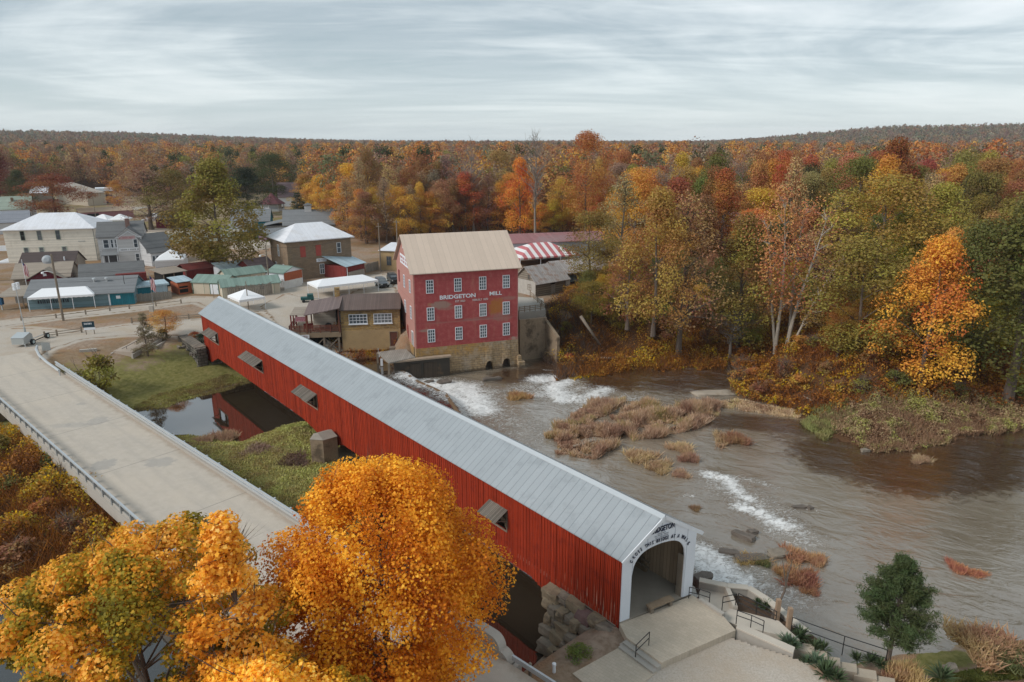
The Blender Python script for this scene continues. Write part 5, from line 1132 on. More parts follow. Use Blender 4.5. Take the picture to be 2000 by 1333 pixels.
pav = MB(); pav.hexa([(.1, .6, 2.75), (2.9, .6, 2.75), (2.9, 5.2, 3.0), (.1, 5.2, 3.0), (.1, .6, 2.85), (2.9, .6, 2.85), (2.9, 5.2, 3.1), (.1, 5.2, 3.1)]); pav.build('flat_roof', V_['tanshing'], k.o)
for x, y in ((.2, .7), (.2, 2.8), (.2, 5.0), (2.7, .7)): MB().box(x - .09, x + .09, y - .09, y + .09, 0, 2.75).build('red_post', V_['red_trim'], k.o)
bn = MB().box(.9, 2.7, .74, .8, 1.7, 2.5).build('banner', plain('pink_banner', (.55, .33, .36), .7), k.o); scribble(bn, ((0, .74, 0), (1, 0, 0), (0, -1, 0)), 1.8, 2.1, 1.6, .7, 3, plain('red_banner_text', (.4, .06, .08), .7), .0, 4)
def loose(name, label, cat, fn, base, rz):
    o = thing(name, label, cat, base, rz); fn(o); return o
rzk = b.rz
def kp(x, y, z): return (u0.x + x * math.cos(rzk) - y * math.sin(rzk), u0.y + x * math.sin(rzk) + y * math.cos(rzk), z)
def _bench(o):
    MB().box(0, 1.5, 0, .5, .42, .5).build('seat', V_['red_trim'], o); MB().box(0, 1.5, .45, .52, .5, 1.25).build('backrest', V_['red_trim'], o)
    for x in (.05, 1.4): MB().box(x, x + .08, .02, .5, 0, .42).build('leg', V_['red_trim'], o)
loose('wooden_bench', 'dark red wooden bench standing on the mill deck', 'bench', _bench, kp(2.0, .6, .05), rzk)
def _grill(o):
    MB().lathe((0, 0, .5), [(.05, 0), (.45, .05), (.5, .4), (.46, .62), (.1, .8)], 14).build('lid', M['black'], o); MB().box(-.5, .5, -.35, .35, 0, .52).build('cabinet', M['black'], o)
loose('black_smoker', 'black barrel smoker at the right of the mill deck', 'smoker', _grill, kp(5.9, .9, .05), rzk)
def _tbl(o):
    MB().box(0, 1.6, 0, .8, .7, .76).build('tabletop', V_['greyboard'], o)
    for x in (.05, 1.5):
        for y in (.05, .7): MB().box(x, x + .06, y, y + .06, 0, .7).build('leg', M['wood'], o)
loose('deck_table', 'narrow timber table behind the railing of the mill deck', 'table', _tbl, kp(3.7, .8, .05), rzk)
sgn = thing('hanging_sign', 'white sign board hung on the deck beam', 'sign', kp(.9, -.36, 0), rzk); MB().box(0, 2.1, -.05, 0, -.78, -.2).build('panel', white, sgn); scribble(sgn, ((0, -.05, 0), (1, 0, 0), (0, -1, 0)), 1.05, -.49, 1.5, .4, 2, V_['red_trim'], .01, 9)
# deck yard right of the mill
dy = thing('deck_yard', 'paved terrace with brown rail fence on top of the wall right of the mill', 'terrace')
p0, p1, p2, p3 = A(1014, 612, 1.1), A(1066, 606, 1.1), A(1015, 580, 1.1), A(1040, 583, 1.1)
MB().prism([(p0.x, p0.y + .2), (p1.x, p1.y + .2), (p3.x + 2, p3.y), (p2.x - 1, p2.y)], -.5, 1.12).build('paving', M['conc'], dy)
mb = MB()
for z in (.35, .65, .95): mb.bar((p0.x, p0.y + .3, 1.1 + z), (p1.x, p1.y + .3, 1.1 + z), .06, .13); mb.bar((p1.x, p1.y + .3, 1.1 + z), (p2.x + 2.0, p2.y, 1.1 + z), .06, .13)
for t in np.linspace(0, 1, 6): q = p0.lerp(p1, t); mb.box(q.x - .07, q.x + .07, q.y + .24, q.y + .38, .9, 2.2)
for t in np.linspace(0, 1, 5): q = p1.lerp(Vector((p2.x + 2, p2.y, 1.1)), t); mb.box(q.x - .07, q.x + .07, q.y + .24, q.y + .38, .9, 2.2)
mb.build('rail_fence', plain('rail_timber', (.27, .21, .15), .85), dy)
# ------------------------------------------------------------------ concrete road bridge on the left
def deck_mat():
    m, n = newmat('bridge_deck'); g = worldco(n); a = n.noise(g, .12, 6, .6); b = n.noise(g, 1.3, 5, .65); c = n.noise(g, 14, 3, .6)
    gx, gy, gz_ = n.xyz(g)
    al = n.noise(n.comb(n.math('MULTIPLY_ADD', gx, .755, n.math('MULTIPLY', gy, -.656)), n.math('MULTIPLY', n.math('MULTIPLY_ADD', gx, .656, n.math('MULTIPLY', gy, .755)), 9.), 0.), .12, 4, .6)
    col = n.ramp(b, [(.3, (.44, .385, .32)), (.7, (.51, .45, .385))])
    col = n.mix(n.math('MULTIPLY', n.sstep(a, .42, .66), .55), col, (.53, .455, .37, 1)); col = n.mix(n.math('MULTIPLY', n.sstep(al, .5, .7), .3), col, (.39, .345, .295, 1))
    for (u, v, rx, ry, k) in ((203, 908, 1.1, .6, .6), (312, 903, 1.5, .5, .55), (192, 822, 1.3, .5, .5), (150, 830, 1.7, .35, .35), (118, 832, 1.2, .3, .3), (158, 789, .6, .2, .4)):
        p = A(u, v); dx_ = n.math('DIVIDE', n.math('SUBTRACT', gx, p.x), rx); dy_ = n.math('DIVIDE', n.math('SUBTRACT', gy, p.y), ry * 2.4)
        q = n.math('SQRT', n.math('ADD', n.math('MULTIPLY', dx_, dx_), n.math('MULTIPLY', dy_, dy_))); q = n.math('MULTIPLY_ADD', n.math('SUBTRACT', b, .5), 1.6, q)
        col = n.mix(n.math('MULTIPLY', n.sstep(q, 1.05, .7), k), col, (.31, .295, .275, 1))
    sx_ = n.math('ADD', n.math('MULTIPLY', gx, rdir.x), n.math('MULTIPLY', gy, rdir.y)); sy_ = n.math('ADD', n.math('MULTIPLY', gx, rnorm.x), n.math('MULTIPLY', gy, rnorm.y)); sy_ = n.math('SUBTRACT', sy_, R0.dot(rnorm))
    jt = n.math('LESS_THAN', n.math('FRACT', n.math('DIVIDE', n.math('MULTIPLY_ADD', b, .05, sx_), 13.0)), .008); col = n.mix(n.math('MULTIPLY', jt, .6), col, (.2, .185, .165, 1))
    for yc in (1.9, 3.5, 6.0, 7.6):
        tk = n.sstep(n.math('ABSOLUTE', n.math('SUBTRACT', sy_, yc)), .55, .1); col = n.mix(n.math('MULTIPLY', tk, n.math('MULTIPLY', n.sstep(al, .3, .65), .30)), col, (.36, .32, .28, 1))
    edg = n.sstep(n.math('MULTIPLY_ADD', n.math('SUBTRACT', b, .5), 1.2, n.math('MINIMUM', sy_, n.math('SUBTRACT', WB, sy_))), .75, .05); col = n.mix(n.math('MULTIPLY', edg, .45), col, (.30, .22, .16, 1))
    kk = n.math('MULTIPLY_ADD', n.math('SUBTRACT', c, .5), .25, 1.); col = n.mix(1., col, n.comb(kk, kk, kk), 'MULTIPLY')
    return finish(m, n, col, .92, c, .15, .2)
Ra, Rb = A(120, 727), A(545, 1003); rdir = (Ra - Rb).normalized(); R0 = A(1004, 1266); 
_t = (Rb - R0).dot(rdir); R0 = Rb - rdir * _t
rnorm = Vector((-rdir.y, rdir.x, 0)); RZ = math.atan2(rdir.y, rdir.x)
wid = (A(206, 969) - Rb).dot(rnorm)
WB = wid; LB = (A(75, 694) - R0).dot(rdir)
rb = thing('road_bridge', 'pale concrete road bridge crossing beside the red covered bridge', 'road bridge', (R0.x, R0.y, 0), RZ)
DM = deck_mat()
MB().box(-14, LB - 2, .0, WB, -.75, -.01).build('deck', DM, rb)
mb = MB(); mb.box(0, LB - 12, -.45, -.004, -.85, .22); mb.box(0, LB - 12, WB + .004, WB + .45, -.85, .22); mb.build('curb', M['conc'], rb)
mb = MB()
for y in (.6, 3.4, 6.2, WB - .6): mb.box(2, LB - 12, y - .25, y + .25, -1.75, -.76)
mb.build('girder', M['conc_dark'], rb)
for x in (24, 50): MB().box(x - .6, x + .6, .2, WB + .9, -2.7, -1.76).build('pier_cap', plain('rusty_concrete', (.27, .19, .14), .9, .25), rb); MB().box(x - .45, x + .45, .8, WB - .8, -6.5, -2.71).build('pier', M['conc_dark'], rb)
for x in (1.0, LB - 13): MB().box(x - .6, x + .6, -.3, WB + .3, -6.5, -1.76).build('abutment', M['conc_dark'], rb)
gr = thing('guard_rail', 'galvanised two bar guard rail along the river side of the road bridge', 'guard rail', (R0.x, R0.y, 0), RZ)
for x in np.arange(1.5, LB - 9, 2.4): MB().box(x - .09, x + .09, -.42, -.2, .22, .85).build('post', M['galv'], gr)
for z in (.5, .84): MB().box(.8, LB - 8.5, -.2, -.06, z - .11, z + .09).build('rail', M['galv'], gr)
e = [A(115, 722, .8), A(92, 706, .8), A(76, 692, .8), A(70, 680, .8), A(72, 674, .8)]
gre = thing('guard_rail', 'curved end of galvanised guard rail beside the trailer', 'guard rail', (0, 0, 0)); mb = MB(); mb.tube([(p.x, p.y, .62) for p in e], .17, 6); mb.build('rail', M['galv'], gre)
for p in e[::2]: MB().box(p.x - .07, p.x + .07, p.y - .07, p.y + .07, T(p) - .2, .6).build('post', M['galv'], gre)
lr = thing('bridge_railing', 'metal top railing on grey posts along the outer side of the road bridge', 'railing', (R0.x, R0.y, 0), RZ)
gp = plain('post_grey', (.24, .245, .24), .6, .1)
for x in np.arange(1.5, LB - 10, 2.0): MB().box(x - .12, x + .12, WB + .12, WB + .34, .2, .9).build('post', gp, lr)
MB().box(.5, LB - 9, WB + .13, WB + .31, .9, 1.02).build('top_rail', M['galv'], lr); MB().box(.5, LB - 9, WB + .2, WB + .28, .22, .42).build('low_rail', M['conc'], lr)
# concrete road beyond the far end of the bridge and at the near end
def slab(name, poly, z0, z1, mat, label, cat, kind=None):
    pts = [(p.x, p.y) for p in poly]
    ar = sum(a[0] * b[1] - b[0] * a[1] for a, b in zip(pts, pts[1:] + pts[:1]))
    if ar < 0: pts = pts[::-1]
    o = MB().prism(pts, z0, z1).build(name, mat); return tag(o, label, cat, kind=kind)
bw = lambda x, y: R0 + rdir * x + rnorm * y
slab('road', [bw(LB - 2, .0), bw(LB + 5, -1.5), bw(LB + 16, 2), bw(LB + 16, WB + 2), bw(LB - 2, WB)], -.5, -.012, DM, 'concrete road leading off the far end of the road bridge', 'road', 'structure')
slab('road', [bw(-14, .0), bw(-14, WB), bw(-50, WB), bw(-50, 0)], -.6, -.02, DM, 'concrete road at the near end of the road bridge', 'road', 'structure')
# end post
ep = thing('parapet_end_post', 'rounded concrete parapet block at the near end of the road bridge', 'parapet', (R0.x, R0.y, 0), RZ)
mb = MB(); prof = [(2.6, -.3), (2.6, 1.05)] + [(.9 - .7 * math.sin(a), .35 + .7 * math.cos(a)) for a in np.linspace(0, math.pi / 2, 7)] + [(.2 - .75 * math.sin(a), -.35 + .7 * math.cos(a)) for a in np.linspace(0.2, math.pi / 2, 6)] + [(-.6, -.3)]
i = len(mb.v); n_ = len(prof); mb.v += [(x, -.62, z) for x, z in prof] + [(x, -.02, z) for x, z in prof]; mb.f = [tuple(range(n_))[::-1], tuple(range(n_, 2 * n_))] + [(k, (k + 1) % n_, n_ + (k + 1) % n_, n_ + k) for k in range(n_)]
mb.build('block', M['conc'], ep); MB().box(-.9, 2.8, -.75, .25, -1.6, -.3).build('plinth', M['conc'], ep)
g2 = thing('guard_rail', 'short galvanised guard rail running off the parapet block at the bottom of the photo', 'guard rail', (R0.x, R0.y, 0), RZ); MB().box(-9, -.6, -.35, -.22, .05, .36).build('rail', M['galv'], g2)
for x in (-1.8, -3.8, -5.8): MB().box(x - .08, x + .08, -.5, -.36, -.9, .4).build('post', M['wood'], g2)
bo = A(1082, 1313, -.45); MB_ = MB().lathe((bo.x, bo.y, -.6), [(.1, 0), (.1, .62), (.12, .62), (.12, .74), (.02, .78)], 10); tag(MB_.build('white_bollard', M['white']), 'short white capped pipe standing by the parapet block', 'bollard')
# ------------------------------------------------------------------ forecourt of the covered bridge
PC = M['conc_pale']
pat = thing('forecourt', 'pale brick paved forecourt with two steps before the white portal', 'forecourt')
def pv(*px, z): return [(lambda p: (p.x, p.y))(A(u, v, z)) for u, v in px]
def ccw(p):
    ar = sum(a[0] * b[1] - b[0] * a[1] for a, b in zip(p, p[1:] + p[:1])); return p if ar > 0 else p[::-1]
paver = masonry('beige_pavers', (.50, .425, .335), (.455, .385, .30), (.40, .34, .27), .4, .2, .12, ((.55, .49, .41), .4, .4), .15)
def pavermat():
    m, n = newmat('beige_paving'); g = worldco(n); vv = n('ShaderNodeVectorRotate', {0: g, 3: .7}, rotation_type='Z_AXIS')
    br = n('ShaderNodeTexBrick', {'Vector': vv, 'Color1': (.52, .44, .345, 1), 'Color2': (.475, .40, .31, 1), 'Mortar': (.42, .355, .28, 1), 'Scale': 1., 'Mortar Size': .012, 'Brick Width': .42, 'Row Height': .21}, out=None)
    a = n.noise(g, .5, 6, .65); k = n.math('MULTIPLY_ADD', n.math('SUBTRACT', a, .5), .5, 1.); col = n.mix(1., br.outputs[0], n.comb(k, k, k), 'MULTIPLY')
    return finish(m, n, n.mix(n.math('MULTIPLY', n.sstep(n.noise(g, .9, 5, .7), .52, .7), .4), col, (.40, .35, .29, 1)), .9, a, .1, .2)
PV = pavermat()
top = pv((1210, 1219), (1224, 1246), (1292, 1295), (1437, 1231), (1413, 1204), (1353, 1163), z=0.)
MB().prism(ccw(top), -.7, .0).build('paving', PV, pat)
a, b_ = A(1224, 1246, 0), A(1292, 1295, 0); d = (b_ - a).normalized(); o_ = Vector((d.y, -d.x, 0)); o_ = o_ if o_.x < 0 or o_.y < 0 else -o_
for k in range(1, 3):
    p = [a + o_ * (.36 * (k - 1)), b_ + o_ * (.36 * (k - 1)), b_ + o_ * .36 * k, a + o_ * .36 * k]
    MB().prism(ccw([(q.x, q.y) for q in p]), -.8, -.13 * k).build('step', M['conc'], pat)
low = pv((1118, 1316), (1215, 1262), (1283, 1313), (1236, 1350), (1160, 1350), z=-.39); MB().prism(ccw(low), -.9, -.38).build('lower_paving', PV, pat)
mb = MB(); c_ = [(lambda p: (p.x, p.y))(A(u, v, -.1)) for u, v in ((1229, 1250), (1216, 1243))]; 
cu = [A(1440, 1336, -.35), A(1292, 1297, 0)]
mb = MB(); wall_run(mb, [(lambda p: (p.x, p.y))(A(u, v, 0)) for u, v in ((1413, 1203), (1366, 1172))], -.4, .16, .28); mb.build('kerb', M['conc'], pat)
# retaining wall with coping at the right of the forecourt
rwl = thing('coped_wall', 'low concrete wall with flat pale coping sloping down beside the white gravel', 'wall')
p0, p1 = A(1440, 1222, .1), A(1551, 1271, -.25)
mb = MB(); f0 = lambda p: -2.0; f1 = lambda p: (.04 if (Vector(p) - Vector(p0[:2])).length < .5 else -.31); wall_run(mb, [p0[:2], p1[:2]], f0, f1, .42); mb.build('wall_face', M['conc'], rwl)
mb = MB(); wall_run(mb, [p0[:2], p1[:2]], lambda p: f1(p) + .002, lambda p: f1(p) + .1, .56); mb.build('coping', PC, rwl)
# ramp and terrace behind it, river wall
slab('ramp', [A(1440, 1212, -.2), A(1400, 1197, -.2), A(1428, 1188, -.5), A(1520, 1222, -.9), A(1560, 1262, -1.0)], -2.6, -.55, PC, 'pale concrete ramp behind the low coped wall', 'ramp')
slab('terrace', [A(1362, 1164, -.9), A(1372, 1143, -.9), A(1424, 1150, -.9), A(1436, 1190, -.9), A(1404, 1196, -.9)], -4, -.95, PC, 'small sunken concrete terrace right of the white portal', 'terrace')
rvw = thing('river_wall', 'long concrete river wall with pale coping right of the portal', 'wall')
rp = [A(u, v, z)[:2] for u, v, z in ((1366, 1133, -.4), (1420, 1144, -.4), (1462, 1148, -.4), (1500, 1172, -.55), (1580, 1238, -.8))]
zt = lambda p: -.45 if p[0] < A(1462, 1148, -.4).x + .01 else (-.6 if p[0] < A(1500, 1172, -.55).x + .01 else -.85)
mb = MB(); wall_run(mb, rp, lambda p: -7, zt, .34); mb.build('wall_face', M['conc'], rvw); mb = MB(); wall_run(mb, rp, lambda p: zt(p) + .002, lambda p: zt(p) + .09, .5); mb.build('coping', PC, rvw)
cwl = thing('cross_wall', 'narrow concrete cross wall between the sunken terrace and the planted bed', 'wall'); mb = MB(); wall_run(mb, [A(1419, 1143, -.4)[:2], A(1436, 1190, -.6)[:2]], -5, -.4, .3); mb.build('wall_face', PC, cwl)
slab('planting_bed', [A(1424, 1148, -.9), A(1462, 1152, -.9), A(1500, 1176, -.9), A(1578, 1240, -1.2), A(1600, 1262, -1.4), A(1540, 1250, -1.3), A(1438, 1192, -.9)], -6, -1.0, plain('dark_soil', (.09, .055, .035), .95, .3, 2), 'strip of dark soil bed behind the river wall', 'planting bed')
for i_, (u, v, z, h) in enumerate(((1516, 1215, -1., 1.7), (1538, 1238, -1.1, 1.9))):
    p = A(u, v, z); o = MB().box(p.x - .13, p.x + .13, p.y - .13, p.y + .13, z - .3, z + h).build('timber_post', plain('tan_timber', (.32, .22, .15), .85)); tag(o, ('tan timber post at the end of the ramp, nearer the little bare tree', 'tan timber post at the end of the ramp, nearer the yuccas')[i_], 'post')
# planter curb left
pl_ = thing('planter_curb', 'low concrete planter curb below the rubble abutment', 'planter'); cp_ = [A(u, v, z) for u, v, z in ((1084, 1276, -2.0), (1086, 1290, -2.0), (1135, 1286, -1.5), (1178, 1283, -1.0), (1196, 1270, -.7), (1226, 1252, -.2))]; mb = MB()
cz = {(round(p.x, 3), round(p.y, 3)): p.z for p in cp_}; zc = lambda p: cz[(round(p[0], 3), round(p[1], 3))]
wall_run(mb, [p[:2] for p in cp_], lambda p: zc(p) - 1.6, zc, .28); mb.build('curb', M['conc'], pl_)
pp_ = [A(u, v, z) for u, v, z in ((1064, 1309, -2.2), (1122, 1318, -.75), (1225, 1258, -.42), (1180, 1287, -1.25), (1084, 1296, -2.2))]; pz = {(round(p.x, 3), round(p.y, 3)): p.z for p in pp_}; zp = lambda p: pz[(round(p[0], 3), round(p[1], 3))]
tag(MB().prism(ccw([(p.x, p.y) for p in pp_]), lambda p: -4.0, zp).build('path', PC), 'narrow concrete path sloping down below the planter curb', 'path')
# rubble abutment of big stones
ra = thing('rubble_abutment', 'broken stone abutment of large blocks below the near corner of the red wall', 'abutment')
mb = MB(); mb.prism(ccw([SN(.2, -.1)[:2], SN(5.2, -.1)[:2], SN(5.2, 5.9)[:2], SN(.6, 6.2)[:2]]), -6.5, -.35); mb.build('core', M['rubble'], ra)
rr = random.Random(12)
blocks = []
for row, (z, off) in enumerate(((-.75, .35), (-1.45, .7), (-2.15, 1.05), (-2.9, 1.4), (-3.6, 1.8))):
    s = .15 + row * .1
    while s < 5.2 - row * .12:
        l_ = rr.uniform(.55, 1.35); blocks.append((s + l_ / 2, -off - rr.uniform(-.12, .25), z + rr.uniform(-.1, .1), l_, rr.uniform(.7, 1.1), rr.uniform(.5, .78))); s += l_ * .97
bm = [plain('pale_rubble', (.245, .205, .16), .95, .4, 2.2, bstr=1.0, grime=((.10, .085, .07), .85)), plain('buff_rubble', (.29, .225, .15), .95, .4, 2.2, bstr=1., grime=((.13, .105, .08), .8)), plain('purple_rubble', (.20, .125, .115), .95, .25, 1.6, bstr=.8)]
def rockmesh(mb, c, size, rz, seed, sub=2):
    """angular worn stone: subdivided box pulled by noise"""
    import bmesh
    bm_ = bmesh.new(); bmesh.ops.create_cube(bm_, size=1.0); bmesh.ops.subdivide_edges(bm_, edges=bm_.edges[:], cuts=3, use_grid_fill=True)
    r = random.Random(seed); ox, oy = r.uniform(0, 50), r.uniform(0, 50); i = len(mb.v)
    for v in bm_.verts:
        p = v.co.copy(); q = p.normalized() * .62; p = p.lerp(q, .26)
        k = 1 + (float(fbm(np.array([p.x * 2.2 + ox + p.z]), np.array([p.y * 2.2 + oy + p.z * 1.3]))[0]) - .5) * .75
        p = Vector((p.x * size[0] * k, p.y * size[1] * k, p.z * size[2] * k)); v.index = v.index
        mb.v.append((c[0] + p.x * math.cos(rz) - p.y * math.sin(rz), c[1] + p.x * math.sin(rz) + p.y * math.cos(rz), c[2] + p.z))
    bm_.verts.index_update()
    mb.f += [tuple(i + v.index for v in f.verts) for f in bm_.faces]; bm_.free()
for k, (s, t, z, l_, w_, h_) in enumerate(blocks):
    p = SN(s, t, z); mb = MB(); rockmesh(mb, (p.x, p.y, z), (l_ * 1.08, w_, h_ * 1.1), DIG + rr.uniform(-.12, .12), k); mb.build('block', bm[2] if k == 2 else bm[k % 2], ra)
# stone bench
be = SN(-.62, 2.05); bn = thing('stone_bench', 'weathered stone slab bench standing in the portal opening', 'bench', (be.x, be.y, .02), math.atan2(BN[1] - .2 * BA[1], BN[0] - .2 * BA[0]))
MB().box(0, 1.95, -.24, .24, .36, .48).build('seat', M['conc_dark'], bn)
for x in (.08, 1.62): MB().box(x, x + .22, -.2, .2, 0, .355).build('leg', M['wood'], bn)
def railing(label, posts, h=1.0, rails=(1.0, .55), z1=None):
    o = thing('iron_railing', label, 'railing', group='black iron railings by the bridge portal'); P_ = [A(u, v, z) for u, v, z in posts]; mb = MB()
    for p in P_: MB().tube([(p.x, p.y, p.z - .2), (p.x, p.y, p.z + h)], .028, 6).build('post', M['black'], o)
    for r_ in rails: MB().tube([(p.x, p.y, p.z + h * r_) for p in P_], .028, 6).build('rail', M['black'], o)
railing('black iron railing along the path below the planter curb', [(1080, 1299, -2.2), (1112, 1296, -1.85), (1150, 1291, -1.45)])
railing('black iron handrail crossing the two steps', [(1241, 1287, -.38), (1267, 1261, 0)], .95)
railing('black iron railing directly right of the white portal jamb', [(1345, 1169, 0), (1364, 1173, 0), (1385, 1180, 0)], .85)
railing('short black iron railing at the edge of the sunken terrace', [(1410, 1191, -.2), (1436, 1185, -.5)], .95)
railing('black iron railing on the low coped wall', [(1438, 1214, .1), (1466, 1224, .0), (1490, 1235, -.05)], .8)
railing('long sloping black iron railing along the planted bed', [(1440, 1185, -.5), (1476, 1203, -.7), (1514, 1221, -.9)], 1.0, (1., .7, .35))
railing('long black iron railing running down to the pine', [(1544, 1238, -.9), (1645, 1275, -1.6), (1728, 1302, -2.2)], 1.2, (1., .5))
# garden steps
gs = thing('garden_steps', 'tan stone steps leading down through the yuccas to the river', 'steps')
for k, (u, v) in enumerate(((1560, 1262), (1585, 1275), (1610, 1288), (1642, 1300), (1680, 1313), (1716, 1328))):
    p = A(u, v, -1.0 - .16 * k); MB().hexa([tuple(p + Vector(q)) for q in ((-.5, -.3, -2), (.7, -.6, -2), (1.0, .1, -2), (-.2, .4, -2), (-.5, -.3, 0), (.7, -.6, 0), (1.0, .1, 0), (-.2, .4, 0))]).build('step', plain('tan_step', (.42, .35, .27), .9, .15) if k == 0 else MATS['tan_step'], gs)
# ------------------------------------------------------------------ lawn: steps, culvert, sign boards, tub
st = thing('concrete_steps', 'concrete steps with side walls cut into the leafy lawn', 'steps')
sa, sb = AT(296, 664), AT(240, 694); d2 = Vector((sb.x - sa.x, sb.y - sa.y, 0)); Ls = d2.length; d2.normalize(); n2 = Vector((-d2.y, d2.x, 0)); n2 = n2 if n2.x > 0 else -n2
pg_ = plain('worn_step', (.40, .33, .27), .9, .15, grime=((.28, .17, .10), .6))
for k in range(10):
    a = Vector((sa.x, sa.y, 0)) + d2 * (Ls * k / 10); e_ = a + d2 * (Ls / 10 + .02); w0, w1 = n2 * -1.5, n2 * 1.6; z = max(T(a), T(a + n2), T(e_), T(e_ - n2), T(a + n2 * 1.5), T(a - n2 * 1.5)) - .02
    MB().hexa([(*(a + w0)[:2], z - 1), (*(e_ + w0)[:2], z - 1), (*(e_ + w1)[:2], z - 1), (*(a + w1)[:2], z - 1), (*(a + w0)[:2], z + .22), (*(e_ + w0)[:2], z + .22), (*(e_ + w1)[:2], z + .22), (*(a + w1)[:2], z + .22)]).build('step', pg_, st)
for w_ in (-1.62, 1.72):
    a = Vector((sa.x, sa.y, 0)) + n2 * w_ - d2 * .4; e_ = Vector((sb.x, sb.y, 0)) + n2 * w_ + d2 * .3; mb = MB(); wall_run(mb, [a[:2], e_[:2]], lambda p: -4, lambda p: (sa.z + .35 if (Vector(p) - Vector(a[:2])).length < .1 else sb.z + .3), .26); mb.build('side_wall', M['conc'], st)
ld = [AT(284, 680), AT(303, 682), AT(324, 666), AT(304, 662)]; MB().prism(ccw([(p.x, p.y) for p in ld]), -3, ld[1].z + .25).build('landing', pg_, st)
a, e_ = AT(304, 683), AT(324, 666); mb = MB(); wall_run(mb, [a[:2], e_[:2]], -3, ld[1].z + .5, .26); mb.build('landing_wall', M['conc'], st)
for k in (0.15, .5, .85): p = Vector((sa.x, sa.y, 0)) + d2 * (Ls * k); MB().tube([(p.x, p.y, -3), (p.x, p.y, sa.z + .95 + (sb.z - sa.z) * k)], .035, 6).build('handrail_post', M['black'], st)
p, q = Vector((sa.x, sa.y, sa.z + .95)), Vector((sb.x, sb.y, sb.z + .95)); MB().tube([p, q], .035, 6).build('handrail', M['black'], st)
cv = AT(173, 688); cu_ = thing('culvert', 'concrete culvert mouth with dark pipe in the lawn', 'culvert', (cv.x, cv.y, T(cv)), RZ + math.pi / 2 - .5); mb = MB(); mb.box(-1.1, 1.1, -.25, .25, -.6, .32); mb.build('headwall', M['conc'], cu_); mb = MB(); mb.tube([(.15, -.31, -.1), (.15, .2, -.1)], .26, 12); mb.build('pipe', V_['darkin'], cu_)
sg = AT(93, 693); so2 = thing('sign_board', 'small grey sign board on a thin post beside the trailer', 'sign', (sg.x, sg.y, T(sg)), .2); MB().tube([(0, 0, -.2), (0, 0, 1.5)], .035, 6).build('post', M['galv'], so2); MB().box(-.55, .55, -.05, -.0, .6, 1.75).build('panel', plain('grey_panel', (.33, .34, .33), .6, .1), so2)
a, e_ = A(169, 654), A(185, 653); si = thing('road_sign', 'dark blue and white sign board on two posts by the gravel road', 'sign', (a.x, a.y, 0), math.atan2(e_.y - a.y, e_.x - a.x)); w_ = (e_ - a).length
for x in (0, w_): MB().box(x - .05, x + .05, -.04, .04, -.2, 1.2).build('post', M['wood'], si)
pn = MB().box(-.35, w_ + .2, -.08, -.041, 1.15, 2.1).build('panel', plain('deep_blue', (.012, .04, .055), .5, .1), si); MB().box(-.2, w_ + .25, -.08, -.041, .75, 1.14).build('lower_panel', white, si); scribble(pn, ((0, -.08, 0), (1, 0, 0), (0, -1, 0)), w_ * .4, 1.75, w_ * .9, .4, 1, white, .0, 3)
tb = A(381, 664, 0); tu = thing('planter_tub', 'round galvanised tub planted with flowers beside the far bridge end', 'planter', (tb.x, tb.y, T(tb))); MB().lathe((0, 0, 0), [(.75, 0), (.85, .5), (.84, .95), (.78, .95), (.76, .8), (.02, .8)], 18).build('tub', M['galv'], tu)
# ------------------------------------------------------------------ poles, lamps, flags
def pole(label, base, top, cross=None, lamp=None, r=.16, name='utility_pole', z=0.0, group='timber utility poles'):
    b_ = A(*base, z); h = ZY(*top, b_.y) - z; o = thing(name, label, 'pole', (b_.x, b_.y, z), 0, group); MB().tube([(0, 0, -.5), (0, 0, h)], [r, r * .75], 8).build('pole', M['wood'], o)
    for hz_, w_ in (cross or []): MB().box(-w_ / 2, w_ / 2, -.08, .08, h - hz_ - .08, h - hz_ + .08).build('crossarm', M['wood'], o)
    for hz_, dx_ in (lamp or []):
        l_ = MB().tube([(0, 0, h - hz_ - .2), (dx_ * .5, -.2, h - hz_ + .1), (dx_, -.3, h - hz_)], .05, 6).build('lamp_arm', M['galv'], o); MB().lathe((dx_, -.3, h - hz_ - .35), [(.06, 0), (.22, .05), (.24, .2), (.1, .36)], 10).build('lamp_head', white, l_)
    return o
pole('leaning timber pole with a street lamp in front of the long blue building', (124, 627), (103, 497), None, [(2.9, -1.8)], .2)
pole('timber pole with crossarms at the left of the brick building', (527, 565), (522, 478), [(.3, 2.4), (1.0, 1.2)], [(2.1, -1.2)])
pole('timber pole rising left of the mill roof, nearer the ochre shed', (744, 531), (735, 436), [(.8, 1.2)])
pole('timber pole with crossarm right behind the mill gable', (778, 520), (774, 430), [(.5, 1.6)])
pole('thin pole among the trees at the far yard', (190, 441), (190, 383), None, None, .13)
pole('lamp pole beside the large tan barn', (172, 402), (172, 370), None, [(.3, -1.6)], .13)
pole('thin pale pole left of the big green tree', (386, 445), (383, 420), None, None, .12)
pole('thin timber pole at the far end of the grey barn', (632, 452), (630, 413), None, None, .13)
pole('slim pole beside the half hidden canopy tent', (486, 607), (478, 550), None, None, .1, 'slim_pole', group='slim posts in the gravel lot')
pole('slim dark pole in front of the cream garden shed', (418, 583), (415, 555), None, None, .06, 'slim_pole', group='slim posts in the gravel lot')
fm = newmat('flag_cloth')
def flagmat(m, n):
    x, y, z = n.xyz(objco(n)); st_ = n.math('LESS_THAN', n.math('FRACT', n.math('MULTIPLY', x, 5.2)), .5); col = n.mix(st_, (.62, .6, .6, 1), (.42, .03, .05, 1)); cant = n.math('MULTIPLY', n.math('GREATER_THAN', z, -.62), n.math('LESS_THAN', x, .40)); return finish(m, n, n.mix(cant, col, (.03, .045, .14, 1)), .8)
flagmat(*fm)
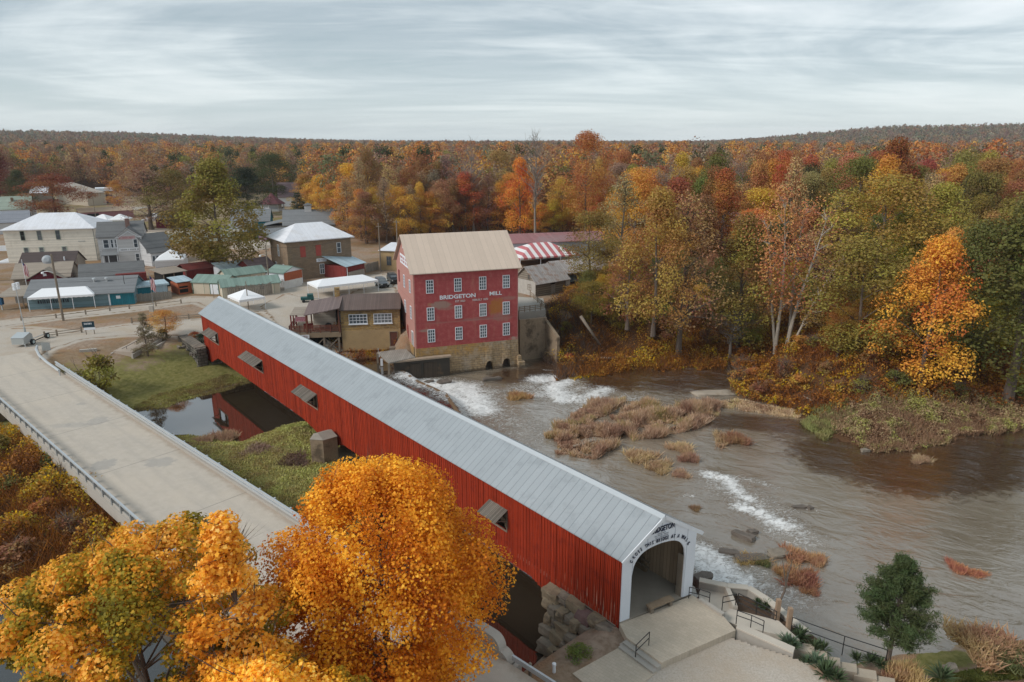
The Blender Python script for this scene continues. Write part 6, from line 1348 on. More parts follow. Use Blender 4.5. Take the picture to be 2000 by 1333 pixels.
for label, base, top in (('thin white flagpole with drooping striped flag behind the tan roof', (56, 578), (43, 507)), ('flagpole with drooping striped flag at the end of the grey fence', (301, 606), (292, 533))):
    b_ = A(*base); h = ZY(*top, b_.y); o = thing('flagpole', label, 'flagpole', (b_.x, b_.y, 0), 0, 'flagpoles with striped flags'); MB().tube([(0, 0, -.2), (0, 0, h)], .05, 7).build('pole', M['white'] if base[0] < 100 else gp, o)
    mb = MB(); hh_ = h - .6
    for i_ in range(8):
        for j in range(6):
            f = lambda a, c: (c * .13 + .05, .10 * math.sin(c * 1.9 + a * .5), -a * .30 - c * .10)
            mb.poly([f(i_, j), f(i_ + 1, j), f(i_ + 1, j + 1), f(i_, j + 1)])
    fl_ = mb.build('flag', fm[0], o, True); fl_.location = (0, 0, hh_)
b_ = A(301, 608); o = thing('stone_marker', 'grey block base at the foot of the flagpole', 'block', (b_.x - .1, b_.y - .6, 0)); MB().box(-.35, .35, -.2, .2, -.1, 1.1).build('block', M['conc'], o)
# ------------------------------------------------------------------ light tower trailer
ta, tc = A(65, 673), A(93, 661); tx_ = (tc - ta); rzt = math.atan2(tx_.y, tx_.x); wl_ = tx_.length
tr_ = thing('light_tower_trailer', 'pale grey light tower trailer with tall mast parked at the road bend', 'trailer', (ta.x, ta.y, 0), rzt)
bodym = plain('pale_body', (.37, .385, .375), .5, .06, 1, .4); tyre = plain('tyre_rubber', (.014, .015, .016), .8)
mb = MB(); i = 0; pr2 = [(-1.7, .45), (.35, .45), (.35, 1.55), (-.1, 1.85), (-1.7, 1.4)]
mb.v = [(x, .1, z) for x, z in pr2] + [(x, 1.9, z) for x, z in pr2]; mb.f = [(0, 1, 2, 3, 4), (9, 8, 7, 6, 5)] + [(k, 5 + k, 5 + (k + 1) % 5, (k + 1) % 5) for k in range(5)]; mb.build('body', bodym, tr_)
MB().hexa([(-1.75, .06, 1.41), (-.08, .06, 1.88), (-.08, 1.94, 1.88), (-1.75, 1.94, 1.41), (-1.75, .06, 1.46), (-.08, .06, 1.93), (-.08, 1.94, 1.93), (-1.75, 1.94, 1.46)]).build('lid', plain('lid_grey', (.40, .43, .44), .4, .06, 1, .4), tr_)
for x, y in ((-.1, -.08), (wl_, -.02)):
    w3 = MB().tube([(x, y - .14, .42), (x, y + .14, .42)], .42, 18).build('wheel', tyre, tr_); MB().tube([(x, y - .16, .42), (x, y - .141, .42)], .24, 14).build('rim', plain('rim_grey', (.42, .5, .5), .4, .05) if 'rim_grey' not in MATS else MATS['rim_grey'], w3)
MB().box(-.3, wl_, .0, .12, .36, .48).build('axle', M['black'], tr_); MB().bar((.0, 1.0, .5), (wl_ + 1.6, .8, .5), .1).build('drawbar', M['galv'], tr_)
for x in (-1.65, .25): MB().box(x - .05, x + .05, .0, .1, 0, .5).build('jack_leg', M['galv'], tr_)
hm = ZY(64, 562, ta.y + .6); MB().tube([(.1, .9, .5), (.1, .9, 2.6)], .14, 8).build('mast_sleeve', bodym, tr_); mst = MB().tube([(.1, .9, 2.5), (.0, .9, hm)], .06, 8).build('mast', M['galv'], tr_)
hd = MB()
for x in (-.55, .15):
    for z in (0, .55): hd.box(x, x + .5, .7, 1.0, hm + z - .2, hm + z + .25)
hd.build('lamp_head', white, tr_)
# ------------------------------------------------------------------ vehicles
def suv(name, label, at_, rz, paint, L=4.5, boxy=True, cat='car'):
    o = thing(name, label, cat, (at_.x, at_.y, .03), rz); W2 = .92
    pm_ = plain('paint_' + name, paint, .3, .04, 1, .5)
    def side(prof, w0, w1, zm, nm, mat, par):
        mb = MB(); n_ = len(prof); ww = lambda z: w0 + (w1 - w0) * max(0, (z - zm)) / .8
        mb.v = [(x, -ww(z), z) for x, z in prof] + [(x, ww(z), z) for x, z in prof]; mb.f = [tuple(range(n_)), tuple(range(2 * n_ - 1, n_ - 1, -1))] + [(k, n_ + k, n_ + (k + 1) % n_, (k + 1) % n_) for k in range(n_)]; return mb.build(nm, mat, par)
    h_ = L / 2
    side([(-h_, .45), (h_, .45), (h_, .95), (h_ - .15, 1.05), (.85, 1.12), (-h_ + .02, 1.12)], W2, W2 - .03, 1.0, 'body', pm_, o)
    cab = side([(-h_ + .05, 1.1), (.95, 1.1), (.45, 1.75), (.3, 1.82), (-h_ + .25, 1.82), (-h_ + .1, 1.7)], W2 - .05, W2 - .2, 1.1, 'cabin', pm_, o)
    wn = MB()
    for s_ in (-1, 1):
        for x0, x1 in ((-h_ + .3, -.75), (-.65, .15), (.2, .62)): wn.hexa([(x0, s_ * .885, 1.2), (x1, s_ * .885, 1.2), (x1, s_ * .80, 1.2), (x0, s_ * .80, 1.2), (x0, s_ * .79, 1.66), (min(x1, .42), s_ * .79, 1.66), (min(x1, .42), s_ * .7, 1.66), (x0, s_ * .7, 1.66)])
    wn.build('side_window', M['glass'], o); MB().hexa([(.90, -.72, 1.16), (.90, .72, 1.16), (.8, .72, 1.16), (.8, -.72, 1.16), (.52, -.66, 1.68), (.52, .66, 1.68), (.42, .66, 1.68), (.42, -.66, 1.68)]).build('windscreen', M['glass'], o)
    MB().box(h_ - .05, h_ + .1, -W2, W2, .38, .62).build('bumper', M['black'], o); MB().box(h_ - .02, h_ + .03, -.45, .45, .68, .98).build('grille', M['black'], o)
    for s_ in (-1, 1): MB().tube([(h_ - .02, s_ * .66, .84), (h_ + .05, s_ * .66, .84)], .13, 10).build('headlight', plain('lamp_glass', (.7, .7, .68), .2) if 'lamp_glass' not in MATS else MATS['lamp_glass'], o)
    for x in (-h_ + .85, h_ - .85):
        for s_ in (-1, 1):
            w3 = MB().tube([(x, s_ * .70, .38), (x, s_ * .98, .38)], .39, 16).build('wheel', tyre, o); MB().tube([(x, s_ * .97, .38), (x, s_ * .995, .38)], .2, 12).build('rim', MATS['rim_grey'], w3)
    MB().box(-h_ - .02, h_ - .1, -W2 - .0, W2 + .0, .33, .46).build('sill', M['black'], o)
    return o
suv('parked_car', 'boxy slate grey off road car parked left of the mill', A(746, 560), math.radians(-62), (.12, .135, .15), 4.4)
suv('parked_car', 'black car half hidden behind the left wall of the mill', A(768, 552), math.radians(-68), (.012, .013, .016), 4.8).name = 'parked_car.001'
cart = A(603, 590); gc = thing('utility_trailer', 'small dark green cart parked beside the gravel lot behind the deck', 'cart', (cart.x, cart.y, 0), .3); MB().box(-1.4, 1.0, -.7, .7, .5, .95).build('bed', plain('dark_green', (.02, .09, .085), .5), gc); MB().box(-.2, .9, -.65, .65, .95, 1.5).build('seat_box', MATS['dark_green'], gc)
for x in (-.9, .7):
    for s_ in (-.75, .75): MB().tube([(x, s_ - .08, .3), (x, s_ + .08, .3)], .3, 12).build('wheel', tyre, gc)
MB().bar((1.0, 0, .6), (2.2, 0, .5), .08).build('drawbar', M['galv'], gc)
pb_ = A(5, 606); bx = thing('blue_box', 'dark blue box on a post at the left edge by the road', 'box', (pb_.x, pb_.y, 0)); MB().box(-.35, .35, -.3, .3, 1.0, 2.2).build('cabinet', plain('signal_blue', (.02, .08, .16), .5), bx); MB().box(-.08, .08, -.08, .08, -.1, 1.0).build('post', M['galv'], bx)

# ---- overhead wires between the poles
for k, (a, c, sag, lb) in enumerate((((108, 535), (524, 484), 1.2, 'upper overhead wire from the street lamp pole to the pole by the brick building'), ((110, 552), (525, 490), 1.5, 'lower overhead wire from the street lamp pole to the pole by the brick building'), ((108, 535), (-40, 545), .6, 'overhead wire leaving the photo on the left from the street lamp pole'), ((524, 484), (735, 445), 1.4, 'overhead wire from the brick building pole to the pole by the ochre shed'))):
    yb = {108: A(124, 627).y, 110: A(124, 627).y, 524: A(527, 565).y, 525: A(527, 565).y, 735: A(744, 531).y, -40: A(-40, 640).y}
    p, q = XY(a[0], a[1], yb[a[0]]), XY(c[0], c[1], yb[c[0]]); tag(MB().tube([p.lerp(q, t) - Vector((0, 0, sag * 4 * t * (1 - t))) for t in np.linspace(0, 1, 13)], .022, 4).build('overhead_wire', M['black']), lb, 'wire', 'overhead wires')
# ------------------------------------------------------------------ foliage generators
BARK = plain('bark', (.13, .10, .08), .95, .3, 3); PALEBARK = plain('pale_bark', (.40, .35, .29), .9, .3, 1.2, grime=((.20, .16, .12), .6))
LEAF = leafmat('leaves')
def unit(v): return v / np.maximum(np.linalg.norm(v, axis=-1, keepdims=True), 1e-9)
SH_DIAMOND = np.array([(-.5, 0), (0, -.3), (.5, 0), (0, .3)])
_a = np.radians([270, 305, 335, 0, 30, 62, 90, 118, 150, 180, 205, 235]); _r = np.array([.34, .26, .42, .36, .30, .56, .38, .56, .30, .36, .42, .26])
SH_MAPLE = np.stack([_r * np.cos(_a), _r * np.sin(_a)], 1) * 1.15
SH_BLADE = np.array([(-.5, 0), (0, -.12), (.5, 0), (0, .12)])
def cards(P, N, size, rng, shape=SH_DIAMOND, fold=.18):
    n_ = len(P); N = unit(N); r = rng.normal(size=(n_, 3)); t = unit(np.cross(N, r)); b = np.cross(N, t)
    size = np.broadcast_to(np.asarray(size, float), (n_,))
    sx = shape[:, 0][None, :, None]; sy = shape[:, 1][None, :, None]
    V = P[:, None, :] + (t[:, None, :] * sx + b[:, None, :] * sy + N[:, None, :] * (np.abs(sy) * fold)) * size[:, None, None]
    return V
PROF = {'round': lambda t: np.sqrt(np.maximum(0, 1 - (1.75 * t - .75) ** 2)) * np.where(t < .43, .55 + .45 * ss(t, 0, .43), 1), 'egg': lambda t: np.maximum(.12, np.sin(np.pi * np.clip(.10 + .9 * t, 0, 1) ** .75)), 'vase': lambda t: (.30 + .75 * ss(t, 0, .6)) * np.sqrt(np.maximum(.02, 1 - np.maximum(0, t - .55) ** 2 / .2026)),
        'cone': lambda t: np.maximum(.04, 1 - t) ** .85 * (.35 + .65 * ss(t, 0, .12)), 'col': lambda t: np.sqrt(np.maximum(.03, 1 - (2 * t - 1) ** 4)) * (.75 + .25 * np.sin(7 * t))}
def crown(rng, H_, R, zb, ncl, nleaf, clr, prof='round', inner=.35, squash=.75, up=.35):
    t = rng.random(ncl) ** .85; z = zb + (H_ - zb - clr * .6) * t; a = rng.random(ncl) * 2 * np.pi; rr = PROF[prof](t) * R * np.sqrt(inner ** 2 + (1 - inner ** 2) * rng.random(ncl)) - clr * .35
    rr = np.maximum(rr, 0); C = np.stack([rr * np.cos(a), rr * np.sin(a), z], 1); cr = clr * (.65 + .7 * rng.random(ncl))
    w = cr ** 2; k = rng.choice(ncl, nleaf, p=w / w.sum()); d = unit(rng.normal(size=(nleaf, 3)) + np.array([0, 0, .25]))
    rad = cr[k] * (.45 + .6 * rng.random(nleaf) ** .6); P = C[k] + d * rad[:, None] * np.array([1, 1, squash])
    N = d * .8 + rng.normal(size=(nleaf, 3)) * .55 + np.array([0, 0, up]); cv = rng.random(ncl)[k]
    return C, P, N, cv
def limbs(mb, rng, H_, C, r0, nl, fork=.3, twigs=0, lean=.04, zfork=None):
    tp = H_ * .78; zs = np.linspace(-.4, tp, 7); ph = rng.random() * 6.28
    path = [Vector((math.sin(z * .35 + ph) * lean * z * .5, math.cos(z * .28 + ph) * lean * z * .5, z)) for z in zs]
    mb.tube(path, [max(.03, r0 * (1.25 if i == 0 else 1) * (1 - .86 * i / 6)) for i in range(7)], 7)
    zf = H_ * fork if zfork is None else zfork
    for k in rng.choice(len(C), min(nl, len(C)), replace=False):
        c = Vector(C[k]); zz = max(zf * .8, min(tp * .95, c.z - (math.hypot(c.x, c.y)) * (.55 + .35 * rng.random()))); f = min(zz / tp, 1) * 6; i = min(int(f), 5); s_ = path[i].lerp(path[i + 1], f - i)
        m1 = s_.lerp(c, .35) + Vector((0, 0, .25)); m2 = s_.lerp(c, .7) + Vector((rng.normal() * .2, rng.normal() * .2, .2)); rl = r0 * (.42 - .3 * zz / tp)
        mb.tube([s_, m1, m2, c], [rl, rl * .75, rl * .45, .025], 5, False)
        for _ in range(twigs):
            q = s_.lerp(c, .35 + .65 * rng.random()) + Vector((0, 0, .2)); d = Vector(rng.normal(size=3)) ; d.z = abs(d.z) * .9 + .3; d = d.normalized() * (.7 + 1.5 * rng.random()); e = q + d; n_ = d.cross(Vector(rng.normal(size=3))).normalized() * .028
            mb.poly([q - n_, q + n_, e]); f_ = q.lerp(e, .5); d2_ = (d + Vector(rng.normal(size=3)) * .6).normalized() * d.length * .6; mb.poly([f_ - n_ * .8, f_ + n_ * .8, f_ + d2_])
    return path
def mesh_of(o):
    me = o.data; bpy.data.objects.remove(o); return me
class Tmpl:
    def __init__(s, seed, H_, R, zb, ncl, nleaf, clr, leaf, prof='round', r0=None, nl=10, twigs=0, mat=LEAF, bark=BARK, shape=SH_DIAMOND, inner=.35, squash=.75, fork=.3, extra=None):
        rng = np.random.default_rng(seed); s.H, s.R = H_, R; r0 = r0 or H_ * .017
        C, P, N, cv = crown(rng, H_, R, zb, ncl, max(nleaf, 4), clr, prof, inner, squash)
        V = cards(P, N, leaf * (.7 + .6 * rng.random(len(P))), rng, shape); s.crown = mesh_of(npmesh('crown', V, len(shape), mat, None, {'c': cv, 'r': rng.random(len(P))}))
        mb = MB(); limbs(mb, rng, H_, C, r0, nl, fork, twigs); s.trunk = mesh_of(mb.build('trunk', bark))
TREES = 0
def put(t, name, label, xy, h, w_, color, rz=None, group=None, z=None, cat='tree', parts=('trunk', 'crown')):
    z = T(xy) if z is None else z; rz = random.random() * 6.28 if rz is None else rz
    o = thing(name, label, cat, (xy[0], xy[1], z - .1), rz, group); o.scale = (w_ / 2 / t.R, w_ / 2 / t.R, h / t.H)
    for nm, me in zip(parts, (t.trunk, t.crown)):
        c = bpy.data.objects.new(nm, me); COL.objects.link(c); c.parent = o; c.color = (*color, 1)
    return o
RUST, OBR, GBR, OLV, YOR, DGR, ROR, YGR, TAN = (.225, .100, .040), (.32, .155, .045), (.235, .150, .100), (.165, .140, .032), (.48, .245, .03), (.050, .060, .020), (.40, .16, .03), (.26, .225, .04), (.36, .225, .105)
tm = {'rA': Tmpl(1, 18, 6.5, 1.8, 70, 13500, 1.8, .30), 'rB': Tmpl(2, 18, 6.5, 1.5, 84, 13500, 1.5, .29, 'egg'), 'tA': Tmpl(3, 22, 5.2, 2.4, 72, 12000, 1.6, .31, 'egg'), 'tB': Tmpl(4, 22, 6, 3.5, 64, 12000, 1.8, .31, 'vase'),
      'sA': Tmpl(5, 20, 5.6, 3, 66, 3800, 1.5, .30, 'egg', nl=44, twigs=8), 'sB': Tmpl(6, 20, 6, 5, 60, 2400, 1.5, .30, 'vase', nl=50, twigs=9, bark=plain('grey_bark', (.235, .20, .17), .95, .3, 2)), 'bare': Tmpl(7, 20, 5, 6, 60, 4, 1.4, .1, 'vase', nl=56, twigs=12, bark=MATS['grey_bark']),
      'big': Tmpl(12, 22, 7.5, 2.5, 110, 22000, 1.8, .42, 'egg', nl=16), 'cone': Tmpl(8, 12, 3.6, 1.0, 80, 4200, .8, .42, 'cone', nl=20, squash=.45, shape=SH_BLADE), 'shrub': Tmpl(9, 3, 1.8, .1, 22, 1500, .6, .26, 'round', r0=.05, nl=14, twigs=3, fork=.05), 'shrubB': Tmpl(10, 3, 1.8, .1, 26, 700, .55, .22, 'vase', r0=.05, nl=22, twigs=8, fork=.05)}
def ptree(kind, name, label, base, topv, wpx, color, z0=0.0, **kw):
    p = AT(base[0], base[1], z0); z0 = p.z; h = ZY(base[0], topv, p.y) - z0; dep = p.y * _c + (H - z0 - h * .6) * _s; return put(tm[kind], name, label, (p.x, p.y), h, wpx / F * dep, color, z=z0, **kw)
# ---- village trees
ptree('big', 'broadleaf_tree', 'big olive and orange tree standing in the village beside the marquee', (437, 538), 308, 185, (.175, .125, .024))
ptree('sA', 'broadleaf_tree', 'sparse grey brown tree behind the grey house', (296, 449), 326, 150, (.26, .165, .10)); ptree('rA', 'broadleaf_tree', 'dark olive tree over the dark stalls', (344, 449), 330, 115, (.15, .115, .028))
ptree('tA', 'broadleaf_tree', 'very dark green tree right of the big village tree', (487, 420), 326, 100, (.022, .032, .012)); ptree('rA', 'broadleaf_tree', 'green rounded tree behind the teal barns', (536, 402), 298, 118, (.055, .065, .018))
ptree('cone', 'evergreen_tree', 'broad dark evergreen beside the far lawn', (585, 434), 374, 62, (.035, .048, .022)); ptree('cone', 'evergreen_tree', 'small dark evergreen next to the broad evergreen', (607, 434), 392, 34, (.04, .05, .022))
ptree('rB', 'broadleaf_tree', 'yellow orange tree above the grey barn roof', (630, 430), 340, 100, (.50, .26, .03)); ptree('rA', 'broadleaf_tree', 'red brown tree in front of the large tan barn', (112, 428), 340, 140, (.20, .062, .022))
ptree('rB', 'broadleaf_tree', 'dark green tree at the far left edge', (45, 408), 330, 70, (.06, .065, .02)); ptree('tA', 'broadleaf_tree', 'dark red tree cut by the left edge of the photo', (4, 402), 288, 92, (.15, .042, .016)); ptree('rA', 'broadleaf_tree', 'orange tree right of the small pavilion', (232, 408), 352, 50, (.34, .14, .03))
# ---- lawn plants
ptree('cone', 'evergreen_tree', 'thin browning little conifer on the lawn by the concrete steps', (290, 700), 608, 62, (.15, .11, .065), -1.6); ptree('tB', 'small_tree', 'small crooked tree with orange leaves at the head of the concrete steps', (326, 660), 606, 70, (.40, .165, .04), -.2)
ptree('shrub', 'shrub', 'yellow green shrub by the guard rail of the road bridge', (198, 762), 694, 78, (.22, .19, .03), -2.2, cat='shrub'); ptree('shrub', 'shrub', 'low shrub under the small orange tree by the steps', (318, 664), 642, 34, (.12, .09, .05), -.2, cat='shrub')
ptree('shrub', 'shrub', 'dark green juniper on top of the far stone abutment', (396, 668), 650, 28, (.025, .04, .018), -.2, cat='shrub'); ptree('shrub', 'flower', 'orange flowers growing in the galvanised tub', (381, 658), 647, 24, (.40, .12, .03), .5, cat='flowers')
ptree('shrub', 'shrub', 'green weeds in the planter curb under the rubble abutment', (1128, 1280), 1262, 58, (.12, .16, .03), -1.5, cat='plants')
# ---- right bank: trees placed one by one
ptree('tB', 'broadleaf_tree', 'green and brown tree in front of the striped marquee', (1150, 590), 412, 124, (.20, .135, .03)); ptree('rB', 'broadleaf_tree', 'bright orange tree glowing behind the mill roof', (1015, 464), 305, 96, (.54, .19, .02))
ptree('sA', 'broadleaf_tree', 'tall thin pinkish brown tree with pale trunk on the far bank', (1325, 692), 368, 200, (.32, .155, .075), -4.2); ptree('rB', 'broadleaf_tree', 'yellow brown tree behind the pinkish tree on the far bank', (1275, 650), 360, 190, (.32, .19, .04), -1.)
ptree('tA', 'broadleaf_tree', 'olive green tree left of the pale forked tree', (1440, 690), 412, 165, (.24, .18, .035), -3.0); ptree('rA', 'broadleaf_tree', 'green yellow tree right of the pale forked tree', (1665, 722), 468, 250, (.22, .18, .03), -4.4)
ptree('rB', 'broadleaf_tree', 'vivid orange tree leaning over the right bank', (1795, 758), 455, 235, (.58, .27, .022), -4.4); ptree('tA', 'broadleaf_tree', 'large dark green tree at the right edge', (1965, 790), 378, 300, (.105, .098, .024), -4.6); ptree('rA', 'broadleaf_tree', 'dark green tree behind the vivid orange tree', (1880, 745), 430, 240, (.10, .095, .024), -3.5)
ptree('rB', 'broadleaf_tree', 'orange topped tree rising behind the vivid orange tree', (1825, 690), 440, 120, (.54, .25, .05), -3.); ptree('rA', 'broadleaf_tree', 'yellow green rounded tree on the right skyline', (1700, 600), 340, 270, (.30, .225, .035)); ptree('rB', 'broadleaf_tree', 'olive tree beside the yellow green rounded tree', (1810, 600), 352, 200, (.25, .185, .035)); ptree('rA', 'broadleaf_tree', 'bushy green tree cut by the right edge of the photo', (1985, 600), 374, 230, (.20, .165, .032))
ptree('sA', 'broadleaf_tree', 'sparse brown tree between the cabin and the pinkish tree', (1225, 640), 470, 130, (.27, .12, .045), -1.); ptree('bare', 'bare_tree', 'bare leaning grey tree on the bank left of the pale forked tree', (1425, 700), 600, 110, (.2, .2, .2), -4.6)
ptree('bare', 'bare_tree', 'tall bare tree on the skyline above the orange tree', (1045, 470), 248, 84, (.2, .2, .2)); ptree('tB', 'broadleaf_tree', 'tall orange brown tree on the skyline right of the bare tree', (1142, 480), 256, 104, (.36, .15, .035)); ptree('rB', 'broadleaf_tree', 'dark rust tree high on the right skyline', (1720, 520), 264, 150, (.20, .055, .016)); ptree('bare', 'bare_tree', 'bare grey tree on the skyline left of the mill roof ridge', (925, 460), 264, 80, (.2, .2, .2))
# ---- pale forked tree (sycamore habit): several pale stems from one foot
def forked():
    p = A(1525, 694, -4.6); rng = np.random.default_rng(21); o = thing('forked_tree', 'pale multi stemmed tree with thin orange leaves on the right bank', 'tree', (p.x, p.y, -4.7)); mb = MB(); h = ZY(1525, 402, p.y) + 4.7; tips = []
    for dx_, dy_, k, r in ((-3.4, .5, .86, .30), (-1.2, -.6, 1.0, .34), (3.6, 0, .92, .40), (6.6, -.8, .66, .25), (1.2, 1.6, .95, .28)):
        b0 = Vector((-.9 if dx_ < 0 else .9, dy_ * .3, -.3)); pts = [b0 + Vector((dx_ * t ** 1.35 + math.sin(5 * t + dx_) * .25, dy_ * t, h * k * t)) for t in np.linspace(0, 1, 10)]; mb.tube(pts, [max(.03, r * (1 - .9 * t)) for t in np.linspace(0, 1, 10)], 8)
        for i in range(3, 10):
            for _ in range(3):
                q = pts[i]; d = Vector((rng.normal() * 1.3 + dx_ * .15, rng.normal() * 1.3, .8 + rng.random())); e = q + d.normalized() * (1.6 + 2.2 * rng.random()) * (1.3 - i * .07); mb.tube([q, q.lerp(e, .5) + Vector((0, 0, .15)), e], [.09, .055, .02], 4, False); tips.append((e.x, e.y, e.z))
                for _ in range(5): u = q.lerp(e, rng.random()); dd = Vector(rng.normal(size=3)); dd.z = abs(dd.z); f_ = u + dd.normalized() * 1.2; n_ = dd.cross(Vector((.3, .5, .2))).normalized() * .03; mb.poly([u - n_, u + n_, f_])
    mb.build('trunk', PALEBARK, o); C = np.array(tips); n_ = 5200; k = rng.integers(0, len(C), n_); k = np.where(rng.random(n_) < .7, rng.integers(0, len(C), n_) * 0 + rng.choice(np.where(C[:, 0] < 3)[0], n_), k); P = C[k] + rng.normal(size=(n_, 3)) * .95; c = npmesh('crown', cards(P, rng.normal(size=(n_, 3)) + [0, 0, .5], .40, rng), 4, LEAF, o, {'c': rng.random(len(C))[k], 'r': rng.random(n_)}); c.color = (.47, .235, .07, 1)
forked()
# ---- foreground maples: real leaf shapes
def maple(name, label, pos, H_, R, zb, ncl, nleaf, clr, leaf, ramp_, seed, prof='round', inner=.5, r0=.25, tipk=.5):
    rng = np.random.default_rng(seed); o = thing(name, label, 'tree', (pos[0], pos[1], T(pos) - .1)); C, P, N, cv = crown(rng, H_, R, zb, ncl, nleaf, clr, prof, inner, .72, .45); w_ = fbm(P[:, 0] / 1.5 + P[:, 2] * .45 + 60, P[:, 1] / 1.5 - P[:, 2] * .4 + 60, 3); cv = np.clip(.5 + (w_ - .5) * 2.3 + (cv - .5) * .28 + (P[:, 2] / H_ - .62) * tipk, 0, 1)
    V = cards(P, N, leaf * (.6 + .7 * rng.random(len(P))), rng, SH_MAPLE, .35); npmesh('crown', V, len(SH_MAPLE), leafmat('leaves_' + str(seed), ramp_, .42, .3, .02, 1.0), o, {'c': cv, 'r': rng.random(len(P))})
    mb = MB(); limbs(mb, rng, H_, C, r0, 60, .22, 3); mb.build('trunk', BARK, o); return o
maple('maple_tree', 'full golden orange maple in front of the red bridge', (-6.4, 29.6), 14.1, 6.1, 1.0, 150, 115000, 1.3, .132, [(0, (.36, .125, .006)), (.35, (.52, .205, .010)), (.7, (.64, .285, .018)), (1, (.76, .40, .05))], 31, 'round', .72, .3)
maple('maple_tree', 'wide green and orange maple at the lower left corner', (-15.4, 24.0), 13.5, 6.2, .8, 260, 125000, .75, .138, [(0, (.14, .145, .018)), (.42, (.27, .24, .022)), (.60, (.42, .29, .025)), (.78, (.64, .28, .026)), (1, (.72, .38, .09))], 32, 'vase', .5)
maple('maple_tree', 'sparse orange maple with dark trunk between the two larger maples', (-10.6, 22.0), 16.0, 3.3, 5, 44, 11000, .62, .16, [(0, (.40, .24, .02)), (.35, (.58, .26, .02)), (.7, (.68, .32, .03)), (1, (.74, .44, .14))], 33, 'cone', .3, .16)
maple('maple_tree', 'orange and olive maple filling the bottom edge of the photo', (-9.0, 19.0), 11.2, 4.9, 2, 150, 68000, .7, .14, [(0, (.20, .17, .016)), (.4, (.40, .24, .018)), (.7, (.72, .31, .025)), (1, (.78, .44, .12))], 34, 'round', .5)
# ---- pine at the lower right, with needle tufts
def pine():
    p = A(1732, 1300, -2.4); rng = np.random.default_rng(41); h = ZY(1738, 1086, p.y) + 2.4; o = thing('pine_tree', 'single dark green pine standing at the river edge lower right', 'tree', (p.x, p.y, -2.5)); R = 2.55; mb = MB()
    mb.tube([(0, 0, -.3), (.05, 0, h * .4), (0, 0, h * .95)], [.16, .12, .03], 8); PP, NN, CC = [], [], []
    for i in range(150):
        t = rng.random() ** .9; z = h * (.31 + .67 * t); r = R * (PROF['egg'](np.array([t * .9 + .12]))[0]) * (.55 + .5 * rng.random()) + .1; a = rng.random() * 6.28; e = Vector((r * math.cos(a), r * math.sin(a), z + r * .18)); s_ = Vector((0, 0, max(.2 * h, z - r * .3))); mb.tube([s_, s_.lerp(e, .5), e], [.035, .025, .01], 4, False); cv = rng.random()
        m_ = 190; q = np.array(s_)[None] + (np.array(e) - np.array(s_))[None] * (.25 + .75 * rng.random((m_, 1)) ** .6) + rng.normal(size=(m_, 3)) * .13; PP.append(q); NN.append(rng.normal(size=(m_, 3)) + [0, 0, .3]); CC.append(np.full(m_, cv))
    e = Vector((2.6, .2, h * .20)); mb.tube([(0, 0, h * .2), e], [.05, .02], 5); q = np.array(e)[None] * (.6 + .4 * rng.random((160, 1))) + rng.normal(size=(160, 3)) * .17 + np.array([0, 0, h * .06]); PP.append(q); NN.append(rng.normal(size=(160, 3))); CC.append(np.full(160, .5))
    mb.build('trunk', BARK, o); P = np.vstack(PP); c = npmesh('crown', cards(P, np.vstack(NN), .30, rng, SH_BLADE * [1, .55]), 4, LEAF, o, {'c': np.concatenate(CC), 'r': rng.random(len(P))}); c.color = (.066, .088, .032, 1)
pine()
def twiggy(label, p, h, seed, r=.11):
    rng = np.random.default_rng(seed); o = thing('bare_sapling', label, 'tree', tuple(p)); mb = MB(); pts = [Vector((.35 * math.sin(2.2 * t) * t + .4 * t, .1 * t, h * .55 * t)) for t in np.linspace(0, 1, 6)]; mb.tube(pts, [r * (1 - .5 * t) for t in np.linspace(0, 1, 6)], 6); e = pts[-1]
    for dx_, dz_ in ((-.45, .45), (.25, .42), (.05, .3)): mb.tube([e, e + Vector((dx_ * .5, .05, h * dz_ * .55)), e + Vector((dx_, .1, h * dz_))], [r * .5, r * .35, .012], 5)
    mb.build('trunk', BARK, o)
twiggy('little bare forked tree in the planted bed behind the ramp', A(1507, 1212, -1.0), 4.6, 3)
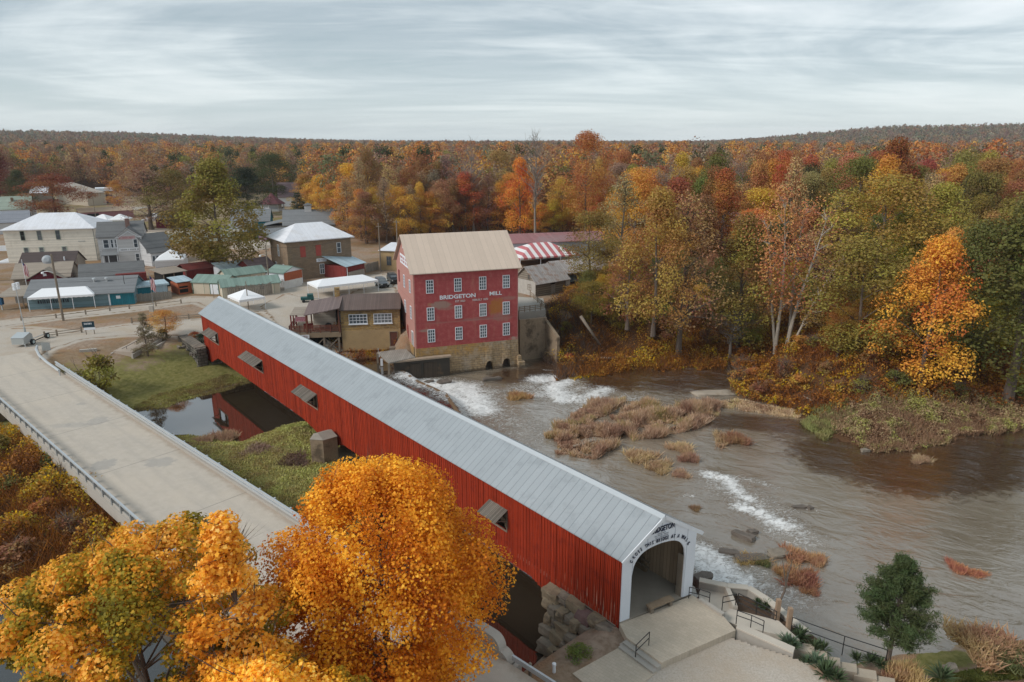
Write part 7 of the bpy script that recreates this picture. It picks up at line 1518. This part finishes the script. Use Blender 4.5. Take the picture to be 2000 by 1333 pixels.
# ---- yuccas
def yucca_mesh():
    rng = np.random.default_rng(51); V = []
    for i in range(90):
        a = rng.random() * 6.28; el = .25 + 1.2 * rng.random(); L = .55 + .35 * rng.random(); d = np.array([math.cos(a) * math.cos(el), math.sin(a) * math.cos(el), math.sin(el)]); s_ = np.array([-math.sin(a), math.cos(a), 0]) * .035; b = d * L * .55; t = d * L + np.array([0, 0, -.12 * L]); V.append([s_ * .6, b + s_, t, b - s_])
    V = np.array(V); return mesh_of(npmesh('yucca', V, 4, LEAF, None, {'c': rng.random(90), 'r': rng.random(90)}))
ym = yucca_mesh()
for i, (u, v, z, s_, lb) in enumerate(((1498, 1188, -1., 1., 'yucca in the planted bed left of the little bare tree'), (1482, 1180, -1., .8, 'smaller yucca at the upper end of the planted bed'), (1538, 1256, -.8, 1.2, 'yucca at the foot of the first tan timber post'), (1562, 1246, -1., 1.3, 'large yucca right of the second tan timber post'), (1548, 1262, -.8, .9, 'yucca by the end of the coped wall'), (1590, 1268, -1.2, 1., 'yucca on the slope above the third garden step'), (1608, 1270, -1.3, 1.1, 'yucca beside the long railing halfway to the pine'), (1592, 1295, -.6, 1.3, 'silvery yucca below the end of the coped wall'), (1612, 1318, -.6, 1.6, 'biggest yucca at the edge of the white gravel'), (1632, 1328, -.6, 1.2, 'yucca beside the biggest one at the gravel edge'), (1575, 1296, -.6, .8, 'small yucca nearest the end of the coped wall'), (1675, 1290, -1.8, 1., 'yucca behind the tan garden steps'), (1700, 1292, -2., 1.1, 'yucca left of the pine trunk'), (1718, 1300, -2., 1., 'yucca directly at the foot of the pine'), (1838, 1325, -1.6, 1.4, 'yucca alone at the bottom right of the photo'))):
    p = A(u, v, z); o = bpy.data.objects.new('yucca', ym); COL.objects.link(o); o.location = (p.x, p.y, z - .05); o.rotation_euler = (0, 0, i * 1.3); o.scale = (s_,) * 3; o.color = (.13, .18, .12, 1) if i in (7, 2) else (.075, .105, .05, 1); tag(o, lb, 'yucca', 'yuccas by the garden steps')
# ---- reeds, rocks and logs in the river
def blades(P, rng, h, w_=.035, lean=.35):
    n_ = len(P); a = rng.random(n_) * 6.28; hh = h * (.6 + .6 * rng.random(n_)); t = np.stack([np.cos(a), np.sin(a), np.zeros(n_)], 1) * w_; d = rng.normal(size=(n_, 3)) * lean; d[:, 2] = 1; tip = P + unit(d) * hh[:, None]; m_ = P + (tip - P) * .55 + np.array([0, 0, .06]); return np.stack([P - t, P + t, m_ + t * .9, tip, m_ - t * .9], 1)
rng = np.random.default_rng(61)
REED = leafmat('reed_blades', None, .5, .3, .03)
def scatter(poly, n_, rng, soft=1.2):
    lo, hi = poly.min(0), poly.max(0); P = lo + (hi - lo) * rng.random((int(n_ * 4), 2)); d = -polydist(P, poly); nz = fbm(P[:, 0] / 1.6, P[:, 1] / 1.6, 3); P = P[(d + (nz - .5) * soft > 0) & (rng.random(len(P)) < ss(nz, .25, .55) + .12)]; return P[:n_]
def stuffmesh(name, P2_, h, mat, color, label, cat, w_=.035, lean=.35, hv=None):
    z = np.maximum(terr(P2_), zwater(P2_) - .05); hh = h if hv is None else hv; V = blades(np.column_stack([P2_, z - .05]), rng, hh, w_, lean); c = fbm(P2_[:, 0] / 1.3, P2_[:, 1] / 1.3, 3); o = npmesh(name, V, 5, mat, None, {'c': np.clip((c - .5) * 2.2 + .5, 0, 1), 'r': rng.random(len(V))}); o.color = (*color, 1); return tag(o, label, cat, kind='stuff')
RR = leafmat('reeds_mixed', [(0, (.30, .18, .095)), (.35, (.44, .31, .20)), (.6, (.52, .39, .27)), (.85, (.40, .26, .145)), (1, (.24, .22, .08))], .4, .3, .02)
P_ = scatter(REEDI[0], 60000, rng); P_ = P_[fbm(P_[:, 0] / 2.3 + 3, P_[:, 1] / 2.3, 3) > .40]; hv_ = (.3 + 1.15 * ss(fbm(P_[:, 0] / 1.7 + 40, P_[:, 1] / 1.7, 3), .3, .7)); stuffmesh('reeds', P_, 1.15, RR, (1, 1, 1), 'dry pinkish tan reeds covering the long river island', 'reeds', .045, .42, hv_)
P_ = scatter(REEDI[1], 4000, rng); stuffmesh('reeds', P_, .45, RR, (1, 1, 1), 'low dry grass along the gravel spit by the right bank', 'reeds', .045, .6)
def reed_mesh(seed):
    r = np.random.default_rng(seed); a = r.random(900) * 6.28; q = np.sqrt(r.random(900)) * (1 + .35 * np.sin(a * 3 + seed)); P = np.stack([q * np.cos(a), q * np.sin(a), np.zeros(900)], 1); V = blades(P, r, 1.0, .03, .4); return mesh_of(npmesh('reed_clump', V, 5, REED, None, {'c': .5 + .3 * np.sin(q * 4 + a), 'r': r.random(900)}))
rm = [reed_mesh(k) for k in (1, 2, 3)]
for i, (u, v, rx, ry, h, col_, lb) in enumerate(((1250, 885, 1.7, 1.0, 1.1, (.44, .27, .15), 'tan reed clump left of the pair below the long island'), (1288, 905, 1.5, .9, 1.0, (.43, .27, .15), 'tan reed clump in the middle below the long island'), (1330, 918, .9, .6, .7, (.44, .28, .17), 'small low reed clump at the tip of the middle group'), (1330, 868, 1.4, .8, 1.0, (.45, .28, .16), 'reed clump just under the long island'), (1345, 888, 1.0, .7, 1.1, (.42, .25, .14), 'round reed clump right of the middle group'), (1410, 850, 2.2, .7, .7, (.43, .26, .15), 'low wide reed clump right of the long island'), (1437, 852, 1.4, .9, 1.3, (.36, .17, .07), 'reddish reed clump with a green sprig right of the long island'), (1013, 768, 1.5, .8, 1.2, (.42, .19, .07), 'rust reed clump in the rapids near the mill'), (1358, 984, .45, .35, .5, (.30, .17, .09), 'tiny reed tuft alone in midstream'), (1552, 1078, 1.2, .7, .9, (.46, .21, .10), 'rust reed clump behind the flat rocks'), (1592, 1086, .9, .6, .9, (.46, .22, .11), 'rust reed clump right of the flat rocks'), (1568, 1125, 1.5, .7, .9, (.44, .19, .08), 'large rust reed clump below the flat rocks'), (1535, 1112, .9, .6, .9, (.44, .20, .09), 'rust reed clump left of the large one below the rocks'), (1582, 1145, .6, .5, .6, (.44, .2, .09), 'small rust reed tuft at the water near the bare tree'), (1468, 1086, 1.3, .6, .6, (.40, .23, .08), 'low orange reed clump on the flat rocks'), (1488, 1090, .7, .5, .6, (.15, .2, .05), 'green grass tuft on the flat rocks'), (1872, 1102, 1.0, .45, .7, (.52, .20, .07), 'left half of the rust reed island far right'), (1900, 1110, 1.0, .4, .5, (.50, .18, .06), 'right half of the rust reed island far right'), (1798, 890, 1.2, .6, .7, (.42, .26, .16), 'pale reed tuft at the edge of the right bank'), (1905, 1250, 1.9, 1.0, 1.0, (.46, .26, .12), 'tall tan reeds on the near right bank'), (1950, 1255, 1.8, 1.0, 1.0, (.44, .24, .11), 'tall tan reeds right of the first stand on the near right bank'), (1985, 1275, 1.6, .9, .8, (.13, .16, .04), 'green weeds at the lower right edge'), (1772, 1318, .9, .7, 1.3, (.48, .29, .12), 'tuft of tan grass right of the pine'), (1748, 1312, .6, .6, .9, (.46, .27, .12), 'small tuft of tan grass at the foot of the pine'), (440, 858, 1.4, .8, 1.3, (.38, .22, .15), 'dry brown weeds at the edge of the still pool'), (395, 868, 1.3, .7, .8, (.36, .21, .14), 'low dry weeds behind the guard rail by the pool'), (505, 905, 1.5, 1.1, .5, (.27, .17, .12), 'patch of dry weeds on the grassy bar near the rail'), (575, 925, 1.7, 1.1, .55, (.15, .08, .055), 'dark dry weeds in front of the concrete pier'))):
    z = DN if u > 900 and v < 1240 else (UP if u < 900 else -2.4); p = A(u, v + (10 if u > 900 else 0), z); z = max(T(p), z - .05); o = bpy.data.objects.new('reed_clump', rm[i % 3]); COL.objects.link(o); o.location = (p.x, p.y, z - .05); o.rotation_euler = (0, 0, i * .9); o.scale = (rx, ry * 1.3, h * .78); o.color = (*[min(.9, (q * .6 + sum(col_) / 3 * .4 * (1.25, .95, .7)[col_.index(q)]) * 1.0) for q in col_], 1); tag(o, lb, 'reeds', 'reed and weed clumps in and by the river')
rkm = plain('river_rock', (.14, .115, .095), .6, .35, 1.4, .4, bstr=.9)
for i, (u, v, sx_, sy_, sz_, rz, lb) in enumerate(((1452, 1050, 2.2, .9, .8, -.75, 'long dark rock slab slanting in the rapids'), (1470, 1042, .9, .6, .6, .3, 'small dark rock behind the slanting slab'), (1424, 1080, 1.7, .7, .4, -.2, 'flat dark rock left of the reedy rocks'), (1520, 1085, 1.9, 1.1, .6, .2, 'flat tan rock between the rust reeds'), (1470, 1093, 2.4, 1.0, .45, .1, 'low rock under the green grass tuft'), (1560, 992, 1.4, .5, .35, 0, 'low rock awash in midstream at right'), (1582, 994, .5, .5, .5, .4, 'small pale rock with foam at right midstream'), (1690, 882, 1.1, .5, .5, .2, 'pale rock at the edge of the right bank'), (1012, 776, 1.6, .7, .4, .1, 'dark rock under the rust reeds near the mill'), (868, 750, 1.8, 1.3, .9, .5, 'brown rock at the foot of the mill basement'), (838, 748, 1.2, .8, .5, .9, 'rock ledge at the sluice wall foot'), (1370, 1136, 1.3, 1., 1.0, .4, 'boulder beside the right corner of the white portal'), (1855, 1306, .8, .5, .3, .2, 'pale stone on the near right bank'), (1140, 868, 1.6, .5, .4, -.3, 'pale driftwood like rock on the long island'), (960, 742, 3.0, 1., .7, .35, 'rubble ledge along the mill basement'))):
    z = DN if v < 1240 else -2.; z = -1.0 if i == 11 else z; p = A(u, v, z); mb = MB(); rockmesh(mb, (0, 0, 0), (sx_, sy_, sz_), 0, 100 + i); o = mb.build('rock', rkm if i not in (3, 7, 12, 13) else bm[0]); o.location = (p.x, p.y, max(z, T(p) - .1) + .05); o.rotation_euler = (0, 0, rz); tag(o, lb, 'rock', 'rocks in the river')
p = A(1392, 769, DN); mb = MB(); rockmesh(mb, (0, 0, 0), (5.2, 2.0, .5), 0, 177); o = mb.build('sand_bar', plain('pale_sand', (.34, .285, .225), .95, .25, 1.2, grime=((.20, .15, .105), .8)), None, True); o.location = (p.x, p.y, DN + .0); o.rotation_euler = (0, 0, .1); tag(o, 'pale sand bar at the head of the gravel spit', 'sand bar', kind='structure')
dw_ = plain('driftwood', (.26, .21, .165), .9, .3, 1.5)
for u0_, v0_, z0_, u1_, v1_, z1_, r, lb in ((1134, 618, 1.5, 1172, 674, -3.6, .26, 'broken pale trunk leaning down the far bank'), (1170, 700, -5.4, 1260, 696, -5.3, .18, 'thin log lying along the far water edge'), (1290, 700, -5.5, 1345, 692, -5.2, .16, 'log by the roots of the pinkish tree'), (1440, 742, -5.2, 1520, 728, -4.6, .2, 'dark log lying on the right bank'), (1560, 770, -5.2, 1600, 790, -5., .15, 'thin log at the start of the gravel spit'), (0, 1172, -4.1, 52, 1166, -3.9, .14, 'grey log at the water in the lower left corner'), (0, 1180, -4.1, 38, 1182, -4., .10, 'thin dark log in the water at the lower left'), (600, 930, -3., 640, 925, -2.9, .08, 'pale branch lying in front of the pier'), (1120, 872, -5.4, 1160, 862, -5.3, .14, 'pale driftwood log on the long river island'), (60, 912, -2.8, 95, 900, -1.6, .07, 'dead branch under the left edge of the road bridge')):
    tag(MB().tube([A(u0_, v0_, z0_), A((u0_ + u1_) / 2, (v0_ + v1_) / 2, (z0_ + z1_) / 2 + .1), A(u1_, v1_, z1_)], [r, r * .9, r * .7], 8).build('log', dw_, None, True), lb, 'log', 'logs and driftwood by the river')
# ---- grass and undergrowth (uncountable)
P_ = scatter(np.vstack([P2((250, 850), (345, 850), (470, 866), (545, 838), (610, 828), (700, 900), (760, 985), (660, 1040), (420, 1000), z=UP)]), 30000, rng, 1.); stuffmesh('grass', P_, .27, LEAF, (.34, .30, .11), 'green grass on the bar below the red bridge', 'grass', .05, .8)
lawn = P2((255, 792), (300, 770), (440, 730), (500, 735), (450, 752), (370, 772), (292, 796), z=-3.6); P_ = scatter(lawn, 9000, rng, 1.); stuffmesh('grass', P_, .3, LEAF, (.25, .215, .075), 'longer green grass along the edge of the still pool', 'grass', .04, .8)
tip = P2((1566, 824), (1590, 800), (1645, 800), (1700, 815), (1640, 838), (1610, 856), z=-5.4); P_ = scatter(tip, 7000, rng, 1.); stuffmesh('grass', P_, .7, LEAF, (.24, .215, .085), 'bright green grass at the tip of the right bank', 'grass', .05, .7)
sb_ = np.array([A(u, v, -3)[:2] for u, v in ((1780, 1300), (1900, 1262), (2010, 1250), (2040, 1300), (1990, 1310), (1900, 1300), (1820, 1318))]); P_ = scatter(sb_, 12000, rng, 1.); stuffmesh('grass', P_, .3, LEAF, (.17, .18, .045), 'green grass along the near right bank', 'grass', .04, .8)
UG = leafmat('undergrowth_leaves', [(0, (.10, .055, .026)), (.3, (.23, .11, .038)), (.55, (.36, .165, .042)), (.75, (.34, .20, .065)), (.9, (.19, .165, .035)), (1, (.46, .22, .03))], .5, .25, .02, 1.08)
def brush(name, poly, n_, hmax, leaf, label, cscale=2.2, mat=UG, twigs=.3):
    P = scatter(poly, n_, rng, 2.5); z = np.maximum(terr(P), zwater(P)); f = fbm(P[:, 0] / 2.4 + 31, P[:, 1] / 2.4, 3); top_ = hmax * ss(f, .25, .75) + .15; P3 = np.column_stack([P, z + top_ * rng.random(len(P)) ** .6]); c = np.clip((fbm(P[:, 0] / cscale + 7, P[:, 1] / cscale + 3, 3) - .5) * 2.6 + .5, 0, 1); V = cards(P3, rng.normal(size=(len(P), 3)) + [0, 0, .6], leaf * (.6 + .8 * rng.random(len(P))), rng)
    k = min(len(P), int(len(P) * twigs)); q = P3[:k].copy(); q[:, 2] = z[:k]; W = blades(q, rng, hmax * .9, .025, .5)[:, [0, 1, 2, 3]]; V = np.vstack([V, W]); c = np.concatenate([c, np.full(k, .05)]); return tag(npmesh(name, V, 4, mat, None, {'c': c, 'r': rng.random(len(V))}), label, 'undergrowth', kind='stuff')
brush('undergrowth', ISLE[ISLE[:, 0] < -14] if False else np.vstack([P2((-160, 1165), (40, 1150), (110, 1168), (300, 1150), (330, 1040), (262, 1000), (150, 905), (60, 860), (-20, 850), (-300, 900), z=-3.6)]), 60000, 2.6, .24, 'tangled rust brown undergrowth left of the road bridge')
brush('undergrowth', P2((1092, 712), (1140, 704), (1250, 692), (1340, 690), (1425, 690), (1432, 660), (1400, 610), (1300, 585), (1180, 575), (1110, 590), (1070, 640), z=-3.), 44000, 2.4, .28, 'dark brown brush on the slope right of the mill')
brush('undergrowth', P2((1428, 750), (1436, 716), (1424, 680), (1500, 650), (1700, 660), (2040, 690), (2060, 800), (1900, 792), (1700, 800), (1590, 806), (1480, 772), z=-4.6), 52000, 1.9, .30, 'orange brown undergrowth below the trees on the right bank')
brush('undergrowth', P2((1600, 806), (1700, 800), (1900, 792), (2050, 790), (2050, 826), (1900, 846), (1800, 868), (1720, 876), (1640, 852), z=-5.2), 36000, 1.1, .22, 'low mixed weeds and shrubs along the right shore', 1.6, leafmat('shore_weeds', [(0, (.17, .095, .05)), (.3, (.28, .17, .095)), (.55, (.33, .225, .13)), (.75, (.20, .18, .06)), (1, (.27, .22, .06))], .45, .25, .02))
brush('undergrowth', P2((660, 700), (700, 690), (742, 690), (800, 672), (780, 660), (700, 668), (640, 676), z=-3.), 5000, .9, .22, 'brown weeds on the stony bank under the stone annex', 1.2)
brush('undergrowth', P2((1048, 640), (1100, 600), (1180, 590), (1190, 640), (1120, 690), (1095, 700), z=-2.), 9000, 1.8, .2, 'tangle of bare brush beside the tall retaining wall', 1.5, leafmat('dead_brush', [(0, (.07, .05, .035)), (.5, (.15, .11, .08)), (1, (.25, .13, .05))], .4, .2), 1.5)
# ---- shrubs on the banks, one by one
sh = random.Random(8); SC = [((.40, .175, .035), 'orange'), ((.25, .125, .05), 'rust brown'), ((.20, .17, .03), 'olive'), ((.42, .28, .03), 'yellow'), ((.12, .12, .03), 'green')]
spots = [(1450, 700, 0), (1470, 720, 0), (1500, 742, 1), (1530, 735, 1), (1480, 752, 1), (1560, 748, 0), (1590, 700, 2), (1610, 740, 1), (1640, 765, 1), (1680, 778, 2), (1690, 745, 1), (1720, 776, 3), (1745, 770, 4), (1770, 790, 1), (1800, 780, 4), (1830, 800, 1), (1850, 790, 3), (1870, 770, 4), (1900, 778, 1), (1940, 790, 2), (1975, 800, 3), (1990, 770, 2), (1560, 690, 0), (1440, 728, 0), (1110, 690, 0), (1105, 660, 2), (1200, 660, 3), (1240, 640, 0), (1300, 660, 1), (1380, 660, 1), (1400, 640, 4), (1350, 640, 0), (1180, 612, 4), (1240, 605, 2), (1300, 600, 1), (60, 900, 0), (110, 925, 4), (20, 960, 4), (130, 960, 3), (90, 1010, 0), (30, 1040, 1), (140, 1050, 1), (40, 1090, 1), (10, 900, 2)]
spots = [q for q in spots if not (q[0] > 1690 and q[1] > 774)]
for k, (u, v, c) in enumerate(spots):
    p = A(u, v + 8, -4.4 if u > 900 else -3.); side = 'left of the road bridge' if u < 900 else ('on the slope right of the mill' if u < 1420 else 'under the trees on the right bank'); put(tm['shrub' if k % 3 else 'shrubB'], 'shrub', SC[c][1] + ' shrub ' + side, (p.x, p.y), sh.uniform(1.6, 3.4), sh.uniform(2.2, 4.2), SC[c][0], cat='shrub', group=SC[c][1] + ' shrubs ' + side, parts=('stem', 'foliage'))
us = np.random.default_rng(91); Q = np.stack([us.uniform(8, 110, 900), us.uniform(78, 150, 900)], 1); Q = Q[(polydist(Q, WATER) > 2.5) & (polydist(Q, WATER) < 26) & (polydist(Q, CLEAR) > 2)]; keep = []
for q in Q:
    if all(math.hypot(q[0] - k_[0], q[1] - k_[1]) > 3.6 for k_ in keep): keep.append(q)
_ft = A(1525, 694, -4.6)
def _clear(q):
    k_ = (q[0] * _ft.x + q[1] * _ft.y) / _ft.length; l_ = abs(q[0] * _ft.y - q[1] * _ft.x) / math.hypot(_ft.x, _ft.y); return not (l_ < 7 and q[1] < _ft.y + 2)
keep = [q for q in keep if _clear(q)]
keep = [q for q in keep if not (q[0] > 40 and polydist(q[None], WATER)[0] < 12)]
for q in keep[:80]:
    c = us.integers(5); hh_ = us.uniform(4.5, 9.5); put(tm[('rA', 'rB', 'tB')[us.integers(3)]], 'small_tree', SC[c][1] + ' young tree in the understory of the far bank', (q[0], q[1]), hh_, hh_ * us.uniform(.6, .95), tuple(k_ * us.uniform(.75, 1.1) for k_ in SC[c][0]), group=SC[c][1] + ' young trees of the far bank')
er = np.random.default_rng(95); EC = [((.46, .245, .035), 'golden'), ((.42, .19, .04), 'orange'), ((.28, .145, .06), 'brown'), ((.27, .17, .11), 'grey brown')]
for u in list(range(600, 790, 17)) + list(range(800, 1010, 22)) + list(range(1030, 1240, 24)):
    c = er.choice(4, p=[.3, .3, .25, .15]); vb = np.interp(u, [600, 650, 720, 790, 1000, 1130, 1240], [418, 456, 478, 474, 455, 456, 500]) - er.uniform(0, 6); tv = er.uniform(325, 385) if u < 1030 else er.uniform(335, 400)
    ptree(('rB', 'tA', 'rA', 'sA')[c if c == 3 else er.integers(3)], 'broadleaf_tree', EC[c][1] + ' tree in the front edge of the wood behind the mill', (u + er.uniform(-6, 6), vb), tv, er.uniform(58, 88), tuple(q * er.uniform(.85, 1.15) for q in EC[c][0]), group=EC[c][1] + ' trees at the front edge of the wood')
# ---- woods: nearest trees one by one, the rest as one mass
def forest_points(r0, r1, sp, seed, amax=44):
    r = np.random.default_rng(seed); X = np.arange(-r1, r1, sp); Y = np.arange(60, r1, sp * .9); gx, gy = np.meshgrid(X, Y); P = np.stack([gx.ravel(), gy.ravel()], 1) + r.uniform(-.42, .42, (gx.size, 2)) * sp; rr_ = np.hypot(P[:, 0], P[:, 1]); az = np.abs(np.degrees(np.arctan2(P[:, 0], P[:, 1]))); P = P[(rr_ > r0) & (rr_ < r1) & (az < amax)]
    pw = polydist(P, WATER); return P[(polydist(P, CLEAR) > 3.0) & (pw > 5.5) & ~((P[:, 0] > 36) & (P[:, 1] < 135) & (pw < 24))]
NEARN = 200
allp = forest_points(60, 900, 8.6, 71); allp = np.array([p for p in allp if _clear(p)]); allp = allp[np.argsort(np.hypot(allp[:, 0], allp[:, 1]))]
avoid = np.array([[o.location.x, o.location.y] for o in bpy.data.objects if o.get('category') == 'tree']); allp = np.array([p for p in allp[:900] if np.min(np.hypot(*(avoid - p).T)) > 4.0] + list(allp[900:]))
KIND = [('rust brown', RUST, ('rA', 'rB', 'tA')), ('orange brown', OBR, ('rB', 'tB', 'tA')), ('sparse grey brown', GBR, ('sA', 'sB', 'sB')), ('olive green', OLV, ('rA', 'rB', 'tB')), ('golden', YOR, ('rB', 'tA', 'tB')), ('dark green', DGR, ('rA', 'tA', 'rB')), ('fiery orange', ROR, ('rB', 'tA', 'rA')), ('yellow green', YGR, ('rA', 'rB', 'rA')), ('thin tan', TAN, ('sA', 'sA', 'tB'))]
def kind_for(p, r):
    w_ = np.array([.25, .18, .19, .10, .09, .03, .05, .02, .09])
    if p[0] > 38 and p[1] < 190: w_ = np.array([.16, .24, .10, .13, .11, .03, .05, .10, .08])
    elif p[0] < -60: w_ = np.array([.30, .16, .16, .12, .04, .10, .05, .03, .04])
    elif p[1] < 215: w_ = np.array([.18, .22, .22, .05, .15, .01, .05, .01, .11])
    return r.choice(9, p=w_ / w_.sum())
fr = np.random.default_rng(72)
for p in allp[:NEARN]:
    k = kind_for(p, fr); nm, col_, ts_ = KIND[k]; reg = 'on the right river bank' if p[0] > 24 and p[1] < 175 else ('in the wood behind the mill' if p[0] > -35 else 'at the edge of the wood beyond the village'); h = fr.uniform(19, 28) if not (p[0] > 24 and p[1] < 150) else fr.uniform(13, 20)
    put(tm[ts_[fr.integers(3)]], 'broadleaf_tree', nm + ' tree ' + reg, (p[0], p[1]), h, fr.uniform(10.5, 16), tuple(c * fr.uniform(.8, 1.2) for c in col_), group=nm + ' trees ' + reg)
def gn_woods(name, label, P, tmpls, seed, smin, smax):
    col = bpy.data.collections.new(name + '_kinds')
    for t in tmpls: col.objects.link(t)
    me = bpy.data.meshes.new(name); z = terr(P); me.from_pydata(np.column_stack([P, z - .3]).tolist(), [], []); o = bpy.data.objects.new(name, me); COL.objects.link(o)
    ng = bpy.data.node_groups.new(name, 'GeometryNodeTree'); ng.interface.new_socket('Geometry', in_out='INPUT', socket_type='NodeSocketGeometry'); ng.interface.new_socket('Geometry', in_out='OUTPUT', socket_type='NodeSocketGeometry'); N = ng.nodes.new; L = ng.links.new
    i, out, m2p, iop, ci, rv, rs, ri = N('NodeGroupInput'), N('NodeGroupOutput'), N('GeometryNodeMeshToPoints'), N('GeometryNodeInstanceOnPoints'), N('GeometryNodeCollectionInfo'), N('FunctionNodeRandomValue'), N('FunctionNodeRandomValue'), N('FunctionNodeRandomValue')
    ci.inputs['Collection'].default_value = col; ci.inputs['Separate Children'].default_value = True; ci.inputs['Reset Children'].default_value = True
    rv.data_type = 'FLOAT_VECTOR'; rv.inputs[0].default_value = (0, 0, 0); rv.inputs[1].default_value = (0, 0, 6.28); rv.inputs['Seed'].default_value = seed
    rs.data_type = 'FLOAT_VECTOR'; rs.inputs[0].default_value = (smin, smin, smin * .95); rs.inputs[1].default_value = (smax, smax, smax); rs.inputs['Seed'].default_value = seed + 1
    ri.data_type = 'INT'; ri.inputs[4].default_value = 0; ri.inputs[5].default_value = len(tmpls) - 1; ri.inputs['Seed'].default_value = seed + 2
    L(i.outputs[0], m2p.inputs[0]); L(m2p.outputs[0], iop.inputs['Points']); L(ci.outputs[0], iop.inputs['Instance']); iop.inputs['Pick Instance'].default_value = True
    L(ri.outputs[2], iop.inputs['Instance Index']); L(rv.outputs[0], iop.inputs['Rotation']); L(rs.outputs[0], iop.inputs['Scale']); L(iop.outputs[0], out.inputs[0])
    md = o.modifiers.new('woods', 'NODES'); md.node_group = ng; return tag(o, label, 'woods', kind='stuff')
def lod(seed, H_, R, ncl, nleaf, clr, leaf, prof, col_, tw=False):
    r = np.random.default_rng(seed); C, P, N, cv = crown(r, H_, R, 3, ncl, nleaf, clr, prof, .45, .75, .5); m_ = leafmat('wood_%d' % seed, [(0, tuple(c * .8 for c in col_)), (1, tuple(c * 1.2 for c in col_))], .4, .22, .03); V = cards(P, N, leaf * (.7 + .6 * r.random(nleaf)), r)
    if tw: s_ = np.zeros((160, 3)); s_[:, 2] = 4; e = C[r.integers(0, ncl, 160)] + r.normal(size=(160, 3)); q = s_ + (e - s_) * .4; t = r.normal(size=(160, 3)) * .05; V = np.vstack([V, np.stack([q - t, q + t, e, e], 1)]); cv = np.concatenate([cv, np.full(160, .3)])
    me = mesh_of(npmesh('wood_tree', V, 4, m_, None, {'c': cv, 'r': r.random(len(V))})); return bpy.data.objects.new('wood_tree', me)
cols = [RUST, (.21, .105, .055), OBR, (.30, .15, .06), TAN, GBR, GBR, (.20, .14, .10), OLV, YOR, DGR, (.38, .15, .04), (.27, .12, .05), (.25, .16, .09), (.12, .12, .055)]; fcols = [(.20, .12, .07), (.24, .13, .065), GBR, (.19, .15, .11), (.13, .125, .07), (.095, .11, .07), (.22, .16, .09), (.17, .12, .08)]
mid = [lod(200 + i, 19 + (i % 4), 5.8 + .3 * (i % 3), 34, 620 if c not in (GBR, TAN) else 420, 1.9, .85 if c not in (GBR, TAN) else .7, ('round', 'egg', 'vase')[i % 3], c, c in (GBR, TAN)) for i, c in enumerate(cols)]
far = [lod(300 + i, 20, 7.5, 12, 90, 2.8, 2.6, 'round', c) for i, c in enumerate(fcols)]
gn_woods('woods', 'autumn woods of rust orange and grey brown trees stretching to the horizon', allp[NEARN:], mid, 5, .92, 1.42)
fp_ = forest_points(900, 3600, 16, 73, 42); gn_woods('far_woods', 'far wooded hills in muted rust and green', fp_, far, 9, .6, 1.5)
# ------------------------------------------------------------------ haze: one closed box of thin even air round the whole scene
def haze():
    mb = MB(); mb.box(-4400, 4400, -200, 4800, -20, 125); m = bpy.data.materials.new('haze'); m.use_nodes = True; t = m.node_tree; t.nodes.clear(); n = NT(t)
    v = n('ShaderNodeVolumePrincipled', {'Color': (.82, .88, .94, 1), 'Density': .0001, 'Anisotropy': .1}, out=None); t.links.new(v.outputs[0], n('ShaderNodeOutputMaterial', {}, out=None).inputs[1])
    o = mb.build('haze', m); tag(o, kind='stuff'); tag(o, 'thin pale autumn haze over the far woods', 'haze')
haze()
